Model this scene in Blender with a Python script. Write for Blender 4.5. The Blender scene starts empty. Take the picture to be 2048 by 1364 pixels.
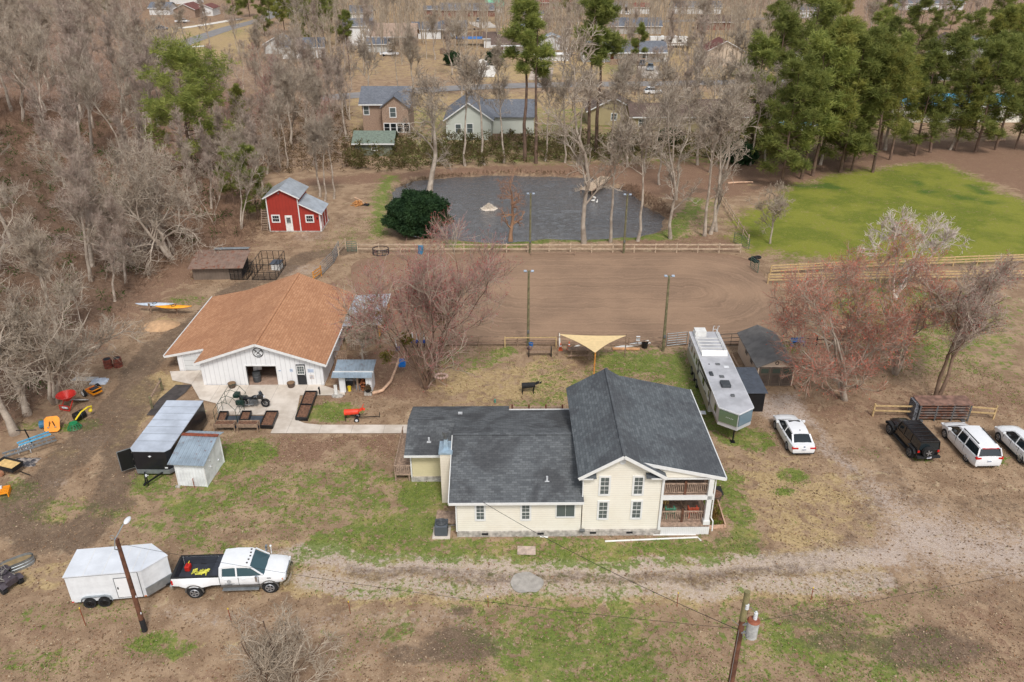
import bpy, math, random
import numpy as np
from mathutils import Vector
R=math.radians
scene=bpy.context.scene
# ---------------------------------------------------------------- camera, sky, sun, exposure
PITCH=27.3; CAMH=34.0; FPX=1593.0
cd=bpy.data.cameras.new('camera'); cam=bpy.data.objects.new('camera',cd); scene.collection.objects.link(cam)
cam.location=(0,0,CAMH); cam.rotation_euler=(R(90-PITCH),0,0)
cd.sensor_fit='HORIZONTAL'; cd.sensor_width=36.0; cd.lens=36.0*FPX/2048; cd.clip_start=0.5; cd.clip_end=5000
scene.camera=cam
SUN_EL,SUN_AZ=52.0,165.0      # azimuth clockwise from +Y (the view direction)
w=bpy.data.worlds.new('World'); scene.world=w; w.use_nodes=True
nt=w.node_tree; bg=nt.nodes['Background']; sky=nt.nodes.new('ShaderNodeTexSky')
sky.sky_type='NISHITA'; sky.sun_disc=False; sky.sun_elevation=R(SUN_EL); sky.sun_rotation=R(SUN_AZ)
sky.air_density=1.0; sky.dust_density=1.5; sky.ozone_density=0.6
hz=nt.nodes.new('ShaderNodeHueSaturation'); hz.inputs['Saturation'].default_value=.32   # thin overcast: the blue is mostly veiled
nt.links.new(sky.outputs[0],hz.inputs['Color']); nt.links.new(hz.outputs[0],bg.inputs[0]); bg.inputs[1].default_value=0.125
sl=bpy.data.lights.new('sun','SUN'); sl.energy=1.75; sl.angle=R(13); sl.color=(1,.955,.9)
so=bpy.data.objects.new('sun',sl); scene.collection.objects.link(so)
dv=Vector((math.sin(R(SUN_AZ))*math.cos(R(SUN_EL)),math.cos(R(SUN_AZ))*math.cos(R(SUN_EL)),math.sin(R(SUN_EL))))
so.rotation_euler=dv.to_track_quat('Z','Y').to_euler()
scene.view_settings.view_transform='Standard'; scene.view_settings.look='None'
scene.view_settings.exposure=0.46; scene.view_settings.gamma=1
# ---------------------------------------------------------------- helpers
_s,_c=math.sin(R(PITCH)),math.cos(R(PITCH))
def G(px,py,z=0.0):
    """photo pixel -> point of the real place at height z"""
    u=(px-1024)/FPX; v=(py-682)/FPX
    dx,dy,dz=u,_c-v*_s,-_s-v*_c
    t=(z-CAMH)/dz
    return (dx*t,dy*t,z)
def GA(pts,z=0.0): return [G(a,b,z)[:2] for a,b in pts]
C=scene.collection
def tag(o,label=None,cat=None,group=None,kind=None):
    if label: o['label']=label
    if cat: o['category']=cat
    if group: o['group']=group
    if kind: o['kind']=kind
    return o
def T(name,label,cat,loc=(0,0,0),rz=0,group=None):
    o=bpy.data.objects.new(name,None); C.objects.link(o); o.location=loc; o.rotation_euler=(0,0,R(rz)); o.empty_display_size=.2
    return tag(o,label,cat,group)
def newobj(name,me,parent=None):
    o=bpy.data.objects.new(name,me); C.objects.link(o)
    if parent: o.parent=parent
    return o
def copytree(o,parent=None):
    c=o.copy(); C.objects.link(c)
    if parent is not None: c.parent=parent
    for ch in o.children: copytree(ch,c)
    return c
def V(*a): return Vector(a)
class MB:
    def __init__(s): s.v=[]; s.f=[]
    def add(s,vs,fs):
        n=len(s.v); s.v+= [tuple(p) for p in vs]; s.f+=[tuple(i+n for i in f) for f in fs]; return s
    def box(s,x0,x1,y0,y1,z0,z1):
        return s.add([(x0,y0,z0),(x1,y0,z0),(x1,y1,z0),(x0,y1,z0),(x0,y0,z1),(x1,y0,z1),(x1,y1,z1),(x0,y1,z1)],
          [(0,3,2,1),(4,5,6,7),(0,1,5,4),(1,2,6,5),(2,3,7,6),(3,0,4,7)])
    def cb(s,x,y,z,sx,sy,sz,rz=0):   # centred in x,y; from z up; turned by rz degrees
        a=R(rz); ca,sa=math.cos(a),math.sin(a); P=[]
        for zz in (z,z+sz):
            for ux,uy in ((-1,-1),(1,-1),(1,1),(-1,1)):
                lx,ly=ux*sx/2,uy*sy/2; P.append((x+lx*ca-ly*sa,y+lx*sa+ly*ca,zz))
        return s.add(P,[(0,3,2,1),(4,5,6,7),(0,1,5,4),(1,2,6,5),(2,3,7,6),(3,0,4,7)])
    def beam(s,a,b,w,h=None,up=(0,0,1)):
        h=h or w; a=Vector(a); b=Vector(b); d=(b-a).normalized(); u=Vector(up)
        if abs(d.dot(u))>.98: u=Vector((0,1,0))
        r=d.cross(u).normalized(); u=r.cross(d)
        P=[p+r*(i*w/2)+u*(j*h/2) for p in (a,b) for i,j in ((-1,-1),(1,-1),(1,1),(-1,1))]
        return s.add(P,[(0,1,2,3),(4,7,6,5),(0,4,5,1),(1,5,6,2),(2,6,7,3),(3,7,4,0)])
    def cyl(s,a,b,r0,r1=None,n=12,cap=True):
        r1=r0 if r1 is None else r1; a=Vector(a); b=Vector(b); d=(b-a).normalized()
        u=d.orthogonal().normalized(); w=d.cross(u)
        P=[];F=[]
        for p,r in ((a,r0),(b,r1)):
            for k in range(n):
                t=2*math.pi*k/n; P.append(p+u*(r*math.cos(t))+w*(r*math.sin(t)))
        for k in range(n): F.append((k,(k+1)%n,n+(k+1)%n,n+k))
        if cap: F+= [tuple(range(n-1,-1,-1)),tuple(range(n,2*n))]
        return s.add(P,F)
    def tube(s,pts,r,n=6,r1=None):
        pts=[Vector(p) for p in pts]; P=[];F=[];m=len(pts); u=None
        for i,p in enumerate(pts):
            d=(pts[min(i+1,m-1)]-pts[max(i-1,0)]).normalized()
            u=d.orthogonal().normalized() if u is None else (u-d*u.dot(d)).normalized()
            w=d.cross(u); rr=r if r1 is None else r+(r1-r)*i/(m-1)
            for k in range(n):
                t=2*math.pi*k/n; P.append(p+u*(rr*math.cos(t))+w*(rr*math.sin(t)))
        for i in range(m-1):
            for k in range(n): F.append((i*n+k,i*n+(k+1)%n,(i+1)*n+(k+1)%n,(i+1)*n+k))
        F+=[tuple(range(n-1,-1,-1)),tuple(range((m-1)*n,m*n))]
        return s.add(P,F)
    def torus(s,c,R_,r,axis='z',n=20,m=6,sq=1.0):
        P=[];F=[]
        for i in range(n):
            a=2*math.pi*i/n
            for j in range(m):
                b=2*math.pi*j/m; rr=R_+r*math.cos(b); q=(rr*math.cos(a),rr*math.sin(a)*sq,r*math.sin(b))
                if axis=='y': q=(q[0],q[2],q[1])
                if axis=='x': q=(q[2],q[0],q[1])
                P.append((c[0]+q[0],c[1]+q[1],c[2]+q[2]))
        for i in range(n):
            for j in range(m): F.append((i*m+j,((i+1)%n)*m+j,((i+1)%n)*m+(j+1)%m,i*m+(j+1)%m))
        return s.add(P,F)
    def ball(s,c,rx,ry=None,rz=None,nu=12,nv=8,zmin=-1):
        ry=ry or rx; rz=rz or rx; P=[];F=[]
        for j in range(nv+1):
            t=math.pi*j/nv; zz=math.cos(t); q=math.sin(t)
            if zz<zmin: zz=zmin
            for i in range(nu):
                a=2*math.pi*i/nu; P.append((c[0]+rx*q*math.cos(a),c[1]+ry*q*math.sin(a),c[2]+rz*zz))
        for j in range(nv):
            for i in range(nu): F.append((j*nu+i,(j+1)*nu+i,(j+1)*nu+(i+1)%nu,j*nu+(i+1)%nu))
        return s.add(P,F)
    def prism(s,poly,d):   # 3-D polygon pushed along vector d
        n=len(poly); P=[Vector(p) for p in poly]; d=Vector(d)
        return s.add(P+[p+d for p in P],[tuple(range(n)),tuple(range(2*n-1,n-1,-1))]+[(k,n+k,n+(k+1)%n,(k+1)%n) for k in range(n)])
    def slab(s,quad,t):    # sloping sheet of thickness t (down)
        return s.prism(quad,(0,0,-t))
    def loft(s,rings,caps=True,closed=True):
        n=len(rings[0]); P=[p for r in rings for p in r]; F=[]
        for i in range(len(rings)-1):
            for k in range(n if closed else n-1): F.append((i*n+k,i*n+(k+1)%n,(i+1)*n+(k+1)%n,(i+1)*n+k))
        if caps: F+=[tuple(range(n-1,-1,-1)),tuple(range((len(rings)-1)*n,len(rings)*n))]
        return s.add(P,F)
    def face(s,pts): return s.add(pts,[tuple(range(len(pts)))])
    def move(s,dx,dy,dz): s.v=[(a+dx,b+dy,c+dz) for a,b,c in s.v]; return s
    def turn(s,rx=0,ry=0,rz=0):
        from mathutils import Euler
        M=Euler((R(rx),R(ry),R(rz))).to_matrix(); s.v=[tuple(M@Vector(p)) for p in s.v]; return s
    def build(s,name,m,parent=None,label=None,smooth=False,bevel=0):
        me=bpy.data.meshes.new(name); me.from_pydata(s.v,[],s.f)
        import bmesh
        b=bmesh.new(); b.from_mesh(me); bmesh.ops.recalc_face_normals(b,faces=b.faces)
        if bevel: bmesh.ops.bevel(b,geom=b.edges[:],offset=bevel,segments=2,profile=.5,affect='EDGES',clamp_overlap=True)
        b.to_mesh(me); b.free()
        if m: me.materials.append(m)
        if smooth:
            me.polygons.foreach_set('use_smooth',[True]*len(me.polygons)); me.set_sharp_from_angle(angle=R(smooth if smooth>1 else 40))
        o=newobj(name,me,parent)
        if label: o['label']=label
        return o
# ---------------------------------------------------------------- materials
MAT={}
def lin(c):
    return tuple((x/255/12.92 if x/255<=.04045 else ((x/255+.055)/1.055)**2.4) for x in c)
class NT:
    def __init__(s,name):
        s.m=bpy.data.materials.new(name); s.m.use_nodes=True; s.t=s.m.node_tree; s.b=s.t.nodes['Principled BSDF']; s.o=s.t.nodes['Material Output']
    def n(s,ty,**k):
        x=s.t.nodes.new('ShaderNode'+ty)
        for a,b in k.items():
            if a.startswith('i_'):
                key=a[2:]; x.inputs[int(key) if key.isdigit() else key.replace('_',' ')].default_value=b
            else: setattr(x,a,b)
        return x
    def l(s,a,b): s.t.links.new(a,b)
    def math(s,op,a,b=None,c=None):
        x=s.n('Math',operation=op)
        for i,q in enumerate((a,b,c)):
            if q is None: continue
            if isinstance(q,(int,float)): x.inputs[i].default_value=q
            else: s.l(q,x.inputs[i])
        return x.outputs[0]
    def mix(s,f,a,b,bt='MIX'):
        x=s.n('Mix',data_type='RGBA',blend_type=bt)
        for i,q in ((0,f),(6,a),(7,b)):
            if isinstance(q,(int,float)): x.inputs[i].default_value=q
            elif isinstance(q,tuple): x.inputs[i].default_value=(*q[:3],1)
            else: s.l(q,x.inputs[i])
        return x.outputs[2]
    def noise(s,vec,scale,detail=4,rough=.55,dist=0):
        x=s.n('TexNoise'); x.inputs['Scale'].default_value=scale; x.inputs['Detail'].default_value=detail; x.inputs['Roughness'].default_value=rough; x.inputs['Distortion'].default_value=dist
        if vec is not None: s.l(vec,x.inputs['Vector'])
        return x.outputs['Fac']
    def step(s,f,a,b):
        x=s.n('MapRange',interpolation_type='SMOOTHSTEP'); x.inputs[1].default_value=a; x.inputs[2].default_value=b
        s.l(f,x.inputs[0]); return x.outputs[0]
    def bump(s,h,st,d=.05):
        x=s.n('Bump'); x.inputs['Strength'].default_value=st; x.inputs['Distance'].default_value=d; s.l(h,x.inputs['Height']); s.l(x.outputs[0],s.b.inputs['Normal'])
def M(name,c,rough=.7,metal=0,var=.12,scale=3.0,fine=.06,spec=None,c2=None,rnd=0,coat=0,bump=0):
    """general surface: base colour with soft large and fine variation"""
    if name in MAT: return MAT[name]
    c=lin(c); k=NT(name); tc=k.n('TexCoord').outputs['Object']
    a=k.noise(tc,scale); b=k.noise(tc,scale*14,3)
    d=tuple(x*(1-var*2) for x in c) if c2 is None else lin(c2); l_=tuple(min(1,x*(1+var)) for x in c)
    col=k.mix(k.step(a,.3,.7),d,l_) if c2 is None else k.mix(k.step(a,.38,.62),l_,d)
    col=k.mix(fine*3,col,k.mix(b,(0,0,0),(1,1,1)),'SOFT_LIGHT')
    if rnd:
        oi=k.n('ObjectInfo').outputs['Random']; hs=k.n('HueSaturation'); k.l(col,hs.inputs['Color'])
        k.l(k.math('MULTIPLY_ADD',oi,rnd*2,1-rnd),hs.inputs['Value']); col=hs.outputs[0]
    k.l(col,k.b.inputs['Base Color']); k.b.inputs['Roughness'].default_value=rough; k.b.inputs['Metallic'].default_value=metal
    if spec is not None: k.b.inputs['Specular IOR Level'].default_value=spec
    if coat: k.b.inputs['Coat Weight'].default_value=coat; k.b.inputs['Coat Roughness'].default_value=.08
    if bump: k.bump(b,bump,.02)
    MAT[name]=k.m; return k.m
def shingle(name,ca,cb,cc,axis='x',row=.14,stain=.5):
    k=NT(name); tc=k.n('TexCoord').outputs['Object']; mp=k.n('Mapping'); k.l(tc,mp.inputs[0])
    if axis=='y': mp.inputs['Rotation'].default_value=(0,0,R(90))
    br=k.n('TexBrick'); k.l(mp.outputs[0],br.inputs['Vector']); br.inputs['Scale'].default_value=1
    br.inputs['Brick Width'].default_value=row*2.1; br.inputs['Row Height'].default_value=row; br.inputs['Mortar Size'].default_value=.012; br.inputs['Bias'].default_value=0
    br.inputs['Color1'].default_value=(*lin(ca),1); br.inputs['Color2'].default_value=(*lin(cb),1); br.inputs['Mortar'].default_value=(*[x*.55 for x in lin(ca)],1)
    st=k.noise(tc,.33,5,.62,.5); f=k.math('MULTIPLY',k.step(st,.44,.6),stain)
    col=k.mix(f,br.outputs[0],lin(cc)); fn=k.noise(tc,9,4,.7)
    col=k.mix(.55,col,k.mix(fn,(.1,.1,.1),(.9,.9,.9)),'SOFT_LIGHT')
    k.l(col,k.b.inputs['Base Color']); k.b.inputs['Roughness'].default_value=.93; k.b.inputs['Specular IOR Level'].default_value=.25
    k.bump(br.outputs['Fac'],.5,-.03); MAT[name]=k.m; return k.m
def siding(name,c,axis='z',pitch=.13,rough=.6,depth=.02,dirt=.12,dark=None):
    """boards or ribs: sawtooth relief across one object axis, light weathering"""
    k=NT(name); tc=k.n('TexCoord').outputs['Object']; sp=k.n('SeparateXYZ'); k.l(tc,sp.inputs[0])
    ax={'x':0,'y':1,'z':2}[axis]; fr=k.math('FRACT',k.math('DIVIDE',sp.outputs[ax],pitch))
    c=lin(c); n1=k.noise(tc,.9,5,.6); n2=k.noise(tc,7,3)
    col=k.mix(k.math('MULTIPLY',k.step(n1,.4,.75),dirt*2),c,lin(dark) if dark else tuple(x*.55 for x in c))
    joint_shade=k.math('LESS_THAN',fr,.1); col=k.mix(k.math('MULTIPLY',joint_shade,.5),col,tuple(x*.45 for x in c))  # dark line at each board joint, lap shade put into the colour
    col=k.mix(.12,col,k.mix(n2,(0,0,0),(1,1,1)),'SOFT_LIGHT')
    k.l(col,k.b.inputs['Base Color']); k.b.inputs['Roughness'].default_value=rough; k.bump(fr,.6,depth); MAT[name]=k.m; return k.m
def ribmetal(name,c,axis='x',pitch=.25,rust=0,rough=.4,metal=.5):
    k=NT(name); tc=k.n('TexCoord').outputs['Object']; sp=k.n('SeparateXYZ'); k.l(tc,sp.inputs[0])
    ax={'x':0,'y':1}[axis]; fr=k.math('PINGPONG',sp.outputs[ax],pitch/2); rib=k.step(fr,pitch*.32,pitch*.5)
    c=lin(c); n1=k.noise(tc,1.2,5,.6)
    col=k.mix(k.step(n1,.35,.7),c,tuple(x*.72 for x in c)); col=k.mix(k.math('MULTIPLY',rib,.3),col,tuple(min(1,x*1.25) for x in c))
    if rust:
        n3=k.noise(tc,2.3,6,.7); f=k.math('MULTIPLY',k.step(n3,.62-rust*.3,.75-rust*.25),.85); col=k.mix(f,col,lin((128,72,48)))
    k.l(col,k.b.inputs['Base Color']); k.b.inputs['Roughness'].default_value=rough; k.b.inputs['Metallic'].default_value=metal; k.bump(rib,.7,.03); MAT[name]=k.m; return k.m
def glass(name='glass',c=(28,34,38),rough=.08):
    if name in MAT: return MAT[name]
    k=NT(name); k.b.inputs['Base Color'].default_value=(*lin(c),1); k.b.inputs['Roughness'].default_value=rough; k.b.inputs['Specular IOR Level'].default_value=.7
    MAT[name]=k.m; return k.m
white=M('white_paint',(225,224,220),.5,var=.05,fine=.03)
trim=M('white_trim',(222,222,220),.45,var=.03,fine=.02)
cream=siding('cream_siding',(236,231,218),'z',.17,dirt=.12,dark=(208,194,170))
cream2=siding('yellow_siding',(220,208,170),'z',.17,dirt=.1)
block=M('foundation_block',(176,170,162),.9,var=.2,scale=4,fine=.15)
roofA=shingle('charcoal_shingle',(108,111,113),(84,87,90),(60,60,62),'x',.17,.6)
roofB=shingle('charcoal_shingle_turned',(106,111,114),(84,89,93),(66,66,70),'y',.17,.5)
roofO=shingle('orange_shingle',(190,142,108),(172,124,92),(150,106,80),'y',.2,.35)
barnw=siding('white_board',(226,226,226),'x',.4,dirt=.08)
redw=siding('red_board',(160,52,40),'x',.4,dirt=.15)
tin=ribmetal('tin_roof',(176,184,190),'x',.3)
tiny=ribmetal('tin_roof_turned',(196,202,208),'y',.3)
tinb=ribmetal('blue_tin_roof',(176,192,204),'x',.28,rust=.18)
tinw=ribmetal('silver_tin_wall',(238,241,242),'x',.22,rough=.5,metal=.05)
rustroof=ribmetal('rusty_tin',(142,118,104),'x',.3,rust=.35,metal=.15,rough=.7)
GL=glass(); GLL=glass('window_glass',(86,94,94),.15)
wood=M('weathered_wood',(150,126,106),.85,var=.18,scale=5,fine=.12)
woodd=M('deck_wood',(166,142,124),.85,var=.2,scale=6,fine=.12)
woodn=M('new_wood',(196,168,122),.75,var=.12,scale=5)
woodf=M('fence_wood',(188,166,142),.85,var=.14,scale=4,fine=.1)
woodo=M('orange_wood',(205,140,62),.7,var=.12,scale=5)
polew=M('pole_wood',(112,92,70),.9,var=.2,scale=3,fine=.15)
polegreen=M('treated_pole',(118,112,82),.9,var=.2,scale=3,fine=.15)
poler=M('creosote_pole',(104,68,50),.85,var=.25,scale=2,fine=.15)
black=M('black_paint',(24,25,28),.4,var=.1)
blackm=M('black_matte',(34,34,36),.85,var=.15)
rubber=M('rubber',(32,32,33),.9,var=.15)
rim=M('wheel_rim',(170,172,176),.35,.6,var=.05)
chrome=M('chrome',(200,203,206),.18,.9,var=.03)
steel=M('galvanised_steel',(158,164,168),.42,.6,var=.1)
greym=M('grey_metal',(112,114,116),.5,.4,var=.12)
carw=M('white_car_paint',(232,234,236),.3,var=.02,fine=.01,coat=.6)
cars=M('silver_car_paint',(170,178,186),.3,.3,var=.02,fine=.01,coat=.6)
carb=M('black_car_paint',(14,14,16),.25,var=.02,fine=.01,coat=.8)
red=M('red_paint',(196,44,34),.45,var=.08)
redl=M('red_lamp',(190,28,24),.25,var=.02)
amber=M('amber_lamp',(220,120,40),.25,var=.02)
blue=M('blue_plastic',(30,110,185),.45,var=.06)
orange=M('orange_plastic',(236,146,22),.5,var=.06)
yellow=M('yellow_plastic',(232,205,50),.5,var=.06)
green=M('green_plastic',(24,128,78),.5,var=.08)
concrete=M('concrete',(205,194,182),.9,var=.09,scale=.6,fine=.12,bump=.1)
soilm=M('bed_soil',(120,86,66),.95,var=.25,scale=6,fine=.25,bump=.5)
sand=M('sand',(190,154,118),.95,var=.1,scale=3,fine=.15,bump=.3)
asphalt=M('asphalt',(134,130,128),.9,var=.08,scale=.3,fine=.1)
pale=M('pale_lamp',(220,222,225),.3,var=.02)
# ================================================================ ground
def vnoise(x,y,scale,seed=0,octv=3):
    rg=np.random.RandomState(seed); tab=rg.rand(256,256); out=0; amp=1; tot=0
    for o in range(octv):
        u=x*scale*(2**o)+17.3*o+500; v=y*scale*(2**o)+9.1*o+500
        i=np.floor(u).astype(int); j=np.floor(v).astype(int); fu=u-i; fv=v-j; fu=fu*fu*(3-2*fu); fv=fv*fv*(3-2*fv)
        a=tab[i%256,j%256]; b=tab[(i+1)%256,j%256]; c=tab[i%256,(j+1)%256]; d=tab[(i+1)%256,(j+1)%256]
        out=out+amp*((a*(1-fu)+b*fu)*(1-fv)+(c*(1-fu)+d*fu)*fv); tot+=amp; amp*=.5
    return out/tot
def segdist(X,Y,P,closed=False):
    d=np.full(X.shape,1e9); n=len(P)
    for k in range(n if closed else n-1):
        ax,ay=P[k]; bx,by=P[(k+1)%n]; dx,dy=bx-ax,by-ay; L=dx*dx+dy*dy+1e-9
        t=np.clip(((X-ax)*dx+(Y-ay)*dy)/L,0,1); d=np.minimum(d,np.hypot(X-ax-t*dx,Y-ay-t*dy))
    return d
def inside(X,Y,P):
    r=np.zeros(X.shape,bool); n=len(P)
    for k in range(n):
        ax,ay=P[k]; bx,by=P[(k+1)%n]
        if ay==by: continue
        cnd=((ay>Y)!=(by>Y))&(X<(bx-ax)*(Y-ay)/(by-ay)+ax); r^=cnd
    return r
def axis(dense0,dense1,h,far0,far1,g=1.09):
    m=list(np.arange(dense0,dense1,h)); s=h; x=m[-1]
    while x<far1: s*=g; x+=s; m.append(x)
    s=h; x=m[0]; l=[]
    while x>far0: s*=g; x-=s; l.append(x)
    return np.array(l[::-1]+m)
xs=axis(-36,42,.3,-1500,1500,1.05); ys=axis(26,100,.3,-300,2500,1.03)
X,Y=np.meshgrid(xs,ys); shp=X.shape; Xf,Yf=X.ravel(),Y.ravel()
POND=GA([(783,420),(786,395),(800,372),(830,360),(900,352),(1000,348),(1090,350),(1180,352),(1225,372),(1262,378),(1290,410),(1325,430),(1322,455),(1265,470),(1170,476),(1090,471),(1010,482),(900,474),(840,468),(800,455)])
dp=segdist(Xf,Yf,POND,True); inp=inside(Xf,Yf,POND); sd=np.where(inp,-dp,dp)+ (vnoise(Xf,Yf,.5,5)-.5)*1.2
Z=(vnoise(Xf,Yf,.05,1,3)-.5)*.10
near=(Yf>20)&(Yf<140)
Z=Z-.9*np.clip((1.2-sd)/2.4,0,1)*near+.12*np.exp(-((sd-2.2)/1.2)**2)*near
W={k:np.zeros(Xf.shape) for k in 'gsvrdp'}
jx=(vnoise(Xf,Yf,.35,7)-.5)*5; jy=(vnoise(Xf,Yf,.35,8)-.5)*5
def put(k,m): W[k]=np.maximum(W[k],m)
def poly(k,pts,s=1.0,soft=1.5,jit=1.0):
    P=GA(pts); x=Xf+jx*jit*.5; y=Yf+jy*jit*.5; d=segdist(x,y,P,True); i=inside(x,y,P)
    put(k,s*np.clip(.5+np.where(i,d,-d)/(2*soft),0,1))
def stroke(k,pts,wd,s=1.0,soft=.8,jit=.3):
    P=GA(pts); d=segdist(Xf+jx*jit,Yf+jy*jit,P); put(k,s*np.clip((wd/2+soft-d)/soft,0,1))
def blob(k,px,py,rx,ry,s=1.0,jit=.5):
    x,y,_=G(px,py); d=np.hypot((Xf+jx*jit*.5-x)/rx,(Yf+jy*jit*.5-y)/ry); put(k,s*np.clip((1.25-d)/.6,0,1))
# green grass
poly('g',[(450,870),(525,880),(540,930),(650,940),(700,900),(800,930),(900,960),(905,1080),(820,1100),(640,1080),(480,1040),(330,1100),(270,1030),(330,970)],.62,2)
blob('g',490,910,2.2,2.2,.95);blob('g',300,960,1.6,2.2,.8);blob('g',850,985,2.2,2.4,.98);blob('g',800,1050,4,1.6,.9);blob('g',740,960,2.5,2,.7);blob('g',400,1010,2.6,1.5,.75);blob('g',570,1010,3,1.6,.6)
stroke('g',[(640,1090),(800,1100),(960,1105),(1200,1110),(1400,1100),(1490,1085)],1.9,.78)
stroke('g',[(1450,960),(1470,1020),(1490,1090)],1.6,.85)
poly('g',[(940,1200),(1240,1190),(1320,1260),(1320,1400),(960,1400)],1.0,4); poly('g',[(1480,1235),(1760,1240),(1900,1330),(1800,1400),(1480,1400)],1.0,4)
poly('g',[(680,1250),(840,1230),(820,1300),(700,1300)],.6,1);blob('g',320,1295,2.2,.9,.9);blob('g',150,1230,4,1.2,.45);blob('g',60,1320,3,1,.5);blob('g',820,1180,6,.8,.5);blob('g',1800,1180,4,.8,.4)
stroke('g',[(180,1010),(420,1090),(600,1130)],.8,.6)
poly('g',[(1190,700),(1370,700),(1420,800),(1300,760),(1180,750)],.85,1.2);blob('g',1010,705,1.5,1.4,.8);blob('g',950,720,4,2.5,.5);blob('g',1110,760,2.5,4,.5);blob('g',1060,810,2.5,1,.6)
stroke('g',[(1375,740),(1410,810),(1450,860),(1520,880)],2.2,.85)
blob('g',655,825,3,1.5,.95);blob('g',610,820,1.4,1.2,.5);blob('g',1590,955,1.3,1,.95);blob('g',1568,985,.7,.5,.95);blob('g',1990,920,1.4,1,.7);blob('g',1740,905,1,.6,.4);blob('g',1840,915,1,.8,.7);blob('g',1200,1025,0.1,.1,0)
blob('g',60,850,1.4,.8,.7);blob('g',170,850,1.5,1,.8);blob('g',30,990,1.6,1.4,.75);blob('g',380,600,3,1.4,.5);blob('g',110,1020,3,1.6,.62)
poly('g',[(735,480),(742,400),(765,350),(800,350),(785,400),(780,470)],.85,1.2,.4);stroke('g',[(900,487),(1000,494),(1100,480),(1200,478),(1330,474),(1370,440),(1390,400)],2.0,.85);poly('g',[(1330,480),(1370,400),(1440,390),(1440,430),(1380,480)],.55,1.5)
poly('g',[(640,480),(715,440),(720,480),(660,500)],.4,1.5)
poly('g',[(1640,560),(1900,560),(2048,620),(2048,700),(1900,760),(1700,700)],.65,3);poly('g',[(1960,700),(2048,690),(2048,800),(1990,780)],.6,3);blob('g',1730,620,4,4,.8);blob('g',1560,690,3,2,.6)
# bright pasture
poly('p',[(1445,475),(1470,425),(1550,395),(1570,372),(1700,340),(1790,328),(1880,322),(1945,345),(2000,375),(2100,415),(2300,520),(2300,560),(2048,520),(1750,535),(1560,520),(1500,500)],.8,3.0,1.6)
# back lawns and verges
poly('r',[(-900,-3),(-900,120),(300,120),(560,130),(700,100),(1640,100),(2600,100),(2600,-3)],.5,8);poly('s',[(430,-2),(530,-2),(600,120),(700,160),(1640,150),(1640,30),(1300,-5)],.55,6);poly('s',[(280,60),(520,36),(515,90),(420,170),(300,170)],.9,4)
poly('s',[(690,185),(1640,182),(1640,215),(1500,240),(1000,235),(690,260)],.75,3);poly('s',[(960,165),(1260,160),(1200,110),(960,130)],.9,2);poly('s',[(1280,160),(1620,165),(1620,60),(1350,70)],.8,3)
poly('g',[(780,215),(1640,210),(1640,330),(780,330)],.55,3);poly('g',[(1200,125),(1290,125),(1300,150),(1200,150)],.6,2);poly('g',[(450,60),(500,55),(500,70),(440,75)],.5,2)
# straw
poly('s',[(860,720),(960,740),(1130,700),(1180,760),(1100,815),(900,810),(850,780)],.9,2);poly('s',[(1130,690),(1360,760),(1400,820),(1250,800),(1130,800)],.5,2)
poly('s',[(1460,900),(1560,930),(1720,960),(1760,1040),(1640,1120),(1480,1090),(1440,960)],.8,2.5);poly('s',[(1500,1150),(1720,1150),(1700,1220),(1500,1200)],.35,1.5)
blob('s',315,775,2.0,3.0,1.0);blob('s',270,850,1.0,3,.8);blob('s',330,645,1.2,1.3,1);blob('s',110,1150,3,1.5,.55);blob('s',300,1090,3,1.2,.5);blob('s',560,1090,3,1,.6);blob('s',700,1150,6,1,.5);blob('s',260,1015,1.6,1,.6);blob('s',180,1000,2,1,.4);blob('s',340,1300,4,.8,.4);blob('s',1330,720,1,1,.2)
poly('s',[(560,1080),(900,1110),(1480,1130),(1480,1200),(560,1200)],.35,2);blob('s',130,905,1.2,.8,.6);stroke('s',[(80,1040),(170,1035),(270,1010)],.5,.8)
# gravel
poly('v',[(1640,1110),(1740,1090),(1760,1030),(1690,960),(1760,950),(1840,1010),(1940,1050),(2100,1060),(2300,1100),(2300,1180),(1900,1160),(1800,1145),(1700,1140)],.8,2.5)
poly('v',[(1480,790),(1600,790),(1640,860),(1760,960),(1700,960),(1620,870),(1520,830)],.75,1);blob('v',1560,820,2,2,.8)
stroke('v',[(560,1108),(700,1122),(860,1135),(1000,1142),(1200,1140),(1400,1128),(1560,1124),(1800,1118)],1.3,.8,.8);stroke('v',[(600,1165),(900,1180),(1200,1182),(1500,1172),(1760,1165)],1.1,.72,.8);stroke('s',[(560,1140),(900,1160),(1200,1162),(1500,1150),(1700,1140)],3.6,.9,1.0);stroke('v',[(1050,1168),(1052,1169)],1.5,1.0,.7,.1);stroke('d',[(700,1142),(1000,1160),(1300,1158),(1600,1140)],.8,.7,.5);blob('d',921,1230,.7,.6,.9)
stroke('v',[(330,1230),(480,1250),(640,1245),(900,1240),(1000,1290)],.8,.4);blob('v',600,540,4,2,.5);blob('v',620,470,2.5,3,.45);blob('v',690,440,1.5,4,.3);blob('v',190,880,1.4,1.4,.4);blob('v',120,965,1,.6,.5);blob('v',700,1300,5,1,.3);blob('v',1150,1330,3,.8,.3);blob('v',230,490,8,3,.7);blob('v',100,480,10,3,.7)
blob('v',1000,720,.1,.1,0)
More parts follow.
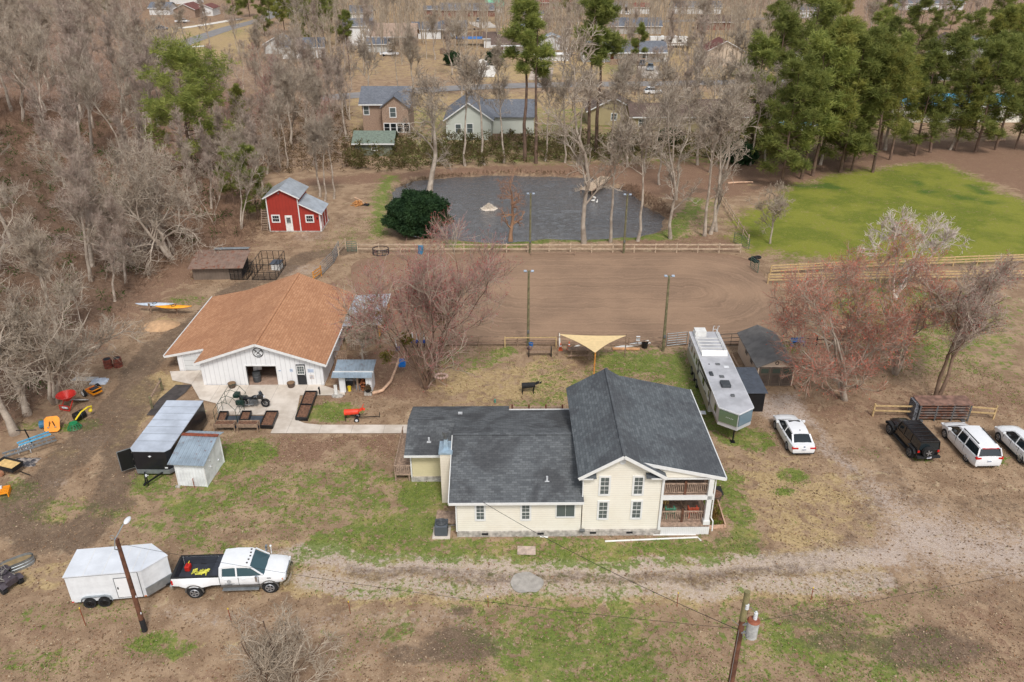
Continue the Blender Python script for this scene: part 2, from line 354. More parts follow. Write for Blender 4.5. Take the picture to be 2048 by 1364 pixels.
# leaf and pine litter
poly('r',[(520,370),(700,350),(800,345),(900,335),(1300,320),(1560,300),(1760,285),(2048,280),(2400,300),(2400,480),(2048,390),(1880,322),(1780,330),(1570,375),(1450,395),(1340,400),(1240,372),(1180,350),(1000,346),(830,356),(760,370)],.95,1.5)
poly('r',[(1230,470),(1480,470),(1480,500),(1230,500)],.7,1);poly('r',[(-400,900),(0,880),(150,770),(300,620),(530,500),(520,370),(560,200),(300,150),(0,-3),(-900,-3)],.85,3)
poly('d',[(-400,860),(-400,300),(60,300),(330,420),(360,500),(300,600),(220,650),(150,760),(60,830),(0,870)],.7,3);poly('r',[(470,875),(560,870),(800,870),(810,940),(700,890),(640,930),(540,930),(530,880)],.75,.8,.4);poly('r',[(1460,800),(2100,720),(2300,860),(1900,840),(1760,870),(1640,860),(1560,830)],.55,2.5);poly('r',[(560,690),(700,700),(820,690),(900,700),(860,800),(650,800),(640,700)],.8,1.2)
poly('r',[(0,1180),(180,1200),(330,1260),(200,1364),(-100,1400)],.4,2);poly('r',[(300,1330),(700,1310),(760,1400),(200,1400)],.45,1);poly('r',[(400,540),(560,480),(700,480),(700,560),(430,560)],.35,2);poly('r',[(1900,1150),(2200,1200),(2200,1420),(1800,1420)],.5,2)
# dark wheel tracks, mud, ash
stroke('d',[(700,500),(620,510),(560,545),(470,580),(400,640),(330,690),(285,745),(235,820),(180,890),(110,950),(55,1000),(20,1040),(60,1075),(150,1075),(215,1010),(235,940),(250,860),(290,770)],1.9,.85,1.0)
stroke('d',[(300,690),(260,750),(200,840),(140,900),(70,960),(10,1020)],1.2,.85,.7)
for b in ((240,975,.9,1.1,.9),(250,1010,1.2,.9,.95),(195,965,1.6,1.4,.35),(915,1295,2.3,1.3,1.0),(840,1310,2,.9,.8),(730,1275,2.4,.6,.5),(1650,1240,3,.9,.7),(1850,1300,4,1.6,.9),(1700,1290,3,1,.8),(1700,905,1.2,.9,.5),(1990,1010,2.4,1,.6),(1720,1100,2.4,.8,.45),(1600,1110,2,.7,.5),(735,930,1.2,1.4,.45),(975,775,1,1.2,.45),(350,1050,2,1,.35),(1260,715,1.5,1,.4),(380,1110,3,.6,.35),(1800,865,3,1.4,.4),(700,1200,0.1,.1,0)): blob('d',*b)
stroke('d',[(1440,1080),(1600,1120),(1800,1180),(2040,1210)],1.0,.5,1.5);stroke('d',[(1560,1120),(1700,1085),(1760,1010),(1700,930),(1620,860)],.8,.5,.6);stroke('d',[(1750,900),(1820,1000),(1990,1030),(2048,1020)],.9,.5,.8);stroke('d',[(560,1215),(900,1260),(1300,1300)],.9,.4,1)
stroke('d',[(920,1070),(1100,1076),(1415,1070)],.3,.5,.4,.1)
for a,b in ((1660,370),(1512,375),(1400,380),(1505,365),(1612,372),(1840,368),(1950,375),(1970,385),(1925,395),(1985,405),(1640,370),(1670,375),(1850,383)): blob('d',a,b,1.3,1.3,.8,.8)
W['d']=np.maximum(W['d'],.9*np.clip(1.3-np.abs(sd-.3),0,1)*near*(.5+.5*vnoise(Xf,Yf,.6,55)))
ncol=len(xs); nrow=len(ys); idx=np.arange(ncol*nrow).reshape(nrow,ncol)
F=np.stack([idx[:-1,:-1],idx[:-1,1:],idx[1:,1:],idx[1:,:-1]],-1).reshape(-1,4)
def rawmesh(name,Vv,Ff):
    me=bpy.data.meshes.new(name); Vv=np.asarray(Vv,np.float32); Ff=np.asarray(Ff,np.int32); k=Ff.shape[1]
    me.vertices.add(len(Vv)); me.vertices.foreach_set('co',Vv.ravel()); me.loops.add(Ff.size); me.loops.foreach_set('vertex_index',Ff.ravel())
    me.polygons.add(len(Ff)); me.polygons.foreach_set('loop_start',np.arange(0,Ff.size,k,dtype=np.int32)); me.polygons.foreach_set('loop_total',np.full(len(Ff),k,np.int32)); me.update(calc_edges=True); return me
gm=rawmesh('ground',np.stack([Xf,Yf,Z],1),F); gm.polygons.foreach_set('use_smooth',[True]*len(gm.polygons))
for nm,(a,b,c) in {'wa':'gsv','wb':'rdp'}.items():
    at=gm.color_attributes.new(nm,'FLOAT_COLOR','POINT'); at.data.foreach_set('color',np.stack([W[a],W[b],W[c],np.ones_like(Xf)],1).astype(np.float32).ravel())
k=NT('ground_mix'); pos=k.n('NewGeometry').outputs['Position']
def att(n):
    a=k.n('Attribute',attribute_name=n); s_=k.n('SeparateColor'); k.l(a.outputs['Color'],s_.inputs[0]); return s_.outputs
wa,wb=att('wa'),att('wb')
n1=k.noise(pos,.55,6,.62,.5); n2=k.noise(pos,2.6,6,.7,.3); n3=k.noise(pos,11,5,.75); n4=k.noise(pos,.14,4,.6); n5=k.noise(pos,30,3,.8)
mp=k.n('Mapping'); k.l(pos,mp.inputs[0]); mp.inputs['Location'].default_value=(31,17,5); m1=k.noise(mp.outputs[0],.9,7,.68,.8); m2=k.noise(mp.outputs[0],4.5,6,.75,.4)
def mask(wt,nz,amt,lo=.42,hi=.58):   # patchy edge from a soft weight
    return k.step(k.math('ADD',wt,k.math('MULTIPLY',k.math('SUBTRACT',nz,.5),amt)),lo,hi)
L=lin
col=k.mix(k.step(n1,.35,.65),L((136,112,90)),L((165,140,114)))
col=k.mix(k.math('MULTIPLY',k.step(m1,.56,.68),.65),col,L((192,172,146)))
col=k.mix(k.math('MULTIPLY',k.step(n2,.55,.7),.5),col,L((112,92,76)))
col=k.mix(k.math('MULTIPLY',mask(wb[0],m1,2.4,.35,.75),.9),col,k.mix(k.step(n3,.4,.6),L((116,90,74)),L((144,114,94))))
straw=k.mix(k.step(m2,.4,.62),L((158,136,98)),L((186,162,122)))
col=k.mix(mask(wa[1],m1,3.6,.34,.95),col,straw)
grav=k.mix(k.step(n3,.38,.62),L((172,156,145)),L((196,181,169)))
col=k.mix(k.math('MULTIPLY',mask(wa[2],m2,2.0,.3,.9),.85),col,grav)
gr=k.mix(k.step(m2,.38,.62),L((84,108,42)),L((114,130,54))); gr=k.mix(k.step(n1,.5,.7),gr,L((146,138,82)))
gm1=k.math('ADD',k.math('MULTIPLY',m1,.5),k.math('MULTIPLY',n2,.5))
col=k.mix(k.math('MULTIPLY',mask(wa[0],gm1,4.6,.42,.80),.85),col,gr)
col=k.mix(k.math('MULTIPLY',mask(wb[1],n2,1.5,.3,.95),.75),col,k.mix(k.step(n3,.4,.6),L((84,70,60)),L((108,92,78))))
pg=k.mix(k.step(n4,.42,.58),L((106,114,42)),L((128,130,52))); pg=k.mix(k.math('MULTIPLY',k.step(n2,.5,.75),.5),pg,L((88,118,44))); 
pg=k.mix(k.math('MULTIPLY',k.step(n3,.55,.7),.35),pg,L((80,98,40))); pg=k.mix(k.math('MULTIPLY',k.step(m1,.52,.66),.4),pg,L((142,140,66))); pg=k.mix(k.math('MULTIPLY',wb[1],.8),pg,L((52,88,34))); col=k.mix(mask(wb[2],gm1,2.4,.35,.72),col,pg)
# small scattered debris and leaf flecks everywhere
col=k.mix(k.math('MULTIPLY',k.step(n3,.58,.68),.5),col,L((200,182,160))); col=k.mix(k.math('MULTIPLY',k.step(m2,.60,.70),.45),col,L((92,76,62)))
col=k.mix(.85,col,k.mix(n5,(.05,.05,.05),(.95,.95,.95)),'SOFT_LIGHT')
k.l(col,k.b.inputs['Base Color']); k.b.inputs['Roughness'].default_value=.95; k.b.inputs['Specular IOR Level'].default_value=.15
hh=k.math('ADD',k.math('MULTIPLY',n2,.6),k.math('MULTIPLY',n3,.3)); k.bump(hh,.8,.12)
gm.materials.append(k.m); tag(newobj('ground',gm),kind='structure')
def sheet(name,pts,z,m,kind='structure',sub=0):
    P=[(a,b,z) for a,b in pts]; me=bpy.data.meshes.new(name); me.from_pydata(P,[],[tuple(range(len(P)))]); me.materials.append(m)
    import bmesh
    b=bmesh.new(); b.from_mesh(me); bmesh.ops.triangulate(b,faces=b.faces); bmesh.ops.recalc_face_normals(b,faces=b.faces)
    for f in b.faces:
        if f.normal.z<0: f.normal_flip()
    b.to_mesh(me); b.free(); o=newobj(name,me); o['kind']=kind; return o
def chaikin(P,n=2,closed=True):
    for _ in range(n):
        Q=[]; m=len(P)
        for i in range(m if closed else m-1):
            a,b=P[i],P[(i+1)%m]; Q+=[(a[0]*.75+b[0]*.25,a[1]*.75+b[1]*.25),(a[0]*.25+b[0]*.75,a[1]*.25+b[1]*.75)]
        P=Q
    return P
# riding arena dirt
# leaf litter and grass tufts lying and standing on the near ground (nobody could count them)
ARX=chaikin(GA([(705,514),(900,508),(1200,504),(1440,505),(1505,520),(1530,556),(1560,600),(1580,650),(1560,688),(1400,690),(1200,690),(900,690),(790,700),(740,640),(700,560)]),1)
CNX=GA([(340,744),(402,742),(412,772),(640,770),(690,792),(600,792),(590,840),(640,851),(820,851),(820,868),(541,868),(558,831),(437,831),(300,832)])
def litter(name,n,seed,kind,mt,label,cat):
    rg=np.random.RandomState(seed); x=rg.uniform(-36,42,n); y=28+74*rg.rand(n)**1.15; ix=np.clip(np.searchsorted(xs,x),0,len(xs)-1); iy=np.clip(np.searchsorted(ys,y),0,len(ys)-1); q=iy*len(xs)+ix
    ok=~inside(x,y,ARX)&~inside(x,y,CNX)&(sd[q]>.6); 
    if kind=='grass': ok&=(rg.rand(n)<np.clip(W['g'][q]*(.2+1.5*np.clip(vnoise(x,y,.5,77)-.4,0,1)*2),0,1)*(1-W['v'][q]*.8)*(1-W['d'][q]*.6))
    else: ok&=(rg.rand(n)<.35+.65*np.clip(vnoise(x,y,.3,78)*1.6-.4,0,1))&(W['p'][q]<.5)&(rg.rand(n)>.7*np.maximum(W['d'][q],np.maximum(W['g'][q],W['v'][q])))
    x,y,z=x[ok],y[ok],Z[q][ok]; N=len(x); a=rg.uniform(0,6.28,N)
    if kind=='grass':
        h=rg.uniform(.03,.08,N); w_=rg.uniform(.015,.04,N); l=rg.normal(scale=.05,size=(N,2)); cx,cy=np.cos(a)*w_,np.sin(a)*w_
        V_=np.stack([np.stack([x-cx,y-cy,z-.01],1),np.stack([x+cx,y+cy,z-.01],1),np.stack([x+cx*.6+l[:,0],y+cy*.6+l[:,1],z+h],1),np.stack([x-cx*.6+l[:,0],y-cy*.6+l[:,1],z+h],1)],1)
    else:
        s=rg.uniform(.012,.034,N); r=rg.uniform(.7,2.6,N); cx,cy=np.cos(a)*s*r,np.sin(a)*s*r; dx,dy=-np.sin(a)*s,np.cos(a)*s; t=rg.uniform(.0,.05,(N,4))+.015
        V_=np.stack([np.stack([x-cx-dx,y-cy-dy,z+t[:,0]],1),np.stack([x+cx-dx,y+cy-dy,z+t[:,1]],1),np.stack([x+cx+dx,y+cy+dy,z+t[:,2]],1),np.stack([x-cx+dx,y-cy+dy,z+t[:,3]],1)],1)
    me=rawmesh(name,V_.reshape(-1,3),np.arange(N*4).reshape(-1,4)); me.materials.append(mt); o=newobj(name,me); tag(o,label,cat,None,'stuff')
def flecks(name,cs,sc=9.0):
    k=NT(name); pos=k.n('NewGeometry').outputs['Position']; a=k.n('TexWhiteNoise'); vm=k.n('VectorMath',operation='SNAP'); k.l(pos,vm.inputs[0]); vm.inputs[1].default_value=(.12,.12,5); k.l(vm.outputs[0],a.inputs['Vector'])
    r=k.n('ValToRGB'); r.color_ramp.interpolation='CONSTANT'; e=r.color_ramp.elements; e[0].color=(*lin(cs[0]),1); e[1].position=1/len(cs); e[1].color=(*lin(cs[1]),1)
    for i in range(2,len(cs)): q=e.new(i/len(cs)); q.color=(*lin(cs[i]),1)
    k.l(a.outputs['Value'],r.inputs[0]); k.l(r.outputs[0],k.b.inputs['Base Color']); k.b.inputs['Roughness'].default_value=.9; k.b.inputs['Specular IOR Level'].default_value=.15; return k.m
litter('leaf_litter',170000,31,'leaf',flecks('litter_flecks',[(164,140,112),(126,98,76),(100,80,62),(178,158,132),(146,112,84),(112,90,70),(138,116,92)]),'dry leaves and twigs strewn over the yard','leaf litter')
litter('grass_tufts',520000,32,'grass',flecks('grass_flecks',[(92,116,46),(110,128,52),(82,106,42),(126,134,66),(100,122,48),(88,110,44)]),'short uneven green grass tufts in the yard','grass')
k=NT('arena_dirt'); pos=k.n('NewGeometry').outputs['Position']
mp=k.n('Mapping'); k.l(pos,mp.inputs[0]); mp.inputs['Location'].default_value=(-10,-77,0); sp=k.n('SeparateXYZ'); k.l(mp.outputs[0],sp.inputs[0])
ax_=k.math('MAXIMUM',k.math('SUBTRACT',k.math('ABSOLUTE',sp.outputs[0]),9.0),0); rr=k.math('SQRT',k.math('ADD',k.math('POWER',ax_,2),k.math('POWER',sp.outputs[1],2)))
wn=k.noise(pos,.35,4,.6,.6); rw=k.math('ADD',rr,k.math('MULTIPLY',wn,2.2)); cb=k.n('CombineXYZ'); k.l(rw,cb.inputs[0])
ring=k.noise(cb.outputs[0],2.2,5,.7); ring2=k.noise(cb.outputs[0],.5,3,.6); fn=k.noise(pos,5,6,.75); big=k.noise(pos,.12,3)
col=k.mix(k.step(ring,.36,.66),lin((130,108,90)),lin((152,126,105))); col=k.mix(k.math('MULTIPLY',k.step(big,.4,.65),.6),col,lin((164,136,112)))
tr=k.math('MULTIPLY',k.step(ring2,.58,.7),k.step(fn,.45,.62)); col=k.mix(k.math('MULTIPLY',tr,.55),col,lin((98,74,62)))
edge=k.step(rr,10.5,13); col=k.mix(k.math('MULTIPLY',edge,.3),col,lin((118,88,72)))
col=k.mix(.4,col,k.mix(fn,(.15,.15,.15),(.85,.85,.85)),'SOFT_LIGHT')
k.l(col,k.b.inputs['Base Color']); k.b.inputs['Roughness'].default_value=.97; k.b.inputs['Specular IOR Level'].default_value=.1; k.bump(k.math('ADD',ring,k.math('MULTIPLY',fn,.5)),.7,.1)
AR=chaikin(GA([(705,514),(900,508),(1200,504),(1440,505),(1505,520),(1530,556),(1560,600),(1580,650),(1560,688),(1400,690),(1200,690),(900,690),(790,700),(740,640),(700,560)]),3)
sheet('riding_arena',AR,.062,k.m)
# pond
k=NT('pond_water'); pos=k.n('NewGeometry').outputs['Position']; wv=k.noise(pos,1.6,5,.65,.8); wv2=k.noise(pos,.25,2)
mp=k.n('Mapping'); k.l(pos,mp.inputs[0]); mp.inputs['Scale'].default_value=(1,2.6,1); mp.inputs['Rotation'].default_value=(0,0,R(12)); wv3=k.noise(mp.outputs[0],2.4,4,.6,.4)
k.b.inputs['Base Color'].default_value=(*lin((146,142,140)),1); k.b.inputs['Metallic'].default_value=.8; k.b.inputs['Roughness'].default_value=.07; k.b.inputs['Specular IOR Level'].default_value=1.0; k.b.inputs['IOR'].default_value=1.5
k.bump(k.math('ADD',wv3,k.math('MULTIPLY',wv,.4)),.5,.25)
me=bpy.data.meshes.new('pond'); bx=[p[0] for p in POND]; by=[p[1] for p in POND]
px_=np.arange(min(bx)-2,max(bx)+2,.16); py_=np.arange(min(by)-2,max(by)+3,.16); PX,PY=np.meshgrid(px_,py_); pi_=np.arange(PX.size).reshape(PX.shape)
wz=(vnoise(PX*.8+PY*.35,PY*2.0-PX*.3,.75,21,3)-.5)*.15+(vnoise(PX,PY,2.2,22,2)-.5)*.018
wz*=.35+.9*vnoise(PX,PY,.09,23,2); pm_=rawmesh('pond_water',np.stack([PX.ravel(),PY.ravel(),(wz-.32).ravel()],1),np.stack([pi_[:-1,:-1],pi_[:-1,1:],pi_[1:,1:],pi_[1:,:-1]],-1).reshape(-1,4)); pm_.polygons.foreach_set('use_smooth',[True]*len(pm_.polygons)); pm_.materials.append(k.m); tag(newobj('pond_water',pm_),kind='structure')
# concrete, rubber, roads
def paved(name,px,z,m): return sheet(name,GA(px),z,m)
k=NT('concrete_slab'); pos=k.n('NewGeometry').outputs['Position']; a=k.noise(pos,.7,5,.6); b=k.noise(pos,14,4,.7); c3=k.noise(pos,.25,4,.65,1)
col=k.mix(k.step(a,.3,.7),lin((188,176,162)),lin((216,206,194))); col=k.mix(k.math('MULTIPLY',k.step(c3,.56,.7),.45),col,lin((146,124,104))); col=k.mix(.4,col,k.mix(b,(.2,.2,.2),(.8,.8,.8)),'SOFT_LIGHT')
sp=k.n('SeparateXYZ'); k.l(pos,sp.inputs[0]); jt=k.math('LESS_THAN',k.math('FRACT',k.math('DIVIDE',sp.outputs[0],2.45)),.014); col=k.mix(k.math('MULTIPLY',jt,.5),col,lin((120,110,100)))
k.l(col,k.b.inputs['Base Color']); k.b.inputs['Roughness'].default_value=.85
conc=k.m
paved('concrete_path',[(340,744),(402,742),(412,772),(640,770),(690,786),(690,792),(600,792),(596,815),(590,840),(610,848),(640,851),(820,851),(820,868),(541,868),(552,845),(558,831),(437,831),(432,808),(400,800),(383,770),(345,762)],.075,conc)
paved('rubber_mat_strip',[(352,771),(384,771),(372,786),(312,832),(293,832),(318,800)],.08,M('mat_rubber',(76,70,68),.9,var=.2,scale=1.5))
def road(name,px,wd,z,m):
    P=chaikin(GA(px),2,False); Lf=[];Rt=[]
    for i,p in enumerate(P):
        a=P[max(i-1,0)]; b=P[min(i+1,len(P)-1)]; dx,dy=b[0]-a[0],b[1]-a[1]; l=math.hypot(dx,dy); nx,ny=-dy/l*wd/2,dx/l*wd/2; Lf.append((p[0]+nx,p[1]+ny)); Rt.append((p[0]-nx,p[1]-ny))
    return sheet(name,Lf+Rt[::-1],z,m)
lt_conc=M('pale_concrete',(222,216,206),.85,var=.06,scale=.2)
road('neighbourhood_road',[(560,205),(760,186),(1000,171),(1300,168),(1700,160),(2200,150)],7,.07,asphalt)
road('side_road',[(300,125),(335,100),(400,75),(470,52),(520,42),(545,28),(560,10),(565,-20)],7,.074,asphalt)
road('far_road',[(1230,47),(1300,44),(1420,40),(1800,30)],8,.07,asphalt)
road('driveway_house_pale',[(978,110),(975,135),(962,168)],5.5,.078,lt_conc)
road('driveway_silver_truck',[(1290,125),(1300,145),(1306,165)],6,.078,M('drive_concrete',(190,180,168),.85,var=.1,scale=.2))
road('driveway_suv',[(1088,128),(1082,150),(1078,168)],6,.078,M('drive_gravel',(176,160,146),.9,var=.15,scale=.3))
road('driveway_carport',[(958,40),(962,50),(1000,60)],9,.078,M('drive_concrete'
,(190,180,168)))
road('driveway_red_roof',[(330,60),(400,52),(520,30)],4,.079,lt_conc)
road('pale_path',[(300,95),(360,96),(440,90)],3,.079,lt_conc)
# ================================================================ trees
def norm(a): return a/(np.linalg.norm(a,axis=-1,keepdims=True)+1e-9)
def children_paths(rg,P,Rr,n,length,ang,up,K,rmul,t0=.3,t1=1.,wob=.25,rend=.35):
    """spawn n child paths on every parent path. P (N,K0,3), Rr (N,K0)"""
    N,K0,_=P.shape; t=np.sort(rg.uniform(t0,t1,(N,n)),1)
    f=t*(K0-1); i=np.clip(f.astype(int),0,K0-2); fr=(f-i)[...,None]; r_=np.arange(N)[:,None]
    p=P[r_,i]*(1-fr)+P[r_,i+1]*fr; d=norm(P[r_,i+1]-P[r_,i]); r=Rr[r_,i]*(1-fr[...,0])+Rr[r_,i+1]*fr[...,0]
    q=rg.normal(size=(N,n,3)); q-=d*(q*d).sum(-1,keepdims=True); q=norm(q)
    a=np.radians(rg.uniform(ang[0],ang[1],(N,n,1))); dr=d*np.cos(a)+q*np.sin(a); dr[...,2]+=up; dr=norm(dr)
    Lc=length*rg.uniform(.55,1.15,(N,n,1))*(1.15-.55*t[...,None])
    p=p.reshape(-1,3); dr=dr.reshape(-1,3); Lc=Lc.reshape(-1,1); r=np.clip(r.reshape(-1)*rmul,.006,None)
    out=[p]; c=p
    for k in range(1,K):
        dr=norm(dr+rg.normal(scale=wob,size=dr.shape)+np.array([0,0,up*.25])); c=c+dr*Lc/(K-1); out.append(c)
    PP=np.stack(out,1); RR=r[:,None]*np.linspace(1,rend,K)[None]
    return PP,RR
def tubes(P,Rr,sides):
    N,K,_=P.shape; d=np.empty_like(P); d[:,1:-1]=P[:,2:]-P[:,:-2]; d[:,0]=P[:,1]-P[:,0]; d[:,-1]=P[:,-1]-P[:,-2]; d=norm(d)
    ref=np.where(np.abs(d[:,:1,2:3])>.9,np.array([[[1.,0,0]]]),np.array([[[0,0,1.]]])); u=norm(np.cross(d,np.broadcast_to(ref,d.shape))); v=np.cross(d,u)
    an=np.arange(sides)*2*np.pi/sides; ring=(u[:,:,None]*np.cos(an)[None,None,:,None]+v[:,:,None]*np.sin(an)[None,None,:,None])*Rr[:,:,None,None]+P[:,:,None]
    V_=ring.reshape(-1,3); b=(np.arange(N)*K*sides)[:,None,None]; kk=(np.arange(K-1)*sides)[None,:,None]; s=np.arange(sides)[None,None]; s2=(s+1)%sides
    a=b+kk+s; c=b+kk+s2; F_=np.stack([a,c,c+sides,a+sides],-1).reshape(-1,4); return V_,F_
def joinvf(L):
    vs=[];fs=[];n=0
    for v,f in L: vs.append(v); fs.append(f+n); n+=len(v)
    return np.concatenate(vs),np.concatenate(fs)
def blades(rg,c,n,rad,ln,wd,up=.0,flat=1.0):
    """n leaf or needle quads scattered round each centre"""
    N=len(c); d=norm(rg.normal(size=(N,n,3))); d[...,2]=d[...,2]*flat+up; d=norm(d)
    base=c[:,None]+d*rad*rg.uniform(.0,.75,(N,n,1)); q=norm(np.cross(d,norm(rg.normal(size=(N,n,3))))); l=ln*rg.uniform(.6,1.2,(N,n,1)); w_=wd*rg.uniform(.6,1.3,(N,n,1))
    tip=base+d*l; V_=np.stack([base-q*w_*.5,base+q*w_*.5,tip+q*w_*.3,tip-q*w_*.3],2).reshape(-1,3); F_=np.arange(N*n*4).reshape(-1,4); return V_,F_
def trunkpath(rg,H,lean,wob,K=9,fork=0):
    t=np.linspace(0,1,K); x=lean[0]*t**1.2*H+np.cumsum(rg.normal(scale=wob,size=K))*H*.03; y=lean[1]*t**1.2*H+np.cumsum(rg.normal(scale=wob,size=K))*H*.03; x-=x[0]; y-=y[0]
    return np.stack([x,y,t*H],1)
def addmesh(name,VF,m,parent,smooth=False):
    me=rawmesh(name,*VF); me.materials.append(m)
    if smooth: me.polygons.foreach_set('use_smooth',[True]*len(me.polygons))
    return newobj(name,me,parent)
def bark(name,c,c2,rnd=.12):
    k=NT(name); pos=k.n('TexCoord').outputs['Object']; a=k.noise(pos,.8,4,.6); b=k.noise(pos,8,3); col=k.mix(k.step(a,.35,.65),lin(c),lin(c2)); col=k.mix(.4,col,k.mix(b,(.1,.1,.1),(.9,.9,.9)),'SOFT_LIGHT')
    oi=k.n('ObjectInfo').outputs['Random']; hs=k.n('HueSaturation'); k.l(col,hs.inputs['Color']); k.l(k.math('MULTIPLY_ADD',oi,rnd*2,1-rnd),hs.inputs['Value']); k.l(hs.outputs[0],k.b.inputs['Base Color']); k.b.inputs['Roughness'].default_value=.9; k.b.inputs['Specular IOR Level'].default_value=.2; MAT[name]=k.m; return k.m
barkg=bark('grey_bark',(184,171,156),(140,126,113)); barkd=bark('dark_bark',(120,98,82),(92,74,62)); barkw=bark('white_dead_bark',(214,204,196),(188,172,160)); barkp=bark('pine_bark',(122,100,86),(90,74,64))
twg=bark('grey_twig',(188,174,156),(152,136,118)); twp=bark('pink_twig',(188,168,156),(158,138,126)); twr=bark('red_twig',(178,140,132),(154,114,108)); two=bark('orange_twig',(192,138,120),(168,118,102)); twb=bark('brown_twig',(140,112,92),(106,84,68))
budm=bark('red_bud',(176,74,72),(150,66,62)); budo=bark('coral_bud',(204,98,76),(182,84,66))
def leafm(name,c,c2,rnd=.15):
    k=NT(name); pos=k.n('TexCoord').outputs['Object']; a=k.noise(pos,.9,3,.6); b=k.noise(pos,6,2); col=k.mix(k.step(a,.38,.62),lin(c),lin(c2)); col=k.mix(.7,col,k.mix(b,(.1,.1,.1),(.9,.9,.9)),'SOFT_LIGHT')
    oi=k.n('ObjectInfo').outputs['Random']; hs=k.n('HueSaturation'); k.l(col,hs.inputs['Color']); k.l(k.math('MULTIPLY_ADD',oi,rnd*2,1-rnd),hs.inputs['Value']); k.l(hs.outputs[0],k.b.inputs['Base Color']); k.b.inputs['Roughness'].default_value=.7; k.b.inputs['Specular IOR Level'].default_value=.3
    tl=k.n('BsdfTranslucent'); k.l(hs.outputs[0],tl.inputs[0]); ms=k.n('MixShader'); ms.inputs[0].default_value=.45; k.l(k.b.outputs[0],ms.inputs[1]); k.l(tl.outputs[0],ms.inputs[2]); k.l(ms.outputs[0],k.o.inputs[0]); MAT[name]=k.m; return k.m
needle=leafm('pine_needles',(146,150,80),(112,122,62),.3); needle2=leafm('yellow_pine_needles',(156,154,80),(122,130,64),.25); holly=leafm('evergreen_leaves',(62,88,52),(42,66,40)); brush=leafm('brush_leaves',(104,106,56),(120,102,72)); ivy=leafm('ivy_leaves',(82,104,46),(62,84,40)); mist=leafm('mistletoe_leaves',(120,110,48),(100,92,44)); wax=leafm('brown_brush',(136,112,84),(110,92,66))
def bare_tree(seed,H,Wd,Rb,bk,tw,nl=16,n2=8,n3=6,n4=5,stems=1,t0=.3,ang=(25,60),up=.28,lean=(0,0),bud=None,twr_=.014,wob=.28,nbud=3,limb=1.0,budsz=.07,budk=.28,wild=.5,br=None):
    rg=np.random.RandomState(seed); TP=[];TR=[]
    for s in range(stems):
        a=rg.uniform(0,6.28); sp=0 if stems==1 else .38
        tp=trunkpath(rg,H*rg.uniform(.82,1),(lean[0]+sp*math.cos(a),lean[1]+sp*math.sin(a)),wild); rr=Rb*(1-np.linspace(0,1,9))**.8*.92+Rb*.07; rr[0]*=1.35; TP.append(tp); TR.append(rr*(1 if stems==1 else .72))
    TP=np.stack(TP);TR=np.stack(TR)
    P1,R1=children_paths(rg,TP,TR,max(3,nl//stems),Wd*.5*limb,ang,up,8,.55,t0,.98,wob*.7)
    P2,R2=children_paths(rg,P1,R1,n2,Wd*.24,(25,60),up*.8,6,.6,.2,1,wob)
    P3,R3=children_paths(rg,P2,R2,n3,Wd*.125,(20,60),up*.7,5,.65,.15,1,wob); R3=np.clip(R3,twr_*1.25,.04)
    P4,R4=children_paths(rg,P3,R3,n4,Wd*.07,(20,55),up*.6,4,.7,.15,1,wob); R4=np.clip(R4,twr_*.75,.02)
    e=T('bare_tree',None,'tree')
    tv=[tubes(TP,TR,8),tubes(P1,np.clip(R1,.03,None),6)]; addmesh('trunk',joinvf(tv),bk,e,True)
    addmesh('branches',joinvf([tubes(P2,np.clip(R2,twr_*1.4,None),4),tubes(P3,R3,3)]),br or tw,e); addmesh('crown',tubes(P4,R4,3),tw,e)
    if bud is not None:
        tips=np.concatenate([P4[:,-1],P3[:,-1]]); tips=tips[rg.rand(len(tips))<budk]; addmesh('buds',blades(rg,tips,nbud,.10,budsz,budsz*.8),bud,e)
    return e
def pine(seed,H,Wd,Rb,nd,t0=.45,nl=26,tuft=30,ln=.42,dead=0,dens=9,top=.55,lean=(0,0),droop=.0):
    rg=np.random.RandomState(seed); tp=trunkpath(rg,H,lean,.15)[None]; tr=(Rb*(1-np.linspace(0,1,9))**.8*.9+Rb*.06)[None]
    n=nl; t=np.linspace(t0,.99,n)+rg.uniform(-.01,.01,n); t=np.clip(t,0,.995); f=t*8; i=np.clip(f.astype(int),0,7); fr=(f-i)[:,None]; p=tp[0,i]*(1-fr)+tp[0,i+1]*fr; r=tr[0,i]
    u=(t-t0)/(1-t0); prof=np.sqrt(np.clip(1-((u-.42)/.66)**2,.08,1))*rg.uniform(.7,1.1,n); a=rg.uniform(0,6.28,n)+np.arange(n)*2.4; el=.05+.75*u**1.5+rg.uniform(-.15,.15,n)
    d=np.stack([np.cos(a)*np.cos(el),np.sin(a)*np.cos(el),np.sin(el)],1); Ln=(Wd*.5*prof*rg.uniform(.7,1.1,n))[:,None]; out=[p];c=p
    for k_ in range(5): d=norm(d+rg.normal(scale=.12,size=d.shape)+np.array([0,0,.05-droop])); c=c+d*Ln/5; out.append(c)
    P1=np.stack(out,1); R1=np.clip(r*.4,.03,.12)[:,None]*np.linspace(1,.3,6)[None]
    P2,R2=children_paths(rg,P1,R1,dens,Wd*.17,(30,75),.22,4,.6,.35,1.,.22); R2=np.clip(R2,.015,None)
    c=np.concatenate([P2[:,-1],P2[:,2],P1[:,-1],P2[:,1][::2]]); c=c+rg.normal(scale=.12,size=c.shape)
    e=T('pine_tree',None,'tree'); addmesh('trunk',joinvf([tubes(tp,tr,8),tubes(P1,R1,5)]),barkp,e,True)
    addmesh('crown',joinvf([blades(rg,c,int(tuft*.62),ln*1.0,ln*1.3,.085,.25,.6)]),nd,e); return e
def setbase(o,px,py,s=1,rz=0,z=0,sz=None,dx=0,dy=0):
    x,y,_=G(px,py); o.location=(x+dx,y+dy,z-.05); o.scale=(s,s,sz or s); o.rotation_euler=(0,0,R(rz)); return o
protos={}
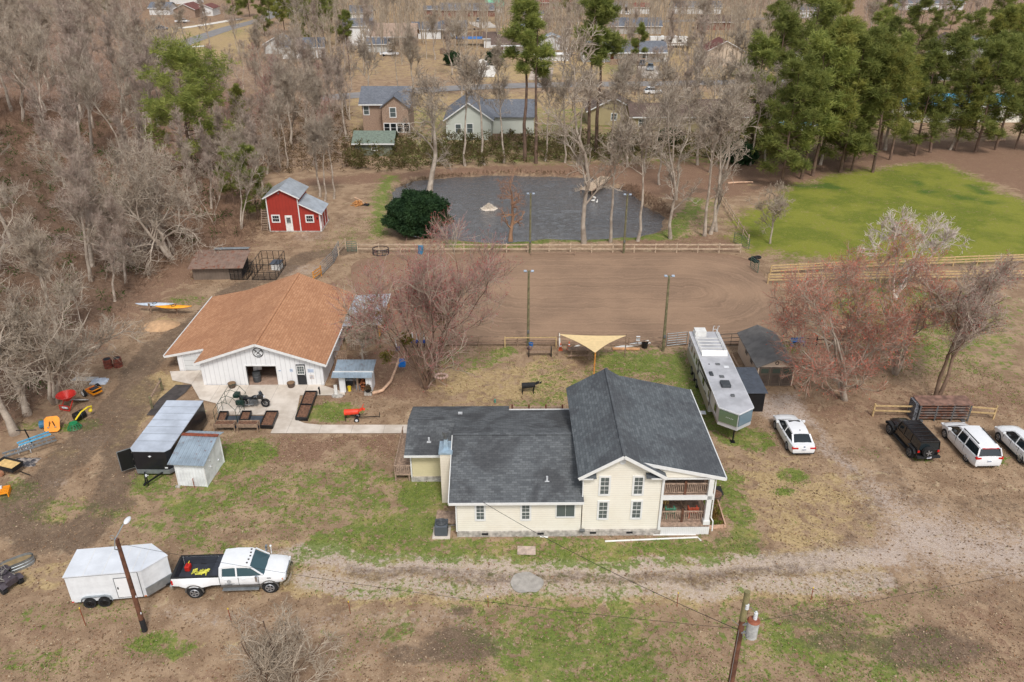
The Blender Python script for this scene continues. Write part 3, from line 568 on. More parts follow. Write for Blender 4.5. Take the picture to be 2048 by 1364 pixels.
used=set()
def place(kind,px,py,s,label,group,rz=None,sz=None,cat='tree',loc=None,tilt=None):
    p=protos[kind]
    if kind in used: o=copytree(p)
    else: used.add(kind); o=p
    rz=rnd.uniform(0,360) if rz is None else rz
    if loc: o.location=(loc[0],loc[1],-.05); o.scale=(s,s,sz or s); o.rotation_euler=(0,0,R(rz))
    else: setbase(o,px,py,s,rz,0,sz)
    if tilt: o.rotation_euler=(R(tilt[0]),R(tilt[1]),R(rz))
    if label.startswith('@'):
        q=P2(o.location.x,o.location.y); k_,fb=label[1:].split('|'); label=autolabel(q[0],q[1],k_,fb)
    tag(o,label,cat,group); return o
rnd=random.Random(4)
MARKS=[(590,462,'the red barn'),(956,262,'the green grey gabled house'),(765,262,'the brick house with four white windows'),(745,312,'the green roofed garden shed'),(1215,245,'the olive gabled house'),(1330,262,'the long olive house'),(1440,262,'the brown brick ranch house'),(1020,108,'the white ranch house with a porch'),(975,140,'the pale driveway'),(1090,136,'the white suv across the road'),(1225,124,'the long white ranch house'),(1300,140,'the silver pickup across the road'),(1435,130,'the tan gabled house'),(1350,92,'the camper trailer'),(1250,68,'the long low grey house'),(920,32,'the long grey roofed house'),(905,78,'the white gabled block'),(790,92,'the tan roofed house'),(712,92,'the tall white two storey house'),(600,118,'the white house in the pink trees'),(390,36,'the red brown roofed house at top left'),(360,46,'the white pickup on the far lawn'),(1075,18,'the long red roofed house'),(1230,28,'the double garage at the top'),(1920,128,'the bright white gabled house'),(1860,245,'the blue roofed building'),(1600,262,'the small blue pool'),(1190,372,'the pond dock'),(1021,482,'the rusty bald cypress'),(836,468,'the round dark evergreen'),(430,555,'the rusty roofed coop'),(388,345,'the broad yellow green pine'),(540,530,'the dog house'),(1700,125,'the pale house in the pines'),(1580,125,'the low white house by the pines'),(335,607,'the kayak rack'),(228,730,'the rusty drums'),(1455,368,'the pale log in the pine straw'),(1780,332,'the top corner of the pasture'),(1600,370,'the left corner of the pasture'),(2000,380,'the right edge of the pasture'),(440,75,'the far left road bend'),(1340,45,'the far road'),(905,172,'the neighbourhood road'),(1480,168,'the right part of the neighbourhood road'),(705,172,'the left part of the neighbourhood road'),(1290,430,'the small bay of the pond'),(1980,283,'the long log under the pines')]
USEDL=set()
def P2(x,y,z=0):
    zc=y*_c-(z-CAMH)*_s; return (1024+FPX*x/zc,682-FPX*(y*_s+(z-CAMH)*_c)/zc)
def autolabel(px,py,kind,fallback):
    c=sorted(MARKS,key=lambda m:math.hypot((m[0]-px)*.6,(m[1]-py)*1.6))[:7]
    for mx,my,nm in c:
        dx,dy=(px-mx)*.6,(py-my)*1.6; 
        if math.hypot(dx,dy)>170: break
        h='right of' if dx>0 else 'left of'; v='in front of' if dy>0 else 'behind'
        opts=[h if abs(dx)>2*abs(dy) else (v if abs(dy)>2*abs(dx) else v[:-3]+' and '+h if False else ('behind and ' if dy<0 else 'in front and ')+h)]
        for far in ('','a little way '):
            for s in opts:
                if far and math.hypot(dx,dy)<70: continue
                L_=kind+' '+far+s+' '+nm
                if L_ not in USEDL and len(L_.split())<=16: USEDL.add(L_); return L_
    return fallback
# prototypes: heights are real metres at scale 1
for i in range(4): protos['wood%d'%i]=bare_tree(10+i,(15,17,13,16)[i],(11,8.5,12,9.5)[i],.24,barkg,(twg,twp,twg,twp)[i],14,7,6,4,br=barkg,twr_=.016,t0=.34,ang=(18,45),up=.42,stems=(1,1,2,1)[i],wild=.6)
for i in range(2): protos['rust%d'%i]=bare_tree(30+i,12,8.5,.14,barkg,(twp,twr)[i],13,6,5,4,br=twg,t0=.3,ang=(15,42),up=.45,bud=budm if i else None,nbud=1,stems=2)
for i in range(3): protos['spread%d'%i]=bare_tree(40+i,9.5,13,.30,barkg,(twg,twg,twp)[i],15,8,6,3,br=barkg,t0=.22,ang=(35,75),up=.18,stems=(2,1,3)[i],wild=1.2,twr_=.016,wob=.34)
for i in range(3): protos['pond%d'%i]=bare_tree(50+i,17,9,.19,barkg,twg,14,6,5,3,br=barkg,t0=(.18,.4,.5)[i],ang=(25,60),up=.3,wild=.5,twr_=.018)
for i in range(2): protos['tallpine%d'%i]=pine(60+i,24,8,.36,needle,.62,24,34,.5,dens=9)
for i in range(3): protos['pine%d'%i]=pine(65+i,18,10.5,.26,(needle,needle,needle2)[i],(.14,.24,.36)[i],34,30,.5,dens=10)
#bare_tree(80,3.2,4.2,.05,barkd,twb,12,6,6,4,stems=4,t0=.1,ang=(15,55),up=.3,twr_=.012)
#bare_tree(81,2.6,4.0,.05,barkd,wax,12,6,6,3,stems=4,t0=.1,ang=(15,60),up=.3,bud=wax,nbud=2,twr_=.012,budsz=.14)
# --- solitary trees with their own shapes
def solo(e,px,py,label,group=None,rz=0,s=1,sz=None): setbase(e,px,py,s,rz,0,sz); tag(e,label,'tree',group); return e
mp_=bare_tree(121,9.8,15.5,.17,barkd,twr,28,9,6,4,stems=6,t0=.12,ang=(25,68),up=.34,bud=budm,br=twg,twr_=.013,nbud=1,wob=.24,budk=.8,budsz=.07); solo(mp_,852,778,'big round bare maple hazed with dark red buds between white barn and riding arena')
lo=mp_.location
for i,(dx,dy,z) in enumerate(((-3.2,1,6.5),(-1.2,-1,5.2),(1.5,0,6.8),(-2.6,-2.5,4.6),(-1,2.4,8.1))):
    rg=np.random.RandomState(i); c=rg.normal(scale=.22,size=(16,3)); m_=addmesh('mistletoe_clump',blades(rg,c,14,.2,.2,.1),mist,mp_); m_.location=(dx,dy,z)
solo(bare_tree(102,8.8,12.5,.26,barkg,two,20,9,7,5,stems=4,t0=.12,ang=(30,68),up=.22,bud=budo,br=twg,twr_=.013,nbud=1,lean=(-.06,.05),budsz=.08,budk=.4),1690,800,'wide bare tree covered in coral red buds just right of the plastic shed')
solo(bare_tree(103,9.0,12.5,.26,barkg,two,18,9,7,5,stems=4,t0=.15,ang=(30,65),up=.22,bud=budo,br=twg,twr_=.013,nbud=1,budsz=.08,budk=.4),1790,748,'coral budded bare tree, behind and right of the one by the plastic shed')
solo(bare_tree(104,10.5,9.5,.24,barkd,twp,18,9,7,5,stems=2,t0=.3,ang=(18,48),up=.36,bud=budm,br=twg,twr_=.013,nbud=1,lean=(.2,.25)),1868,808,'leaning bare tree with forked trunk behind the metal livestock panels')
solo(bare_tree(105,8.2,10.5,.20,barkw,barkw,9,7,6,4,stems=3,t0=.4,ang=(25,60),up=.2,twr_=.022,lean=(.0,.0)),1790,600,'dead silvery white tree rising above the coral budded trees by the pasture')
solo(bare_tree(106,6.0,6.5,.12,barkg,twg,12,7,6,4,t0=.3,ang=(30,65),up=.22),1540,487,'small thin bare tree alone on the green pasture corner')
solo(bare_tree(107,2.3,7.4,.04,barkd,twg,14,6,5,4,stems=6,t0=.08,ang=(20,60),up=.25,twr_=.013),560,1420,'wide leafless bush at the bottom edge of the photo')
solo(bare_tree(108,9.5,5.0,.24,bark('cypress_bark',(160,124,98),(128,98,78)),bark('cypress_twig',(176,134,108),(150,112,90)),22,4,4,3,t0=.2,ang=(60,88),up=.05,twr_=.008),1021,482,'rusty brown bald cypress with a straight flared trunk at the near pond edge')
solo(bare_tree(109,16,12,.42,barkg,twg,16,7,5,3,br=barkg,t0=.28,ang=(35,80),up=.1,wild=1.1,twr_=.02,wob=.4),858,392,'tall crooked pale tree with drooping broken limbs on the left pond bank')
solo(pine(110,15,18,.34,needle,.3,36,30,.5,dens=14,lean=(.03,0)),388,345,'broad yellow green pine standing alone among bare trees left of the red barn')
solo(bare_tree(111,10.5,17,.36,barkg,twg,20,9,6,4,br=barkg,stems=2,t0=.2,ang=(38,80),up=.16,wild=1.2,twr_=.016,wob=.36),345,520,'sprawling bare oak with long level limbs behind the coop')
solo(bare_tree(112,9,12,.26,barkg,twg,20,9,6,4,br=barkg,stems=3,t0=.22,ang=(30,72),up=.22,wild=1,twr_=.015,lean=(.22,0)),110,808,'forked bare tree leaning out over the dirt track above the red spreader')
solo(bare_tree(113,11,9,.28,barkg,twg,16,8,6,3,br=barkg,t0=.35,ang=(30,70),up=.2,lean=(-.2,.1)),55,830,'pale trunked bare tree leaning left behind the red spreader')
solo(bare_tree(114,11,9,.30,barkg,twg,16,8,6,3,br=barkg,t0=.35,ang=(30,70),up=.2,lean=(-.25,.1)),30,868,'thick bare trunk at the left photo edge above the ladders')
solo(bare_tree(115,6,6,.13,barkg,twg,12,7,6,4,t0=.3,ang=(25,60),up=.2,lean=(-.1,0)),737,752,'slim bare sapling just behind the right side of the little tool shed')
# --- rows by the pond
PG='bare trees round the pond'
pl=[(1168,488,'pond0',1.5,'very tall pale bare tree between fence and pond, nearest the dock'),(1221,486,'pond1',.98,'slender bare tree between fence and pond, left of a lamp pole'),(1275,484,'pond2',1.02,'slender bare tree between fence and pond, right of a lamp pole'),(1341,478,'pond0',1.12,'bare tree with one stout stem by the small bay of the pond'),(1409,472,'pond1',1.1,'left stem of the trio of bare trees by the fence corner'),(1421,468,'pond2',1.15,'middle stem of the trio of bare trees by the fence corner'),(1432,463,'pond0',1.08,'right stem of the trio of bare trees by the fence corner')]
for px,py,kd,s,lb in pl: place(kd,px,py,s,lb,PG)
for px,py,kd,s in ((930,332,'pond2',.95),(968,330,'pond1',.98),(1008,326,'pond2',.8),(1091,322,'pond1',.8),(1130,326,'pond2',.8),(1158,322,'pond1',.85),(1222,330,'pond1',.85),(1255,334,'pond0',.9),(1290,345,'pond0',.8),(1318,370,'pond2',.75),(1345,360,'pond1',.8),(1352,400,'pond0',.8),(1395,330,'pond0',.95),(1420,345,'pond0',.9),(1452,338,'pond0',.85),(1500,330,'pond2',.8),(1475,318,'pond1',.85),(1530,322,'pond0',.8),(1240,300,'pond1',.9),(1310,305,'pond2',.9)):
    place(kd,px,py,s*1.15,'@bare row tree|bare grey tree in the leaf strewn row along the far side of the pond','bare trees in the row behind the pond')
for px,py,s,sz,k_,lb in ((1050,322,.98,1,'tallpine0','tall bare stemmed pine behind the pond, left one of a close pair'),(1072,327,.86,.9,'tallpine1','tall bare stemmed pine behind the pond, right one of a close pair'),(1176,312,.96,1,'tallpine1','tall dark stemmed pine behind the dock, left of its twin'),(1191,306,.98,.98,'tallpine0','tall dark stemmed pine behind the dock, right of its twin')): place(k_,px,py,s,lb,'tall pines behind the pond',sz=sz)
place('tallpine0',700,150,.62,'tall pine beside the white two storey house in the back','tall pines behind the pond'); place('tallpine1',1270,190,.6,'dark narrow pine in front of the neighbourhood road','tall pines behind the pond')
# pine stand upper right
PS=[(1562,372),(1602,358),(1625,352),(1680,345),(1702,342),(1745,345),(1500,300),(1590,335),(1640,325),(1690,322),(1760,300),(1780,320),(1830,312),(1860,305),(1910,302),(1950,305),(1990,300),(2030,298),(2070,300),(1950,262),(1580,300),(1540,250),(1600,240),(1680,220),(1760,215),(1900,215),(1960,200),(2030,210),(1560,180),(1640,160),(1820,160),(1930,150),(2020,160),(1740,150),(1540,130),(1650,110),(1860,110),(1980,100),(2060,110),(1760,95),(1580,80),(1680,60),(1900,60),(2020,50)]
for n_,(px,py) in enumerate(PS): place('pine%d'%(n_%3),px,py,rnd.choice((.72,.9,1.0,1.12))*rnd.uniform(.93,1.07)*(1 if py>200 else .9),'@green pine|'+('green pine in the front row of the stand above the pasture' if py>290 else 'green pine deep in the stand at the upper right' if py>150 else 'distant green pine at the top right behind the stand'),'pines in the stand above the pasture')
for n_,(px,py) in enumerate(((470,30),(500,22),(540,38),(560,20),(590,40),(610,30),(640,35),(600,60),(570,55),(530,60),(665,50),(655,25),(620,75),(650,80),(1120,30),(1160,32),(1200,45),(220,10),(180,5),(230,30))): place('pine%d'%(n_%3),px,py+12,rnd.uniform(.7,.95),'@distant pine|distant dark green pine among the roofs at the top of the photo','distant pines among the houses')
place('pine2',482,285,.42,'small yellow green pine below and right of the broad pine','small pines left of the red barn',sz=.5);place('pine0',517,440,.45,'small dark pine touching the left wall of the red barn','small pines left of the red barn',sz=.5); place('pine1',470,410,.4,'small pine in the thicket left of the red barn','small pines left of the red barn')
# left wood
def scatter(poly,n,dmin,seed):
    P=GA(poly); xs_=[p[0] for p in P]; ys_=[p[1] for p in P]; rr=random.Random(seed); out=[]; tries=0; PP=np.array(P)
    while len(out)<n and tries<n*60:
        tries+=1; x=rr.uniform(min(xs_),max(xs_)); y=rr.uniform(min(ys_),max(ys_)); sc=dmin*(1 if y<160 else 1.6)
        if not inside(np.array([x]),np.array([y]),P)[0]: continue
        if any((x-a)**2+(y-b)**2<sc*sc for a,b in out): continue
        out.append((x,y))
    return out
WD='bare trees of the wood on the left'
WOODN=[0]
for x,y in scatter([(-160,700),(-160,60),(230,60),(300,150),(330,230),(300,330),(200,420),(180,640),(80,760),(-20,850)],84,3.7,1):
    k_=rnd.choice(['wood0','wood1','wood2','wood3','wood0','rust1','spread0','spread2']) if y<105 else rnd.choice(['wood0','wood1','wood2','wood3'])
    s=rnd.uniform(.85,1.2); place(k_,0,0,s*(.7 if k_.startswith('spread') else .9 if y<120 else 1.1),'@bare wood tree|bare tree in the '+('front' if y<85 else 'middle' if y<130 else 'back' if y<180 else 'farthest')+' belt of the left wood, '+('at the photo edge' if P2(x,y)[0]<90 else 'well inside the wood' if P2(x,y)[0]<190 else 'towards the red barn'),WD,loc=(x,y))
for x,y in scatter([(210,640),(190,440),(330,350),(520,330),(545,350),(500,480),(400,470),(380,520),(300,560)],22,3.2,2):
    place(rnd.choice(['rust0','wood1','wood2','spread1']),0,0,rnd.uniform(.55,.75),'@low thicket tree|low bare tree in the thicket between the wood and the red barn','thicket trees left of the red barn',loc=(x,y))
for x,y in scatter([(420,330),(330,220),(420,180),(520,150),(660,190),(700,230),(700,330),(600,335),(530,345)],38,4,3):
    place(rnd.choice(['rust0','rust1','wood1','wood2','wood0']),0,0,rnd.uniform(.75,1.0),'@pinkish grey bare tree|pinkish grey bare tree in the grove behind the red barn, '+('its left part' if P2(x,y)[0]<460 else 'its middle' if P2(x,y)[0]<580 else 'its right part'),'grove of bare trees behind the red barn',loc=(x,y))
for x,y in scatter([(-200,58),(-200,5),(200,5),(300,20),(240,58)],24,9,4): place(rnd.choice(['wood0','wood1','wood3']),0,0,rnd.uniform(1.0,1.3),'@faraway bare tree|faraway bare tree at the top left of the photo','faraway bare trees',loc=(x,y))
for n_,(px,py) in enumerate(((650,402),(668,398),(640,395),(575,335))): place(('pond1','pond2','wood0','pond2')[n_],px,py,.75,('bare tree right behind the red barn, left of its twin','bare tree right behind the red barn, right of its twin','thin bare tree touching the back of the red barn','tall slim bare tree behind the left corner of the red barn')[n_],'bare trees right behind the red barn')
for n_,(px,py) in enumerate(((700,240),(740,255),(690,150),(730,70),(770,60),(790,50),(810,45),(750,120),(800,200),(830,215),(870,120),(905,150),(925,205),(1000,215),(1060,140),(1110,110),(1125,160),(1150,90),(1240,130),(1262,160),(1330,150),(1370,190),(1400,120),(1430,200),(1360,80),(1320,60),(1470,100),(1500,160),(1280,230),(1340,250),(1400,240),(1460,230),(1490,260),(1380,280),(1440,290),(1700,40),(1800,60),(1660,75),(1880,40),(1640,200),(380,130),(345,110),(420,100),(600,110),(560,140),(480,110),(640,120),(880,40),(1000,50),(1230,60),(1180,70),(1420,60),(1520,40),(1740,70),(1940,80),(1735,110),(1650,130),(1870,90),(1640,330),(1770,300),(1900,300))):
    place(rnd.choice(['pond1','wood0','wood1','rust0','wood3','pond2']),px,py,rnd.uniform(.85,1.2),'@bare yard tree|bare yard tree among the neighbouring houses at the back','bare trees among the neighbouring houses')
# round evergreen shrub
def leafball(name,label,cat,px,py,rx,ry,rz,n,m,ls,seed,group=None,stem=True,zc=None):
    rg=np.random.RandomState(seed); d=norm(rg.normal(size=(n,3))); lump=1+.16*np.sin(d[:,0]*5+seed)*np.sin(d[:,1]*6+1)+.12*np.sin(d[:,2]*9+d[:,0]*4); r=lump*rg.uniform(.72,1.02,n)**.6
    c=d*r[:,None]*np.array([rx,ry,rz]); c[:,2]=np.maximum(c[:,2]+(zc or rz*.95),.15); e=T(name,label,cat,(*G(px,py)[:2],0),0,group)
    addmesh('crown',blades(rg,c,4,ls*.6,ls,ls*.6),m,e)
    if stem: P=[trunkpath(rg,rz*1.3,(.12*math.cos(a),.12*math.sin(a)),.3) for a in (0,2,4)]; addmesh('trunk',tubes(np.stack(P),np.stack([np.linspace(.14,.04,9)]*3),6),barkd,e,True)
    return e
leafball('evergreen_tree','dense round dark evergreen in front of the left end of the pond','tree',836,468,3.6,3.0,2.6,9000,holly,.24,3)
def farwood(name,polypx,n,m,seed,H,label):
    # a far wood that reads as one mass: stems with forking limbs
    rg=np.random.RandomState(seed); P=GA(polypx); xs_=[p[0] for p in P]; ys_=[p[1] for p in P]; x=rg.uniform(min(xs_),max(xs_),n*5); y=rg.uniform(min(ys_),max(ys_),n*5); i=inside(x,y,P); x,y=x[i][:n],y[i][:n]; N=len(x)
    h=H*rg.uniform(.7,1.15,N); z=np.linspace(0,1,5); l=rg.normal(scale=.06,size=(N,2)); P0=np.stack([x[:,None]+l[:,:1]*z*h[:,None],y[:,None]+l[:,1:]*z*h[:,None],z*h[:,None]],2); R0=np.full((N,5),.16)*np.linspace(1,.25,5)
    P1,R1=children_paths(rg,P0,R0,10,H*.32,(20,50),.35,4,.5,.3,1,.2); P2_,R2=children_paths(rg,P1,R1,5,H*.16,(20,55),.3,3,.6,.2,1,.25)
    o=addmesh(name,joinvf([tubes(P0,R0,4),tubes(P1,np.clip(R1,.03,None),3),tubes(P2_,np.clip(R2,.025,None),3)]),m,None); o['kind']='stuff'; o['label']=label; o['category']='far trees'; return o
farwood('far_wood',[(-300,30),(-300,-4),(430,-4),(280,25)],420,twg,41,14,'far grey wood along the very top left of the photo')
farwood('far_tree_line',[(560,18),(560,-4),(2100,-4),(2100,40),(1700,60),(1620,30),(1300,6),(1060,4),(760,16)],420,twp,42,13,'far line of bare trees along the top edge of the photo')
farwood('back_garden_trees',[(560,140),(640,30),(860,20),(1640,20),(1640,130),(1500,160),(1300,110),(900,120),(700,160)],650,twg,43,13,'scattered bare trees between the far back gardens')
for n_,(px,py,r_,h) in enumerate(((990,130,2.4,3.5),(1255,300,2,2),(1480,325,2.5,2.5),(1340,290,2.2,2.4),(905,130,2.2,3))): leafball('evergreen_bush',('dark evergreen bush by the pale driveway at the back','evergreen bush beyond the dock','dark evergreen bush at the left end of the pine stand','dark evergreen bush in the trees behind the small pond bay','narrow evergreen on a back lawn beside the tan roofed house')[n_],'bush',px,py,r_,r_,h*.6,900,holly,.4,20+n_)
# understorey: brush nobody could count
def thicket(name,polypx,n,m,seed,h=1.2,label=None,twig=True,ls=.3,nb=26):
    rg=np.random.RandomState(seed); P=GA(polypx); xs_=[p[0] for p in P]; ys_=[p[1] for p in P]; x=rg.uniform(min(xs_),max(xs_),n*4); y=rg.uniform(min(ys_),max(ys_),n*4); i=inside(x,y,P); x,y=x[i][:n],y[i][:n]
    c=np.stack([x,y,rg.uniform(.1,h,len(x))],1); L_=[blades(rg,c,nb,.9,ls,ls*.4,.1)]
    o=addmesh(name,joinvf(L_),m,None); o['kind']='stuff'; 
    if label: o['label']=label; o['category']='undergrowth'
    return o
def twigmass(name,polypx,n,m,seed,h=1.6,label=None):
    rg=np.random.RandomState(seed); P=GA(polypx); xs_=[p[0] for p in P]; ys_=[p[1] for p in P]; x=rg.uniform(min(xs_),max(xs_),n*4); y=rg.uniform(min(ys_),max(ys_),n*4); i=inside(x,y,P); x,y=x[i][:n],y[i][:n]; N=len(x)
    d=norm(rg.normal(size=(N,3))*[1,1,.3]+[0,0,.9]); l=rg.uniform(.5,1,N)[:,None]*h; p=np.stack([x,y,np.zeros(N)],1); q=[p]
    for k_ in range(3): d=norm(d+rg.normal(scale=.25,size=d.shape)); q.append(q[-1]+d*l/3)
    P0=np.stack(q,1); R0=np.full((N,4),.02)*np.linspace(1,.5,4); P1,R1=children_paths(rg,P0,R0,5,h*.5,(20,60),.2,3,.7,.2,1,.25)
    o=addmesh(name,joinvf([tubes(P0,R0,3),tubes(P1,np.clip(R1,.011,None),3)]),m,None); o['kind']='stuff'
    if label: o['label']=label; o['category']='undergrowth'
    return o
wpoly=[(-160,860),(-160,200),(300,200),(330,330),(520,340),(530,470),(480,500),(380,520),(320,560),(230,640),(180,700),(130,760),(40,850),(0,870)]
twigmass('forest_brush',wpoly,9000,twb,5,2.0,'tangled brown brush under the bare trees on the left')
thicket('forest_greenery',[(-160,860),(-160,250),(300,250),(520,420),(480,490),(380,510),(320,560),(230,640),(130,760),(0,870)],330,ivy,6,1.4,'patches of green vine and holly in the left wood')
thicket('pond_hedge',[(690,345),(690,285),(800,290),(880,290),(1230,285),(1560,285),(1560,318),(1300,320),(1150,326),(900,338),(780,345)],1000,brush,7,2.4,'olive green overgrown hedge behind the pond',ls=.34,nb=34)
thicket('grove_brush',[(530,345),(430,300),(560,200),(700,230),(700,345),(560,350)],500,wax,8,1.8,'brown brush under the grove behind the red barn')
twigmass('far_wood_brush',[(-260,200),(-260,-2),(330,-2),(230,60),(300,150),(330,220)],9000,twp,15,4.5,'pinkish brown twiggy mass of the far wood at the upper left')
twigmass('grove_twigs',[(530,345),(330,250),(400,140),(660,130),(700,230),(700,345),(560,350)],2500,twp,9,2.2,'pinkish twiggy brush in the grove behind the red barn')
twigmass('pond_edge_weeds',[(800,372),(830,358),(900,348),(1000,343),(1180,344),(1180,351),(1000,348),(900,354),(836,364),(806,380)],420,wax,19,.6,'dry brown weeds along the far pond bank')
twigmass('pond_bank_brush',[(1270,372),(1350,420),(1340,440),(1310,425),(1285,405),(1235,374)],500,twb,10,.8,'dead brown weeds on the right pond bank')
# ================================================================ buildings
def groof(mb,x0,x1,y0,y1,ze,zr,axis='y',t=.12,rp=None):
    """gable roof; axis = direction of the ridge; rp = ridge position across"""
    if axis=='y':
        r=(x0+x1)/2 if rp is None else rp
        mb.slab([(x0,y0,ze),(r,y0,zr),(r,y1,zr),(x0,y1,ze)],t); mb.slab([(r,y0,zr),(x1,y0,ze),(x1,y1,ze),(r,y1,zr)],t)
    else:
        r=(y0+y1)/2 if rp is None else rp
        mb.slab([(x0,y0,ze),(x0,r,zr),(x1,r,zr),(x1,y0,ze)],t); mb.slab([(x0,r,zr),(x0,y1,ze),(x1,y1,ze),(x1,r,zr)],t)
    return mb
def gwall(mb,x0,x1,y0,y1,ze,zr,axis='y',z0=0,rp=None):
    """closed gable volume"""
    if axis=='y':
        r=(x0+x1)/2 if rp is None else rp
        P=[(x0,y0,z0),(x1,y0,z0),(x1,y0,ze),(r,y0,zr),(x0,y0,ze)]; return mb.prism(P,(0,y1-y0,0))
    r=(y0+y1)/2 if rp is None else rp
    P=[(x0,y0,z0),(x0,y1,z0),(x0,y1,ze),(x0,r,zr),(x0,y0,ze)]; return mb.prism(P,(x1-x0,0,0))
def window(par,x,y,z,w,h,face='-y',cols=2,rows=4,fr=.09,fm=None,pm=None,sill=True,name='window'):
    """framed window centred at x (or y), bottom z, standing proud of the wall plane"""
    a=MB(); g=MB(); d=.05
    def bx(m,u0,u1,z0,z1,dd0,dd1):
        if face=='-y': m.box(x+u0,x+u1,y-dd1,y-dd0,z0,z1)
        elif face=='+y': m.box(x+u0,x+u1,y+dd0,y+dd1,z0,z1)
        elif face=='-x': m.box(x-dd1,x-dd0,y+u0,y+u1,z0,z1)
        else: m.box(x+dd0,x+dd1,y+u0,y+u1,z0,z1)
    bx(a,-w/2-fr,-w/2,z-fr,z+h+fr,0,d); bx(a,w/2,w/2+fr,z-fr,z+h+fr,0,d); bx(a,-w/2,w/2,z+h,z+h+fr,0,d); bx(a,-w/2,w/2,z-fr,z,0,d+.02)
    for i in range(1,cols): bx(a,-w/2+w*i/cols-.008,-w/2+w*i/cols+.008,z,z+h,.022,.034)
    for i in range(1,rows): bx(a,-w/2,w/2,z+h*i/rows-(.022 if i==rows/2 else .007),z+h*i/rows+(.022 if i==rows/2 else .007),.023,.037)
    bx(g,-w/2,w/2,z,z+h,.004,.02)
    f=a.build(name,fm or trim,par); g.build('pane',pm or GLL,f); return f
# ---------------- farmhouse
fh=T('farmhouse','cream two storey farmhouse with charcoal shingle roof and a double porch on its right','house',(-3.4,38.95,0),.6)
def L0(m): return m.move(3.4,-38.95,0)     # builder coordinates below are in place, then brought to the base
b=MB(); b.box(-3.45,4.1,38.9,48.9,0,.42); b.box(4.1,9.35,38.95,48.9,0,.42); b.box(-6.9,-3.45,44.6,49.6,0,.4); L0(b).build('foundation',block,fh)
b=MB(); gwall(b,-3.4,4.3,39.0,48.9,2.75,4.28,'x',.43,43.8); L0(b).build('wall',cream,fh)
b=MB(); gwall(b,-6.8,-3.4,44.7,49.5,2.42,3.3,'x',.41,47.0); L0(b).build('wing_wall',cream2,fh)
b=MB(); gwall(b,4.38,9.15,39.1,48.8,4.72,6.18,'y',.43,6.7); L0(b).build('tower_wall',cream,fh,'two storey gabled section with cream siding')
b=MB()
b.beam((-3.85,43.8,4.49),(4.4,43.8,4.49),.28,.05); b.slab([(-3.85,38.6,2.98),(-3.85,43.8,4.46),(4.4,43.8,4.46),(4.4,38.6,2.98)],.1); b.slab([(-3.85,43.8,4.46),(-3.85,49.3,2.86),(4.4,49.3,2.86),(4.4,43.8,4.46)],.1)
L0(b).build('roof',roofA,fh)
b=MB(); b.slab([(-7.2,44.1,2.62),(-7.2,47.0,3.5),(-3.86,47.0,3.5),(-3.86,44.1,2.62)],.1); b.slab([(-7.2,47.0,3.5),(-7.2,50.1,2.72),(-.1,50.1,2.72),(-.1,47.0,3.56)],.1); L0(b).build('wing_roof',roofA,fh)
b=MB(); b.slab([(4.0,38.62,4.78),(6.65,38.62,6.38),(6.75,49.2,6.38),(4.0,49.2,4.78)],.12)
b.slab([(6.66,38.62,6.38),(9.3,38.62,4.78),(9.3,39.25,4.78),(6.66,39.25,6.38)],.12)
b.slab([(6.66,39.26,6.38),(7.75,39.26,5.70),(7.85,49.2,5.70),(6.76,49.2,6.38)],.12)
b.slab([(7.76,39.0,5.64),(13.0,39.0,4.46),(13.0,49.4,4.46),(7.86,49.4,5.64)],.12)
for xa,xb in ((4.1,5.1),(8.1,9.2)): b.slab([(xa,38.72,4.66),(xb,38.72,4.66),(xb,39.05,4.82),(xa,39.05,4.82)],.06)
b.beam((6.66,38.65,6.41),(6.76,49.15,6.41),.2,.05)
L0(b).build('upper_roof',roofB,fh)
b=MB(); b.beam((4.0,38.6,4.68),(6.66,38.6,6.28),.04,.2); b.beam((6.66,38.6,6.28),(9.32,38.6,4.68),.04,.2); b.beam((7.8,38.97,5.52),(13.0,38.97,4.34),.04,.22); b.beam((13.03,38.95,4.36),(13.03,49.42,4.36),.06,.2)
b.box(-3.87,4.4,38.55,38.6,2.80,2.97); b.box(-7.22,-3.9,44.04,44.09,2.44,2.6); b.box(-.1,4.4,49.31,49.4,2.7,2.9); b.beam((-3.89,38.6,2.9),(-3.89,43.8,4.36),.05,.16)
b.box(9.16,9.30,38.97,39.09,.43,4.66); b.box(4.30,4.37,38.97,39.09,2.99,4.66); b.box(-3.5,-3.41,38.93,38.99,.43,2.8); b.box(-6.9,-6.81,44.6,44.7,.41,2.42); b.box(4.1,4.9,38.66,38.7,4.58,4.66); b.box(8.4,9.3,38.66,38.7,4.58,4.66)
L0(b).build('fascia_trim',trim,fh)
b=MB(); b.prism([(9.2,39.12,4.75),(12.4,39.12,4.42),(12.4,39.12,4.38),(9.2,39.12,4.38)],(0,.08,0)); b.prism([(7.9,39.11,4.8),(9.15,39.11,4.8),(9.15,39.11,5.2),(7.9,39.11,5.48)],(0,.06,0)); b.prism([(9.16,39.11,4.38),(12.7,39.11,4.38),(9.16,39.11,5.2)],(0,.06,0)); L0(b).build('gable_infill',cream,fh)
fh['hint']=''; del fh['hint']
for x,z,h in ((5.66,3.2,1.25),(7.72,3.2,1.25),(5.66,1.32,1.25),(7.74,1.34,1.25)): window(fh,x+3.4,39.1-38.95,z,.5,h,cols=2,rows=4,fr=.12)
for x in (-1.97,.85): window(fh,x+3.4,.05,1.38,.46,1.08,cols=2,rows=4,fr=.12)
window(fh,3.32+3.4,.05,1.55,1.1,.98,cols=2,rows=1,fr=.07)
b=MB(); b.cyl((6.66,39.05,5.62),(6.66,39.10,5.62),.2,n=14); L0(b).build('attic_vent',pale,fh)
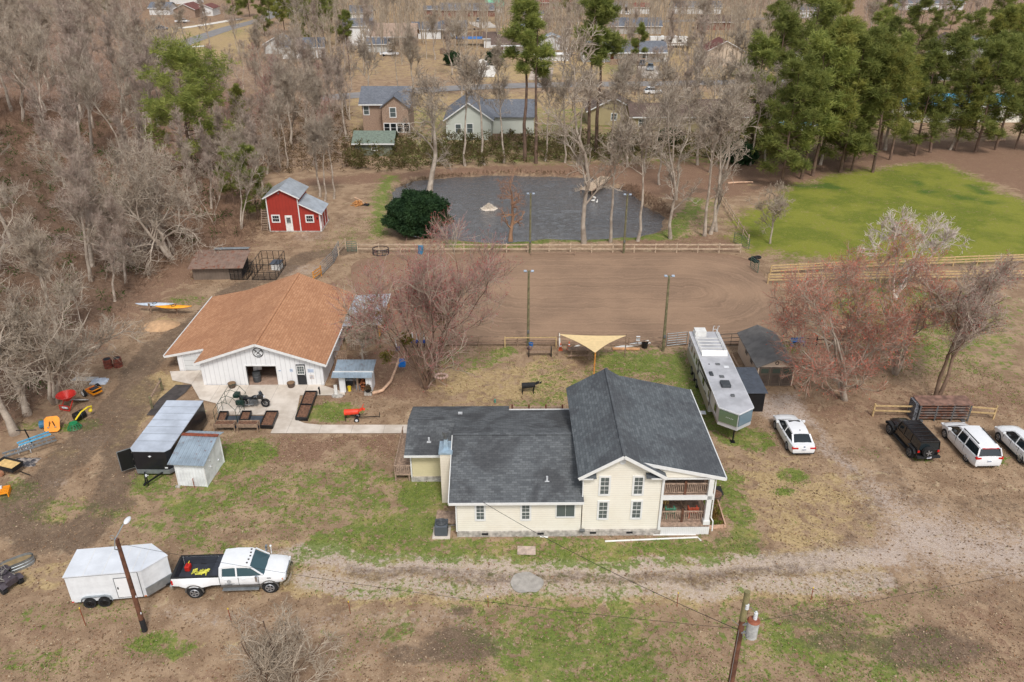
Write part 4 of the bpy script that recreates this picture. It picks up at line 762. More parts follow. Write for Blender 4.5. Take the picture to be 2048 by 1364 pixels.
for x in (-1.9,1.6,4.9,7.2): b=MB(); b.box(x,x+.4,38.87,38.9,.2,.34) if x<4 else b.box(x,x+.4,38.92,38.945,.2,.34); L0(b).build('foundation_vent',blackm,fh)
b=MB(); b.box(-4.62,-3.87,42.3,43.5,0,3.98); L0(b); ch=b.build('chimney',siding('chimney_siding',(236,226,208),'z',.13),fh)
b=MB(); b.box(-4.7,-3.8,42.2,43.6,3.985,4.1); b.prism([(-4.42,42.7,4.1),(-4.08,42.7,4.1),(-4.14,42.76,4.75),(-4.36,42.76,4.75)],(0,.35,0)); L0(b).build('chimney_cap',M('cap_metal',(160,180,194),.45,.3,var=.1),ch)
b=MB(); b.cyl((-4.25,42.9,4.75),(-4.25,42.9,5.1),.13,n=12); b.cyl((-4.25,42.9,5.1),(-4.25,42.9,5.32),.2,n=12); L0(b).build('flue_pipe',greym,ch)
for x,y,z in ((-5.6,45.2,2.95),(2.2,40.2,3.4)): b=MB(); b.cyl((x,y,z),(x,y,z+.32),.07,n=8); b.cb(x,y,z-.02,.28,.28,.04); L0(b).build('vent_pipe',M('vent_grey',(190,192,194),.5),fh)
b=MB(); b.cb(-3.6,48.2,3.28,.3,.2,.1); L0(b).build('roof_vent',M('vent_grey',(190,192,194)),fh)
b=MB(); b.box(-3.55,-3.50,39.3,39.5,1.1,1.6); b.box(4.25,4.55,38.72,38.93,.5,.62); L0(b).build('meter_box',greym,fh)
# porch
po=MB(); po.box(9.2,12.4,39.05,48.8,.62,.78); L0(po).build('porch_floor',woodd,fh)
po=MB(); po.box(9.2,12.3,39.2,48.8,2.82,2.94); L0(po).build('balcony_floor',woodd,fh)
po=MB(); po.box(9.2,12.45,39.05,39.19,2.72,3.0); po.box(12.32,12.46,39.2,48.8,2.72,3.0); po.box(9.31,12.4,39.02,39.08,4.3,4.38); L0(po).build('porch_beam',trim,fh)
for y in (39.2,44.0,48.6):
    po=MB(); po.cb(12.2,y,.78,.3,.3,3.6); po.cb(12.2,y,.79,.42,.42,.28); L0(po).build('porch_column',trim,fh)
po=MB(); po.box(9.25,12.42,39.0,39.04,.02,.6); po.box(12.4,12.45,39.1,48.7,.02,.6); L0(po).build('lattice_skirt',siding('lattice',(224,224,222),'x',.12,depth=.03),fh)
for z in (.8,2.96):
    po=MB(); po.box(9.22,12.05,39.28,39.36,z+.78,z+.84); po.box(9.22,12.05,39.29,39.35,z+.1,z+.15); 
    for i in range(24): po.box(9.3+i*.118,9.34+i*.118,39.29,39.34,z+.15,z+.78)
    po.box(12.12,12.2,39.4,48.5,z+.78,z+.84); po.box(12.12,12.2,39.4,48.5,z+.1,z+.15)
    for i in range(56): po.box(12.13,12.18,39.55+i*.16,39.59+i*.16,z+.15,z+.78)
    L0(po).build('railing',woodd,fh)
    po=MB(); po.box(10.62,10.76,39.25,39.39,z,z+1.0); L0(po).build('rail_post',poler,fh)
po=MB(); po.box(9.16,9.2,42.5,43.4,.8,2.7); L0(po).build('porch_door',M('door_brown',(120,84,60),.6),fh)
po=MB(); po.tube([(12.75,39.3,4.35),(12.5,39.25,4.1),(12.5,39.2,1.2),(12.62,39.1,1.0),(12.62,39.0,.3)],.045); L0(po).build('downspout',white,fh)
# decks
dk=T('wooden_deck','small weathered wooden deck with a railing at the left end of the farmhouse','deck',(-8.1,44.6,0))
b=MB(); b.box(0,1.1,0,5,.55,.65); [b.box(x,x+.1,y,y+.1,0,.55) for x in (0,.95) for y in (.02,4.8)]; b.build('deck_floor',woodd,dk)
b=MB(); b.box(0,1.1,.0,.06,1.3,1.38); b.box(0,.06,.06,4.9,1.3,1.38); [b.box(i*.14,i*.14+.05,.0,.05,.66,1.3) for i in range(8)]; [b.box(.0,.05,.1+i*.2,.15+i*.2,.66,1.3) for i in range(24)]; b.build('deck_railing',woodd,dk)
dk=T('back_deck','low wooden deck behind the farmhouse with a baluster railing along its back edge','deck',(-.05,49.75,0))
b=MB(); b.box(0,4.0,0,2.6,.4,.5); b.build('deck_floor',woodd,dk); b=MB(); b.box(0,4,2.5,2.58,1.22,1.3); [b.box(.05+i*.15,.1+i*.15,2.5,2.55,.5,1.22) for i in range(27)]; b.build('deck_railing',woodd,dk)
b=MB(); [b.box(x,x+.12,2.46,2.58,.4,1.5) for x in (0,1.3,2.6,3.88)]; b.build('deck_post',M('post_red_brown',(112,66,48)),dk)
hb=T('hot_tub','hot tub under a pale grey cover on the back deck','hot tub',(2.5,51.0,.5)); MB().cb(0,0,0,2.0,1.7,.75).build('tub_shell',M('tub_brown',(96,74,60)),hb); MB().cb(0,0,.752,2.1,1.8,.1).build('cover',M('tub_cover',(176,184,196),.7),hb,bevel=.04)
# ---------------- orange roofed barn (origin front left corner of front wall)
bn=T('white_barn','white board barn with a big orange shingle roof and open doorway','barn',(0,0,0))
def rz_(x): return 4.13-.345*abs(x+20.93) if x>-26.2 else 2.312-.2*(-26.2-x)
b=MB(); X0,X1,Y0,Y1=-25.85,-15.75,57.75,71.6
# front wall in pieces round the doorway
def topz(x): return rz_(x)-.14
def wallpiece(xa,xb,z0): b.prism([(xa,Y0,z0),(xb,Y0,z0),(xb,Y0,topz(xb))]+([(-20.93,Y0,topz(-20.93))] if xa<-20.93<xb else [])+[(xa,Y0,topz(xa))],(0,.15,0))
wallpiece(X0,-22.1,0); wallpiece(-22.1,-19.6,1.86); wallpiece(-19.6,X1,0)
b.box(X1-.15,X1,Y0+.15,Y1,0,topz(X1)); b.box(X0-.0,X0+.15,Y0+.15,60.2,0,topz(X0)); b.box(X0-3,X0,Y1,Y1+.15,0,1.1); b.prism([(X0,Y1,0),(X1,Y1,0),(X1,Y1,topz(X1)),(-20.93,Y1,topz(-20.93)),(X0,Y1,topz(X0))],(0,.15,0))
b.build('wall',barnw,bn)
b=MB(); b.box(-28.8,-28.65,60.2,71.5,0,rz_(-28.8)-.13); b.prism([(-28.65,60.2,1.5),(X0,60.2,1.5),(X0,60.2,rz_(X0)-.14),(-28.65,60.2,rz_(-28.65)-.14)],(0,.12,0)); b.box(-28.65,-28.3,60.2,60.32,0,1.5); b.build('annex_wall',barnw,bn,'low white annex wall under the left eave')
b=MB(); b.box(-28.3,-25.9,60.24,60.3,.03,1.5); b.build('garage_door',siding('garage_door_white',(210,212,212),'z',.5,depth=.03),bn)
b=MB(); b.slab([(-26.2,60.0,rz_(-26.2)),(-20.93,60.0,4.13),(-20.93,72.4,4.13),(-26.2,72.4,rz_(-26.2))],.12); b.slab([(-29.8,60.0,rz_(-29.8)),(-26.201,60.0,rz_(-26.2)),(-26.201,72.4,rz_(-26.2)),(-29.8,72.4,rz_(-29.8))],.12); b.slab([(-26.2,57.35,rz_(-26.2)),(-20.93,57.35,4.13),(-20.93,59.99,4.13),(-26.2,59.99,rz_(-26.2))],.12)
b.slab([(-20.92,57.35,4.13),(-15.3,57.35,rz_(-15.3)),(-15.3,71.6,rz_(-15.3)),(-20.92,72.4,4.13)],.12); b.beam((-20.92,57.35,4.14),(-20.92,72.4,4.14),.3,.05); b.build('roof',roofO,bn)
b=MB(); b.beam((-26.22,57.31,rz_(-26.2)-.1),(-20.93,57.31,4.03),.05,.2); b.beam((-20.93,57.31,4.03),(-15.28,57.31,rz_(-15.3)-.1),.05,.2); b.beam((-29.84,60,rz_(-29.8)-.03),(-29.84,72.4,rz_(-29.8)-.03),.08,.14); b.beam((-29.8,59.97,rz_(-29.8)-.09),(-26.3,59.97,rz_(-26.3)-.09),.05,.18); b.beam((-15.26,57.4,rz_(-15.3)-.04),(-15.26,71.5,rz_(-15.3)-.04),.08,.14); b.build('fascia_trim',trim,bn)
b=MB(); b.box(-22.2,-22.1,Y0-.04,Y0+.18,0,1.86); b.box(-19.6,-19.5,Y0-.04,Y0+.18,0,1.86); b.box(-22.2,-19.5,Y0-.04,Y0+.18,1.865,1.96); b.build('doorway_frame',trim,bn)
b=MB(); b.box(X0+.2,X1-.2,57.8,71.5,.03,.05); b.build('barn_floor',M('barn_floor',(168,140,122),.9,var=.15,scale=1),bn)
b=MB(); b.box(-25.6,-16,62.5,62.6,.06,2.1); b.build('stall_partition',M('stall_wood',(120,92,74),.85),bn)
d_=MB(); d_.box(-17.92,-17.18,Y0-.05,Y0-.005,.12,2.02); dd=d_.build('door',M('door_black',(38,40,44),.5),bn); window(dd,-17.55,Y0-.05,1.15,.55,.72,cols=3,rows=3,fr=.05); MB().ball((-17.26,Y0-.09,1.0),.035).build('handle',chrome,dd)
MB().torus((-20.88,Y0-.05,3.15),.42,.03,'y',28,6).build('brand_emblem',black,bn,'round black ranch brand above the doorway')
b=MB(); b.beam((-21.15,Y0-.05,3.4),(-20.62,Y0-.05,2.88),.035); b.beam((-20.62,Y0-.05,3.38),(-21.02,Y0-.05,2.98),.035); b.beam((-21.14,Y0-.05,3.12),(-21.0,Y0-.05,3.36),.03); b.beam((-20.98,Y0-.05,2.86),(-20.74,Y0-.05,2.86),.03); b.beam((-20.62,Y0-.05,3.38),(-20.56,Y0-.05,3.2),.03); b.build('brand_mark',black,bn)
for x,z,w_,h in ((-18.35,1.45,.26,.28),(-16.75,1.42,.5,.34),(-16.72,.82,.36,.4),(-19.32,1.42,.22,.1)):
    b=MB(); b.box(x-w_/2,x+w_/2,Y0-.02,Y0-.002,z-h/2,z+h/2); s_=b.build('wall_plaque',M('plaque_%d'%int(z*100+x),(196,206,220) if z>1.2 else (214,204,196),.5),bn)
    b=MB(); [b.box(x-w_*.36,x+w_*.36,Y0-.026,Y0-.021,z-h*.25+i*h*.22,z-h*.25+i*h*.22+h*.07) for i in range(3)]; b.build('plaque_lettering',M('plaque_ink',(96,116,150) if 1 else 0,.5),s_)
MB().cb(-16.95,Y0-.08,2.32,.2,.12,.12).build('flood_lamp',blackm,bn)
# tin lean-to
lt=T('lean_to','open lean-to with a pale tin roof against the right side of the white barn','shelter',(-13.6,67.6,0))
b=MB(); b.slab([(-1.7,-3.3,2.32),(1.7,-3.3,2.5),(1.7,3.5,2.5),(-1.7,3.5,2.32)],.05); b.build('roof',tiny,lt)
for x in (-1.5,1.55):
    for y in (-3.1,0,3.2): MB().box(x-.06,x+.06,y-.06,y+.06,0,2.3).build('post',polegreen,lt)
b=MB(); b.box(1.55,1.62,-3.2,3.4,1.2,2.35); b.build('side_board',woodo,lt); b=MB(); b.box(1.75,1.8,-3.3,3.5,2.36,2.52); b.build('roof_edge',trim,lt)
b=MB(); [b.box(-1.4+i*.32,-1.2+i*.32,-2.6,-2.5,0,1.7) for i in range(9)]; b.box(-1.5,1.5,-2.5,-2.4,1.2,1.3); b.build('slat_wall',wood,lt)
for n_,(x,y,rr,lb) in enumerate(((-15.1,61.5,8,'weathered wooden pallet leaning on the right wall of the barn'),(-14.5,64.2,-4,'broken grey pallet standing in front of the lean-to'))):
    t=T('wooden_pallet',lb,'pallet',(x,y,0),rr); b=MB(); [b.beam((-.5+i*.17,-.2,0),(-.5+i*.17,.2,1.15),.1,.02) for i in range(7)]; [b.beam((-.55,-.2+q*.4,.05+q*1.1),(.6,-.2+q*.4,.05+q*1.1),.09,.06) for q in (0,.5,1)]; b.build('pallet_boards',wood,t)
# tool shed with open front
ts=T('tool_shed','little white open fronted tool shed with a two step tin roof beside the barn','shed',(-14.2,56.5,0))
b=MB(); b.box(0,.5,0,.12,0,1.55); b.box(2.2,2.62,0,.12,0,1.55); b.box(-.05,2.68,0,.12,1.5,1.66); b.box(2.55,2.67,.12,1.5,0,1.7); b.box(-.02,.1,.12,1.5,0,1.7); b.box(.1,2.55,1.42,1.5,0,1.7); b.build('wall',barnw,ts)
b=MB(); b.box(1.42,1.56,.1,1.4,0,1.5); b.build('divider',wood,ts); b=MB(); b.box(.1,2.55,0,1.4,0,.06); b.build('shed_floor',wood,ts)
b=MB(); b.slab([(-.5,-.35,1.66),(2.8,-.35,1.66),(2.8,.2,1.86),(-.5,.2,1.86)],.04); b.slab([(-.35,.26,1.92),(2.85,.26,1.92),(2.9,1.75,2.2),(-.35,1.75,2.2)],.04); b.build('roof',tinb,ts); MB().box(-.45,2.85,.2,.26,1.8,1.95).build('roof_step',trim,ts)
b=MB(); b.box(-.35,-.1,-.45,-.36,.0,1.0); b.turn(0,0,0).build('side_panel',white,ts)
def bucket(lb,m,loc,r=.16,h=.36,name='bucket',group=None):
    t=T(name,lb,'bucket',loc,0,group); b=MB(); b.cyl((0,0,0),(0,0,h),r*.85,r,12,False); b.cyl((0,0,0),(0,0,.02),r*.85,n=12); b.torus((0,0,h),r,.015); b.build('tub',m,t); b=MB(); b.tube([(r*math.cos(a),.02,h+r*.6*math.sin(a)) for a in [i*math.pi/8 for i in range(9)]],.008,4); b.build('handle',steel,t); return t
bucket('yellow bucket inside the little open tool shed',yellow,(-13.45,56.75,.06),.15,.42); bucket('blue bucket on the upper left inside the open tool shed',blue,(-13.55,57.5,.9),.2,.3)
sh=T('shelf_rack','metal shelf at the back of the little tool shed','shelf',(-13.35,57.55,.06)); b=MB(); [b.box(-.6,.6,-.25,.25,z,z+.03) for z in (.3,.8)]; [b.box(x,x+.03,y,y+.03,0,1.2) for x in (-.6,.57) for y in (-.25,.22)]; b.build('rack',greym,sh)
t=T('garden_tools','rakes and shovels leaning inside the little tool shed','tools',(-13.2,56.9,.06)); [MB().beam((x,0,0),(x+.1,.45,1.3),.03).build('tool_handle',wood,t) for x in (0,.12,.25)]; MB().cb(.45,.1,.02,.35,.3,.5).build('tool_box',M('tool_grey',(130,136,142)),t)
t=T('firewood_stack','stack of split firewood in the right bay of the tool shed','firewood',(-12.1,56.9,.06)); rg=random.Random(5); b=MB()
for i in range(60): x=rg.uniform(-.42,.4); z=rg.uniform(.05,1.1); y=rg.uniform(-.1,.3); b.cyl((x,y-.2,z),(x+rg.uniform(-.05,.05),y+.2,z+rg.uniform(-.04,.04)),.06,n=6)
b.build('logs',M('split_wood',(170,104,66),.9,var=.25,scale=9),t)
# ---------------- red barn
rb=T('red_barn','red wooden barn with a pale tin roof, white trim and a lower side bay','barn',(-30.65,96.1,0))
b=MB(); gwall(b,0,3.95,0,4.6,4.55,5.45,'y',.12,2.0); b.prism([(3.96,0,.12),(6.5,0,.12),(6.5,0,2.35),(3.96,0,3.65)],(0,4.2,0)); b.build('wall',redw,rb)
b=MB(); b.box(-.05,6.6,-.08,4.65,0,.12); b.build('foundation',block,rb)
b=MB(); groof(b,-.35,4.3,-.35,4.9,4.42,5.64,'y',.06,1.95); b.build('roof',tiny,rb)
b=MB(); b.slab([(4.0,-.3,3.85),(6.85,-.3,2.42),(6.85,4.0,2.42),(4.0,4.0,3.85)],.06); b.build('lower_roof',tiny,rb)
b=MB(); b.beam((-.3,-.37,4.38),(1.95,-.37,5.56),.04,.14); b.beam((1.95,-.37,5.56),(4.28,-.37,4.38),.04,.14); b.beam((4.1,-.33,3.72),(6.85,-.33,2.36),.04,.12)
for x in (0,3.9,6.42): b.box(x-.03,x+.1,-.04,-.002,.12,(4.5,4.4,2.3)[int(x>1)+int(x>5)])
for y in (.02,1.3,2.6,3.9): b.box(6.502,6.54,y,y+.12,.12,2.3)
b.beam((6.53,.15,.3),(6.53,1.3,2.2),.1,.03); b.build('trim',trim,rb)
window(rb,.95,0,1.35,.8,.75,cols=3,rows=2,fr=.14,pm=GL); window(rb,5.2,0,1.35,.8,.75,cols=3,rows=2,fr=.14,pm=GL)
d_=MB(); d_.box(2.1,3.0,-.05,-.003,.12,2.15); dd=d_.build('door',white,rb); window(dd,2.55,-.05,1.2,.5,.7,cols=3,rows=3,fr=.03,pm=GL)
b=MB(); b.cb(1.75,-.15,5.0,.12,.3,.12); b.build('hay_hook',steel,rb); MB().box(6.1,6.25,-.12,-.01,1.7,1.9).build('barn_lamp',black,rb)
b=MB()
for i in range(9): b.box(-1.1,-.35,.2+i*.1,.35+i*.1,.2+i*.28,.25+i*.28)
b.beam((-1.12,.2,0),(-1.12,1.3,2.6),.06,.2); b.beam((-.33,.2,0),(-.33,1.3,2.6),.06,.2); b.build('side_stairs',woodd,rb)
# ---------------- silver pump shed
pumpx,pumpy,_=G(358,972); t=T('metal_shed','small pale metal shed with a tin roof and rusty ridge cap','shed',(pumpx,pumpy,0),-4)
b=MB(); b.prism([(0,0,.05),(2.05,0,.05),(2.05,0,2.0),(0,0,2.0)],(0,0,0.001)) if 0 else None
b=MB(); b.prism([(0,0,.05),(0,2.9,.05),(0,2.9,2.2),(0,2.3,2.55),(0,0,2.0)],(2.05,0,0)); b.build('wall',tinw,t)
b=MB(); b.slab([(-.3,-.3,2.02),(2.25,-.3,2.02),(2.25,2.35,2.66),(-.3,2.35,2.66)],.04); b.slab([(-.3,2.35,2.66),(2.25,2.35,2.66),(2.25,3.3,2.36),(-.3,3.3,2.36)],.04); b.build('roof',tinb,t)
MB().box(-.32,2.28,2.2,2.5,2.67,2.71).build('ridge_cap',M('rust_cap',(140,72,48),.8,var=.25),t)
b=MB(); b.box(-.01,.06,-.03,0,0,2.0); b.box(1.99,2.07,-.03,0,0,2.0); b.box(2.05,2.09,2.85,2.92,0,2.2); b.build('corner_trim',trim,t); MB().tube([(1.15,-.12,0),(1.15,-.12,.7),(1.15,-.05,.75)],.03).build('water_pipe',M('rust_pipe',(140,80,56)),t); MB().box(-.15,.15,-.25,-.05,0,.12).build('block_step',block,t)
b=MB(); [b.cyl((2.06,y,z),(2.12,y,z),.07,n=8) for y,z in ((.9,1.6),(.9,1.1),(2.1,.8))]; b.build('outlet_caps',pale,t)
# ---------------- plastic garden shed
t=T('plastic_shed','tan plastic garden shed with a dark grey roof and triple brown doors','shed',(20.4,57.6,0))
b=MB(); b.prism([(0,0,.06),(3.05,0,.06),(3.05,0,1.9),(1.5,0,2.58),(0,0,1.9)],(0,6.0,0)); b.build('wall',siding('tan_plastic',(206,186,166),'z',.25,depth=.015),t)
b=MB(); groof(b,-.22,3.25,-.25,6.2,1.92,2.72,'y',.07,1.5); b.build('roof',M('grey_plastic_roof',(110,107,104),.8,var=.12,scale=1.5),t)
for i in range(3):
    b=MB(); b.box(.12+i*.95,1.03+i*.95,-.05,-.003,.1,1.84); d_=b.build('door',M('brown_plastic',(92,80,70),.6,var=.06),t); MB().box(.27+i*.95,.88+i*.95,-.07,-.051,1.3,1.7).build('door_window',glass('shed_pane',(60,74,66),.2),d_)
    MB().box(.3+i*.95,.85+i*.95,-.068,-.051,.35,1.1).build('door_panel',M('brown_plastic_dark',(80,68,60),.6),d_)
MB().torus((1.5,-.02,2.22),.13,.04,'y',16).build('gable_vent',M('vent_brown',(84,64,54)),t)
for y in (1.6,3.2): MB().box(-.04,-.005,y,y+.6,1.2,1.65).build('side_window',M('shed_shutter',(96,88,82)),t)
for x,y in ((.55,3.6),(2.2,3.4)): z=2.72-.515*abs(x-1.5)+.02; b=MB(); b.slab([(x-.2,y-.3,z-.1*(1 if x<1.5 else -1)),(x+.2,y-.3,z+.1*(1 if x<1.5 else -1)),(x+.2,y+.3,z+.1*(1 if x<1.5 else -1)),(x-.2,y+.3,z-.1*(1 if x<1.5 else -1))],.03); b.build('skylight',pale,t)
b=MB(); b.box(-.7,-.55,.8,5.6,0,.1); b.box(3.2,3.35,-.6,.6,0,.1); b.build('ground_sleeper',wood,t)
t=T('black_lean_box','low black storage box with a sloping grey lid between horse trailer and tan shed','storage box',(18.45,53.6,0)); MB().box(0,1.45,.05,3.6,0,1.75).build('box_body',black,t); b=MB(); b.slab([(-.1,-.1,1.8),(1.6,-.1,1.8),(1.6,3.8,1.95),(-.1,3.8,1.95)],.05); b.build('lid',M('lid_grey',(74,80,90),.6),t)
# ---------------- coop, kennel, dog house
cx,cy,_=G(388,560); t=T('chicken_coop','old low coop with a rusty red tin roof under the bare trees','coop',(cx,cy,0),3)
b=MB(); b.box(0,5.2,0,3.4,0,1.5); b.build('wall',siding('grey_board',(118,104,92),'x',.3,dirt=.3),t); b=MB(); b.slab([(-.3,-.5,1.5),(5.6,-.5,1.5),(5.6,3.6,2.15),(-.3,3.6,2.15)],.05); b.build('roof',rustroof,t); b=MB(); b.slab([(1.5,3.3,2.3),(5.4,3.3,2.3),(5.4,4.1,2.2),(1.5,4.1,2.2)],.05); b.build('back_roof',tin,t)
MB().box(5.21,5.25,.3,3.0,.2,1.5).build('dark_opening_panel',blackm,t)  # black sheet on the closed wall, standing in for a shaded interior
def cage(lb,px,py,w,d,h,rz=0):
    x,y,_=G(px,py); t=T('wire_kennel',lb,'kennel',(x,y,0),rz); b=MB()
    for i in range(5):
        for a,c_ in (((w*i/4,0),(w*i/4,0)),((w*i/4,d),(w*i/4,d))): b.beam((*a,0),(*c_,h),.05)
    for i in range(1,4):
        for xx in (0,w): b.beam((xx,d*i/4,0),(xx,d*i/4,h),.05)
    for z in (.08,h*.5,h):
        b.beam((0,0,z),(w,0,z),.04); b.beam((0,d,z),(w,d,z),.04); b.beam((0,0,z),(0,d,z),.04); b.beam((w,0,z),(w,d,z),.04)
    b.build('cage_frame',black,t); m=MB(); [m.beam((w*i/16,0,.1),(w*i/16,0,h),.014) for i in range(17)]; [m.beam((w,d*i/12,.1),(w,d*i/12,h),.014) for i in range(13)]; [m.beam((0,0,h*i/8),(w,0,h*i/8),.012) for i in range(8)]; m.build('wire_mesh',black,t); return t
cage('black wire kennel run with a dog house against its corner',505,560,2.6,4.2,1.8,0); cage('low black wire pen against the right wall of the coop',462,560,1.8,2.2,1.2)
x,y,_=G(543,540); t=T('dog_house','small white dog house with a flat dark lid at the kennel corner','dog house',(x,y,0),-8); MB().box(0,.95,0,1.0,0,.75).build('house_body',white,t); b=MB(); b.slab([(-.1,-.1,.78),(1.05,-.1,.82),(1.05,1.1,.9),(-.1,1.1,.86)],.06); b.build('lid',M('lid_grey',(74,80,90)),t)
# ---------------- houses beyond the pond
def house(px,py,w,d,ze,zr,axis,wm,rm,lb,rz=0,win=(),door=None,gar=None,loc=None,porch=False,chim=None):
    x,y,_=G(px,py); t=T('house',lb,'house',(x,y,0),rz,'neighbouring houses at the back')
    b=MB(); gwall(b,0,w,0,d,ze,zr-.1,axis,0); b.build('wall',wm,t); b=MB(); groof(b,-.5,w+.5,-.5,d+.5,ze-.05,zr+.12,axis,.12); b.build('roof',rm,t)
    b=MB()
    if axis=='y': b.beam((-.5,-.53,ze-.13),(w/2,-.53,zr+.04),.04,.2); b.beam((w/2,-.53,zr+.04),(w+.5,-.53,ze-.13),.04,.2)
    else: b.box(-.5,w+.5,-.58,-.52,ze-.28,ze-.06)
    b.build('fascia',trim,t)
    for wx,wz,ww,wh in win: window(t,wx,0,wz,ww,wh,cols=1,rows=2,fr=.12)
    if door is not None: MB().box(door,door+.95,-.06,-.004,.1,2.1).build('door',M('house_door',(120,60,52)),t)
    if gar is not None: MB().box(gar,gar+4.6,-.06,-.004,.1,2.3).build('garage_door',white,t)
    if porch:
        b=MB(); b.box(0,w,-2.4,-.6,ze-.2,ze-.08); b.build('porch_roof',trim,t)
        for i in range(5): MB().box(i*(w-.15)/4,i*(w-.15)/4+.15,-2.35,-2.2,0,ze-.2).build('porch_post',trim,t)
    if chim: MB().box(chim,chim+.9,d/2-.4,d/2+.4,ze,zr+.9).build('chimney',M('brick_chimney',(150,100,84),.9),t)
    return t
rg_=shingle('grey_shingle',(122,126,134),(104,108,116),(90,92,98),'x',.16,.3); rg_y=shingle('grey_shingle_turned',(122,126,134),(104,108,116),(90,92,98),'y',.16,.3); rbk=shingle('brown_shingle',(116,98,90),(98,84,76),(84,72,66),'x',.16,.3); rbky=shingle('brown_shingle_turned',(112,98,90),(98,84,76),(84,72,66),'y',.16,.3); rtan=shingle('tan_shingle',(176,152,136),(160,138,122),(140,122,108),'x',.16,.3); rred=shingle('red_shingle',(150,84,74),(132,72,62),(110,64,56),'x',.16,.3); rredy=shingle('red_shingle_turned',(130,86,80),(112,74,68),(100,66,60),'y',.16,.3)
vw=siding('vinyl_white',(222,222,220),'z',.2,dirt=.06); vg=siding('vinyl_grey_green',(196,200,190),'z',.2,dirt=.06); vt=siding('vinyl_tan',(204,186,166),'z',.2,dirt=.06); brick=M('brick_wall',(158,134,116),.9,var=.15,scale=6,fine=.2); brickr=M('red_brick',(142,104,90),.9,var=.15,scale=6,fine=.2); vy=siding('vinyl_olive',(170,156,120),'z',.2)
h1=house(893,280,8.2,12,3.6,6.6,'y',vg,rg_y,'pale green grey house with a steep grey gable seen beyond the pond',0,((2.2,1.3,.9,1.5),(4.3,1.3,1.0,1.6)))
b=MB(); gwall(b,8.25,16,4,12,3.5,5.6,'x',0); b.build('side_wing',vg,h1); b=MB(); groof(b,6.5,16.4,3.5,12.5,3.4,5.8,'x',.12); b.build('wing_roof',rg_,h1)
b=MB(); b.box(8.4,15,-.6,3,.0,.5); b.box(8.4,15,-.62,-.55,.5,1.3); b.build('back_deck',wood,h1)
h2=house(728,268,8.6,8,5.6,7.9,'x',brick,rg_,'tan brick two storey house with a bank of four white framed windows',0,((.8,3.6,.9,1.5),(6.2,3.6,.9,1.5)))
b=MB(); gwall(b,4,8.8,-2.2,.0,5.4,7.2,'y',0); g_=b.build('gable_bay',brick,h2); b=MB(); groof(b,3.7,9.1,-2.6,3,5.3,7.4,'y',.12); b.build('bay_roof',rg_y,h2); window(h2,6.0,-2.2,3.6,1.0,1.6,cols=1,rows=2,fr=.14)
for i in range(4): window(h2,4.75+i*1.2,-2.2,.9,.95,1.5,cols=1,rows=2,fr=.13,pm=GL)
house(712,312,6.2,5,2.3,3.6,'x',M('green_board',(120,124,108),.8),M('green_roof',(112,124,112),.8),'low green roofed garden shed tucked behind the hedge left of the pond',0,((3.2,1.0,.8,.8),))
house(1176,250,9.5,9,2.7,5.2,'y',vy,rbky,'olive house with a broad brown gable half hidden beyond the dock',0,((5,1,1,1.2),)); house(1262,262,14,8,2.8,4.4,'x',vy,rbk,'long low olive house with a brown roof behind bare trees right of the dock',0,((2,1,1.2,1.2),(8,1,1.2,1.2)))
house(1400,262,13,9,2.8,5,'x',brickr,rbk,'brown brick ranch house behind the white twiggy trees')
h=house(985,108,14,7,2.7,4.8,'x',vw,rbk,'white ranch house with brown roof and a porch across the neighbourhood road',0,((2,1,1,1.2),),2.4,porch=True); house(968,96,5,8,3.0,4.4,'x',vw,rbk,'white garage wing with a brown roof at the head of the pale driveway')
house(747,92,14,8,3.0,6.6,'x',brick,rtan,'house with a big faded tan roof behind bare trees',0,((3,1,1.2,1.2),(6,1,1.2,1.2))); house(735,105,6,6,2.6,4,'x',M('mesh_panel',(196,196,192),.6),rg_,'low pale grey building left of the tan roofed house')
house(825,78,16,8,3.2,5.2,'x',vw,rg_,'white house with a grey roof and one red shuttered window',0,((13,1.0,1.4,1.4),)); house(882,78,8.8,8.4,3.4,5.6,'x',vw,rg_,'white gabled block joined to the grey roofed house',0,((4,1.0,1.2,1.6),))
house(882,33,24,9,2.8,5.2,'x',brickr,rg_,'long grey roofed house with a carport near the top of the photo'); house(848,30,6,6,2.4,3.6,'x',brickr,rg_,'small outbuilding left of the long grey roofed house'); house(972,26,8,8,2.8,5.2,'x',vw,M('green_tin',(120,180,150),.6),'white house with a pale green roof at the very top of the photo')
house(692,92,9,8,6.2,8.0,'x',vw,rg_,'tall white two storey house with a grey roof behind the pines',12); house(700,40,9,8,3,5.4,'x',vw,rg_,'white house with dark gable roof above the tall white one'); house(566,118,12,8,3.2,5.4,'x',vw,rg_,'white house with grey roof seen through the pink trees',8,((4,1,1,1.2),(8,1,1,1.2)),6); house(530,108,8,8,2.8,5,'y',M('mesh_panel',(196,196,192)),rg_y,'grey roofed outbuilding left of the white house in the pink trees')
house(350,36,9,12,3.4,5.6,'y',brick,rredy,'tan house with a red brown roof at the top left of the photo'); house(395,32,7,10,3.2,4.6,'y',vw,rredy,'white house wing with a red brown roof at the top left'); house(300,30,9,9,3,5,'x',vw,rg_,'pale house behind the red brown roofed one at top left'); house(340,8,14,10,3,5.5,'x',vw,rg_,'grey blue roofed house at the very top left'); house(575,30,10,8,3,5,'x',vw,rg_,'white house in the dark pines near the top left'); house(460,8,16,9,3,5,'x',brick,rg_,'brick house behind the dark conifers at the top')
house(1050,18,26,10,3,5.6,'x',brickr,rred,'long brick house with a red roof at the top of the photo'); house(1040,72,5.5,10,2.6,3.8,'x',brickr,tin,'small brick house with a white tin roof near the pine crown'); house(1048,40,8,6,2.4,3.4,'x',vw,rg_,'low grey roofed shed by the red roofed house')
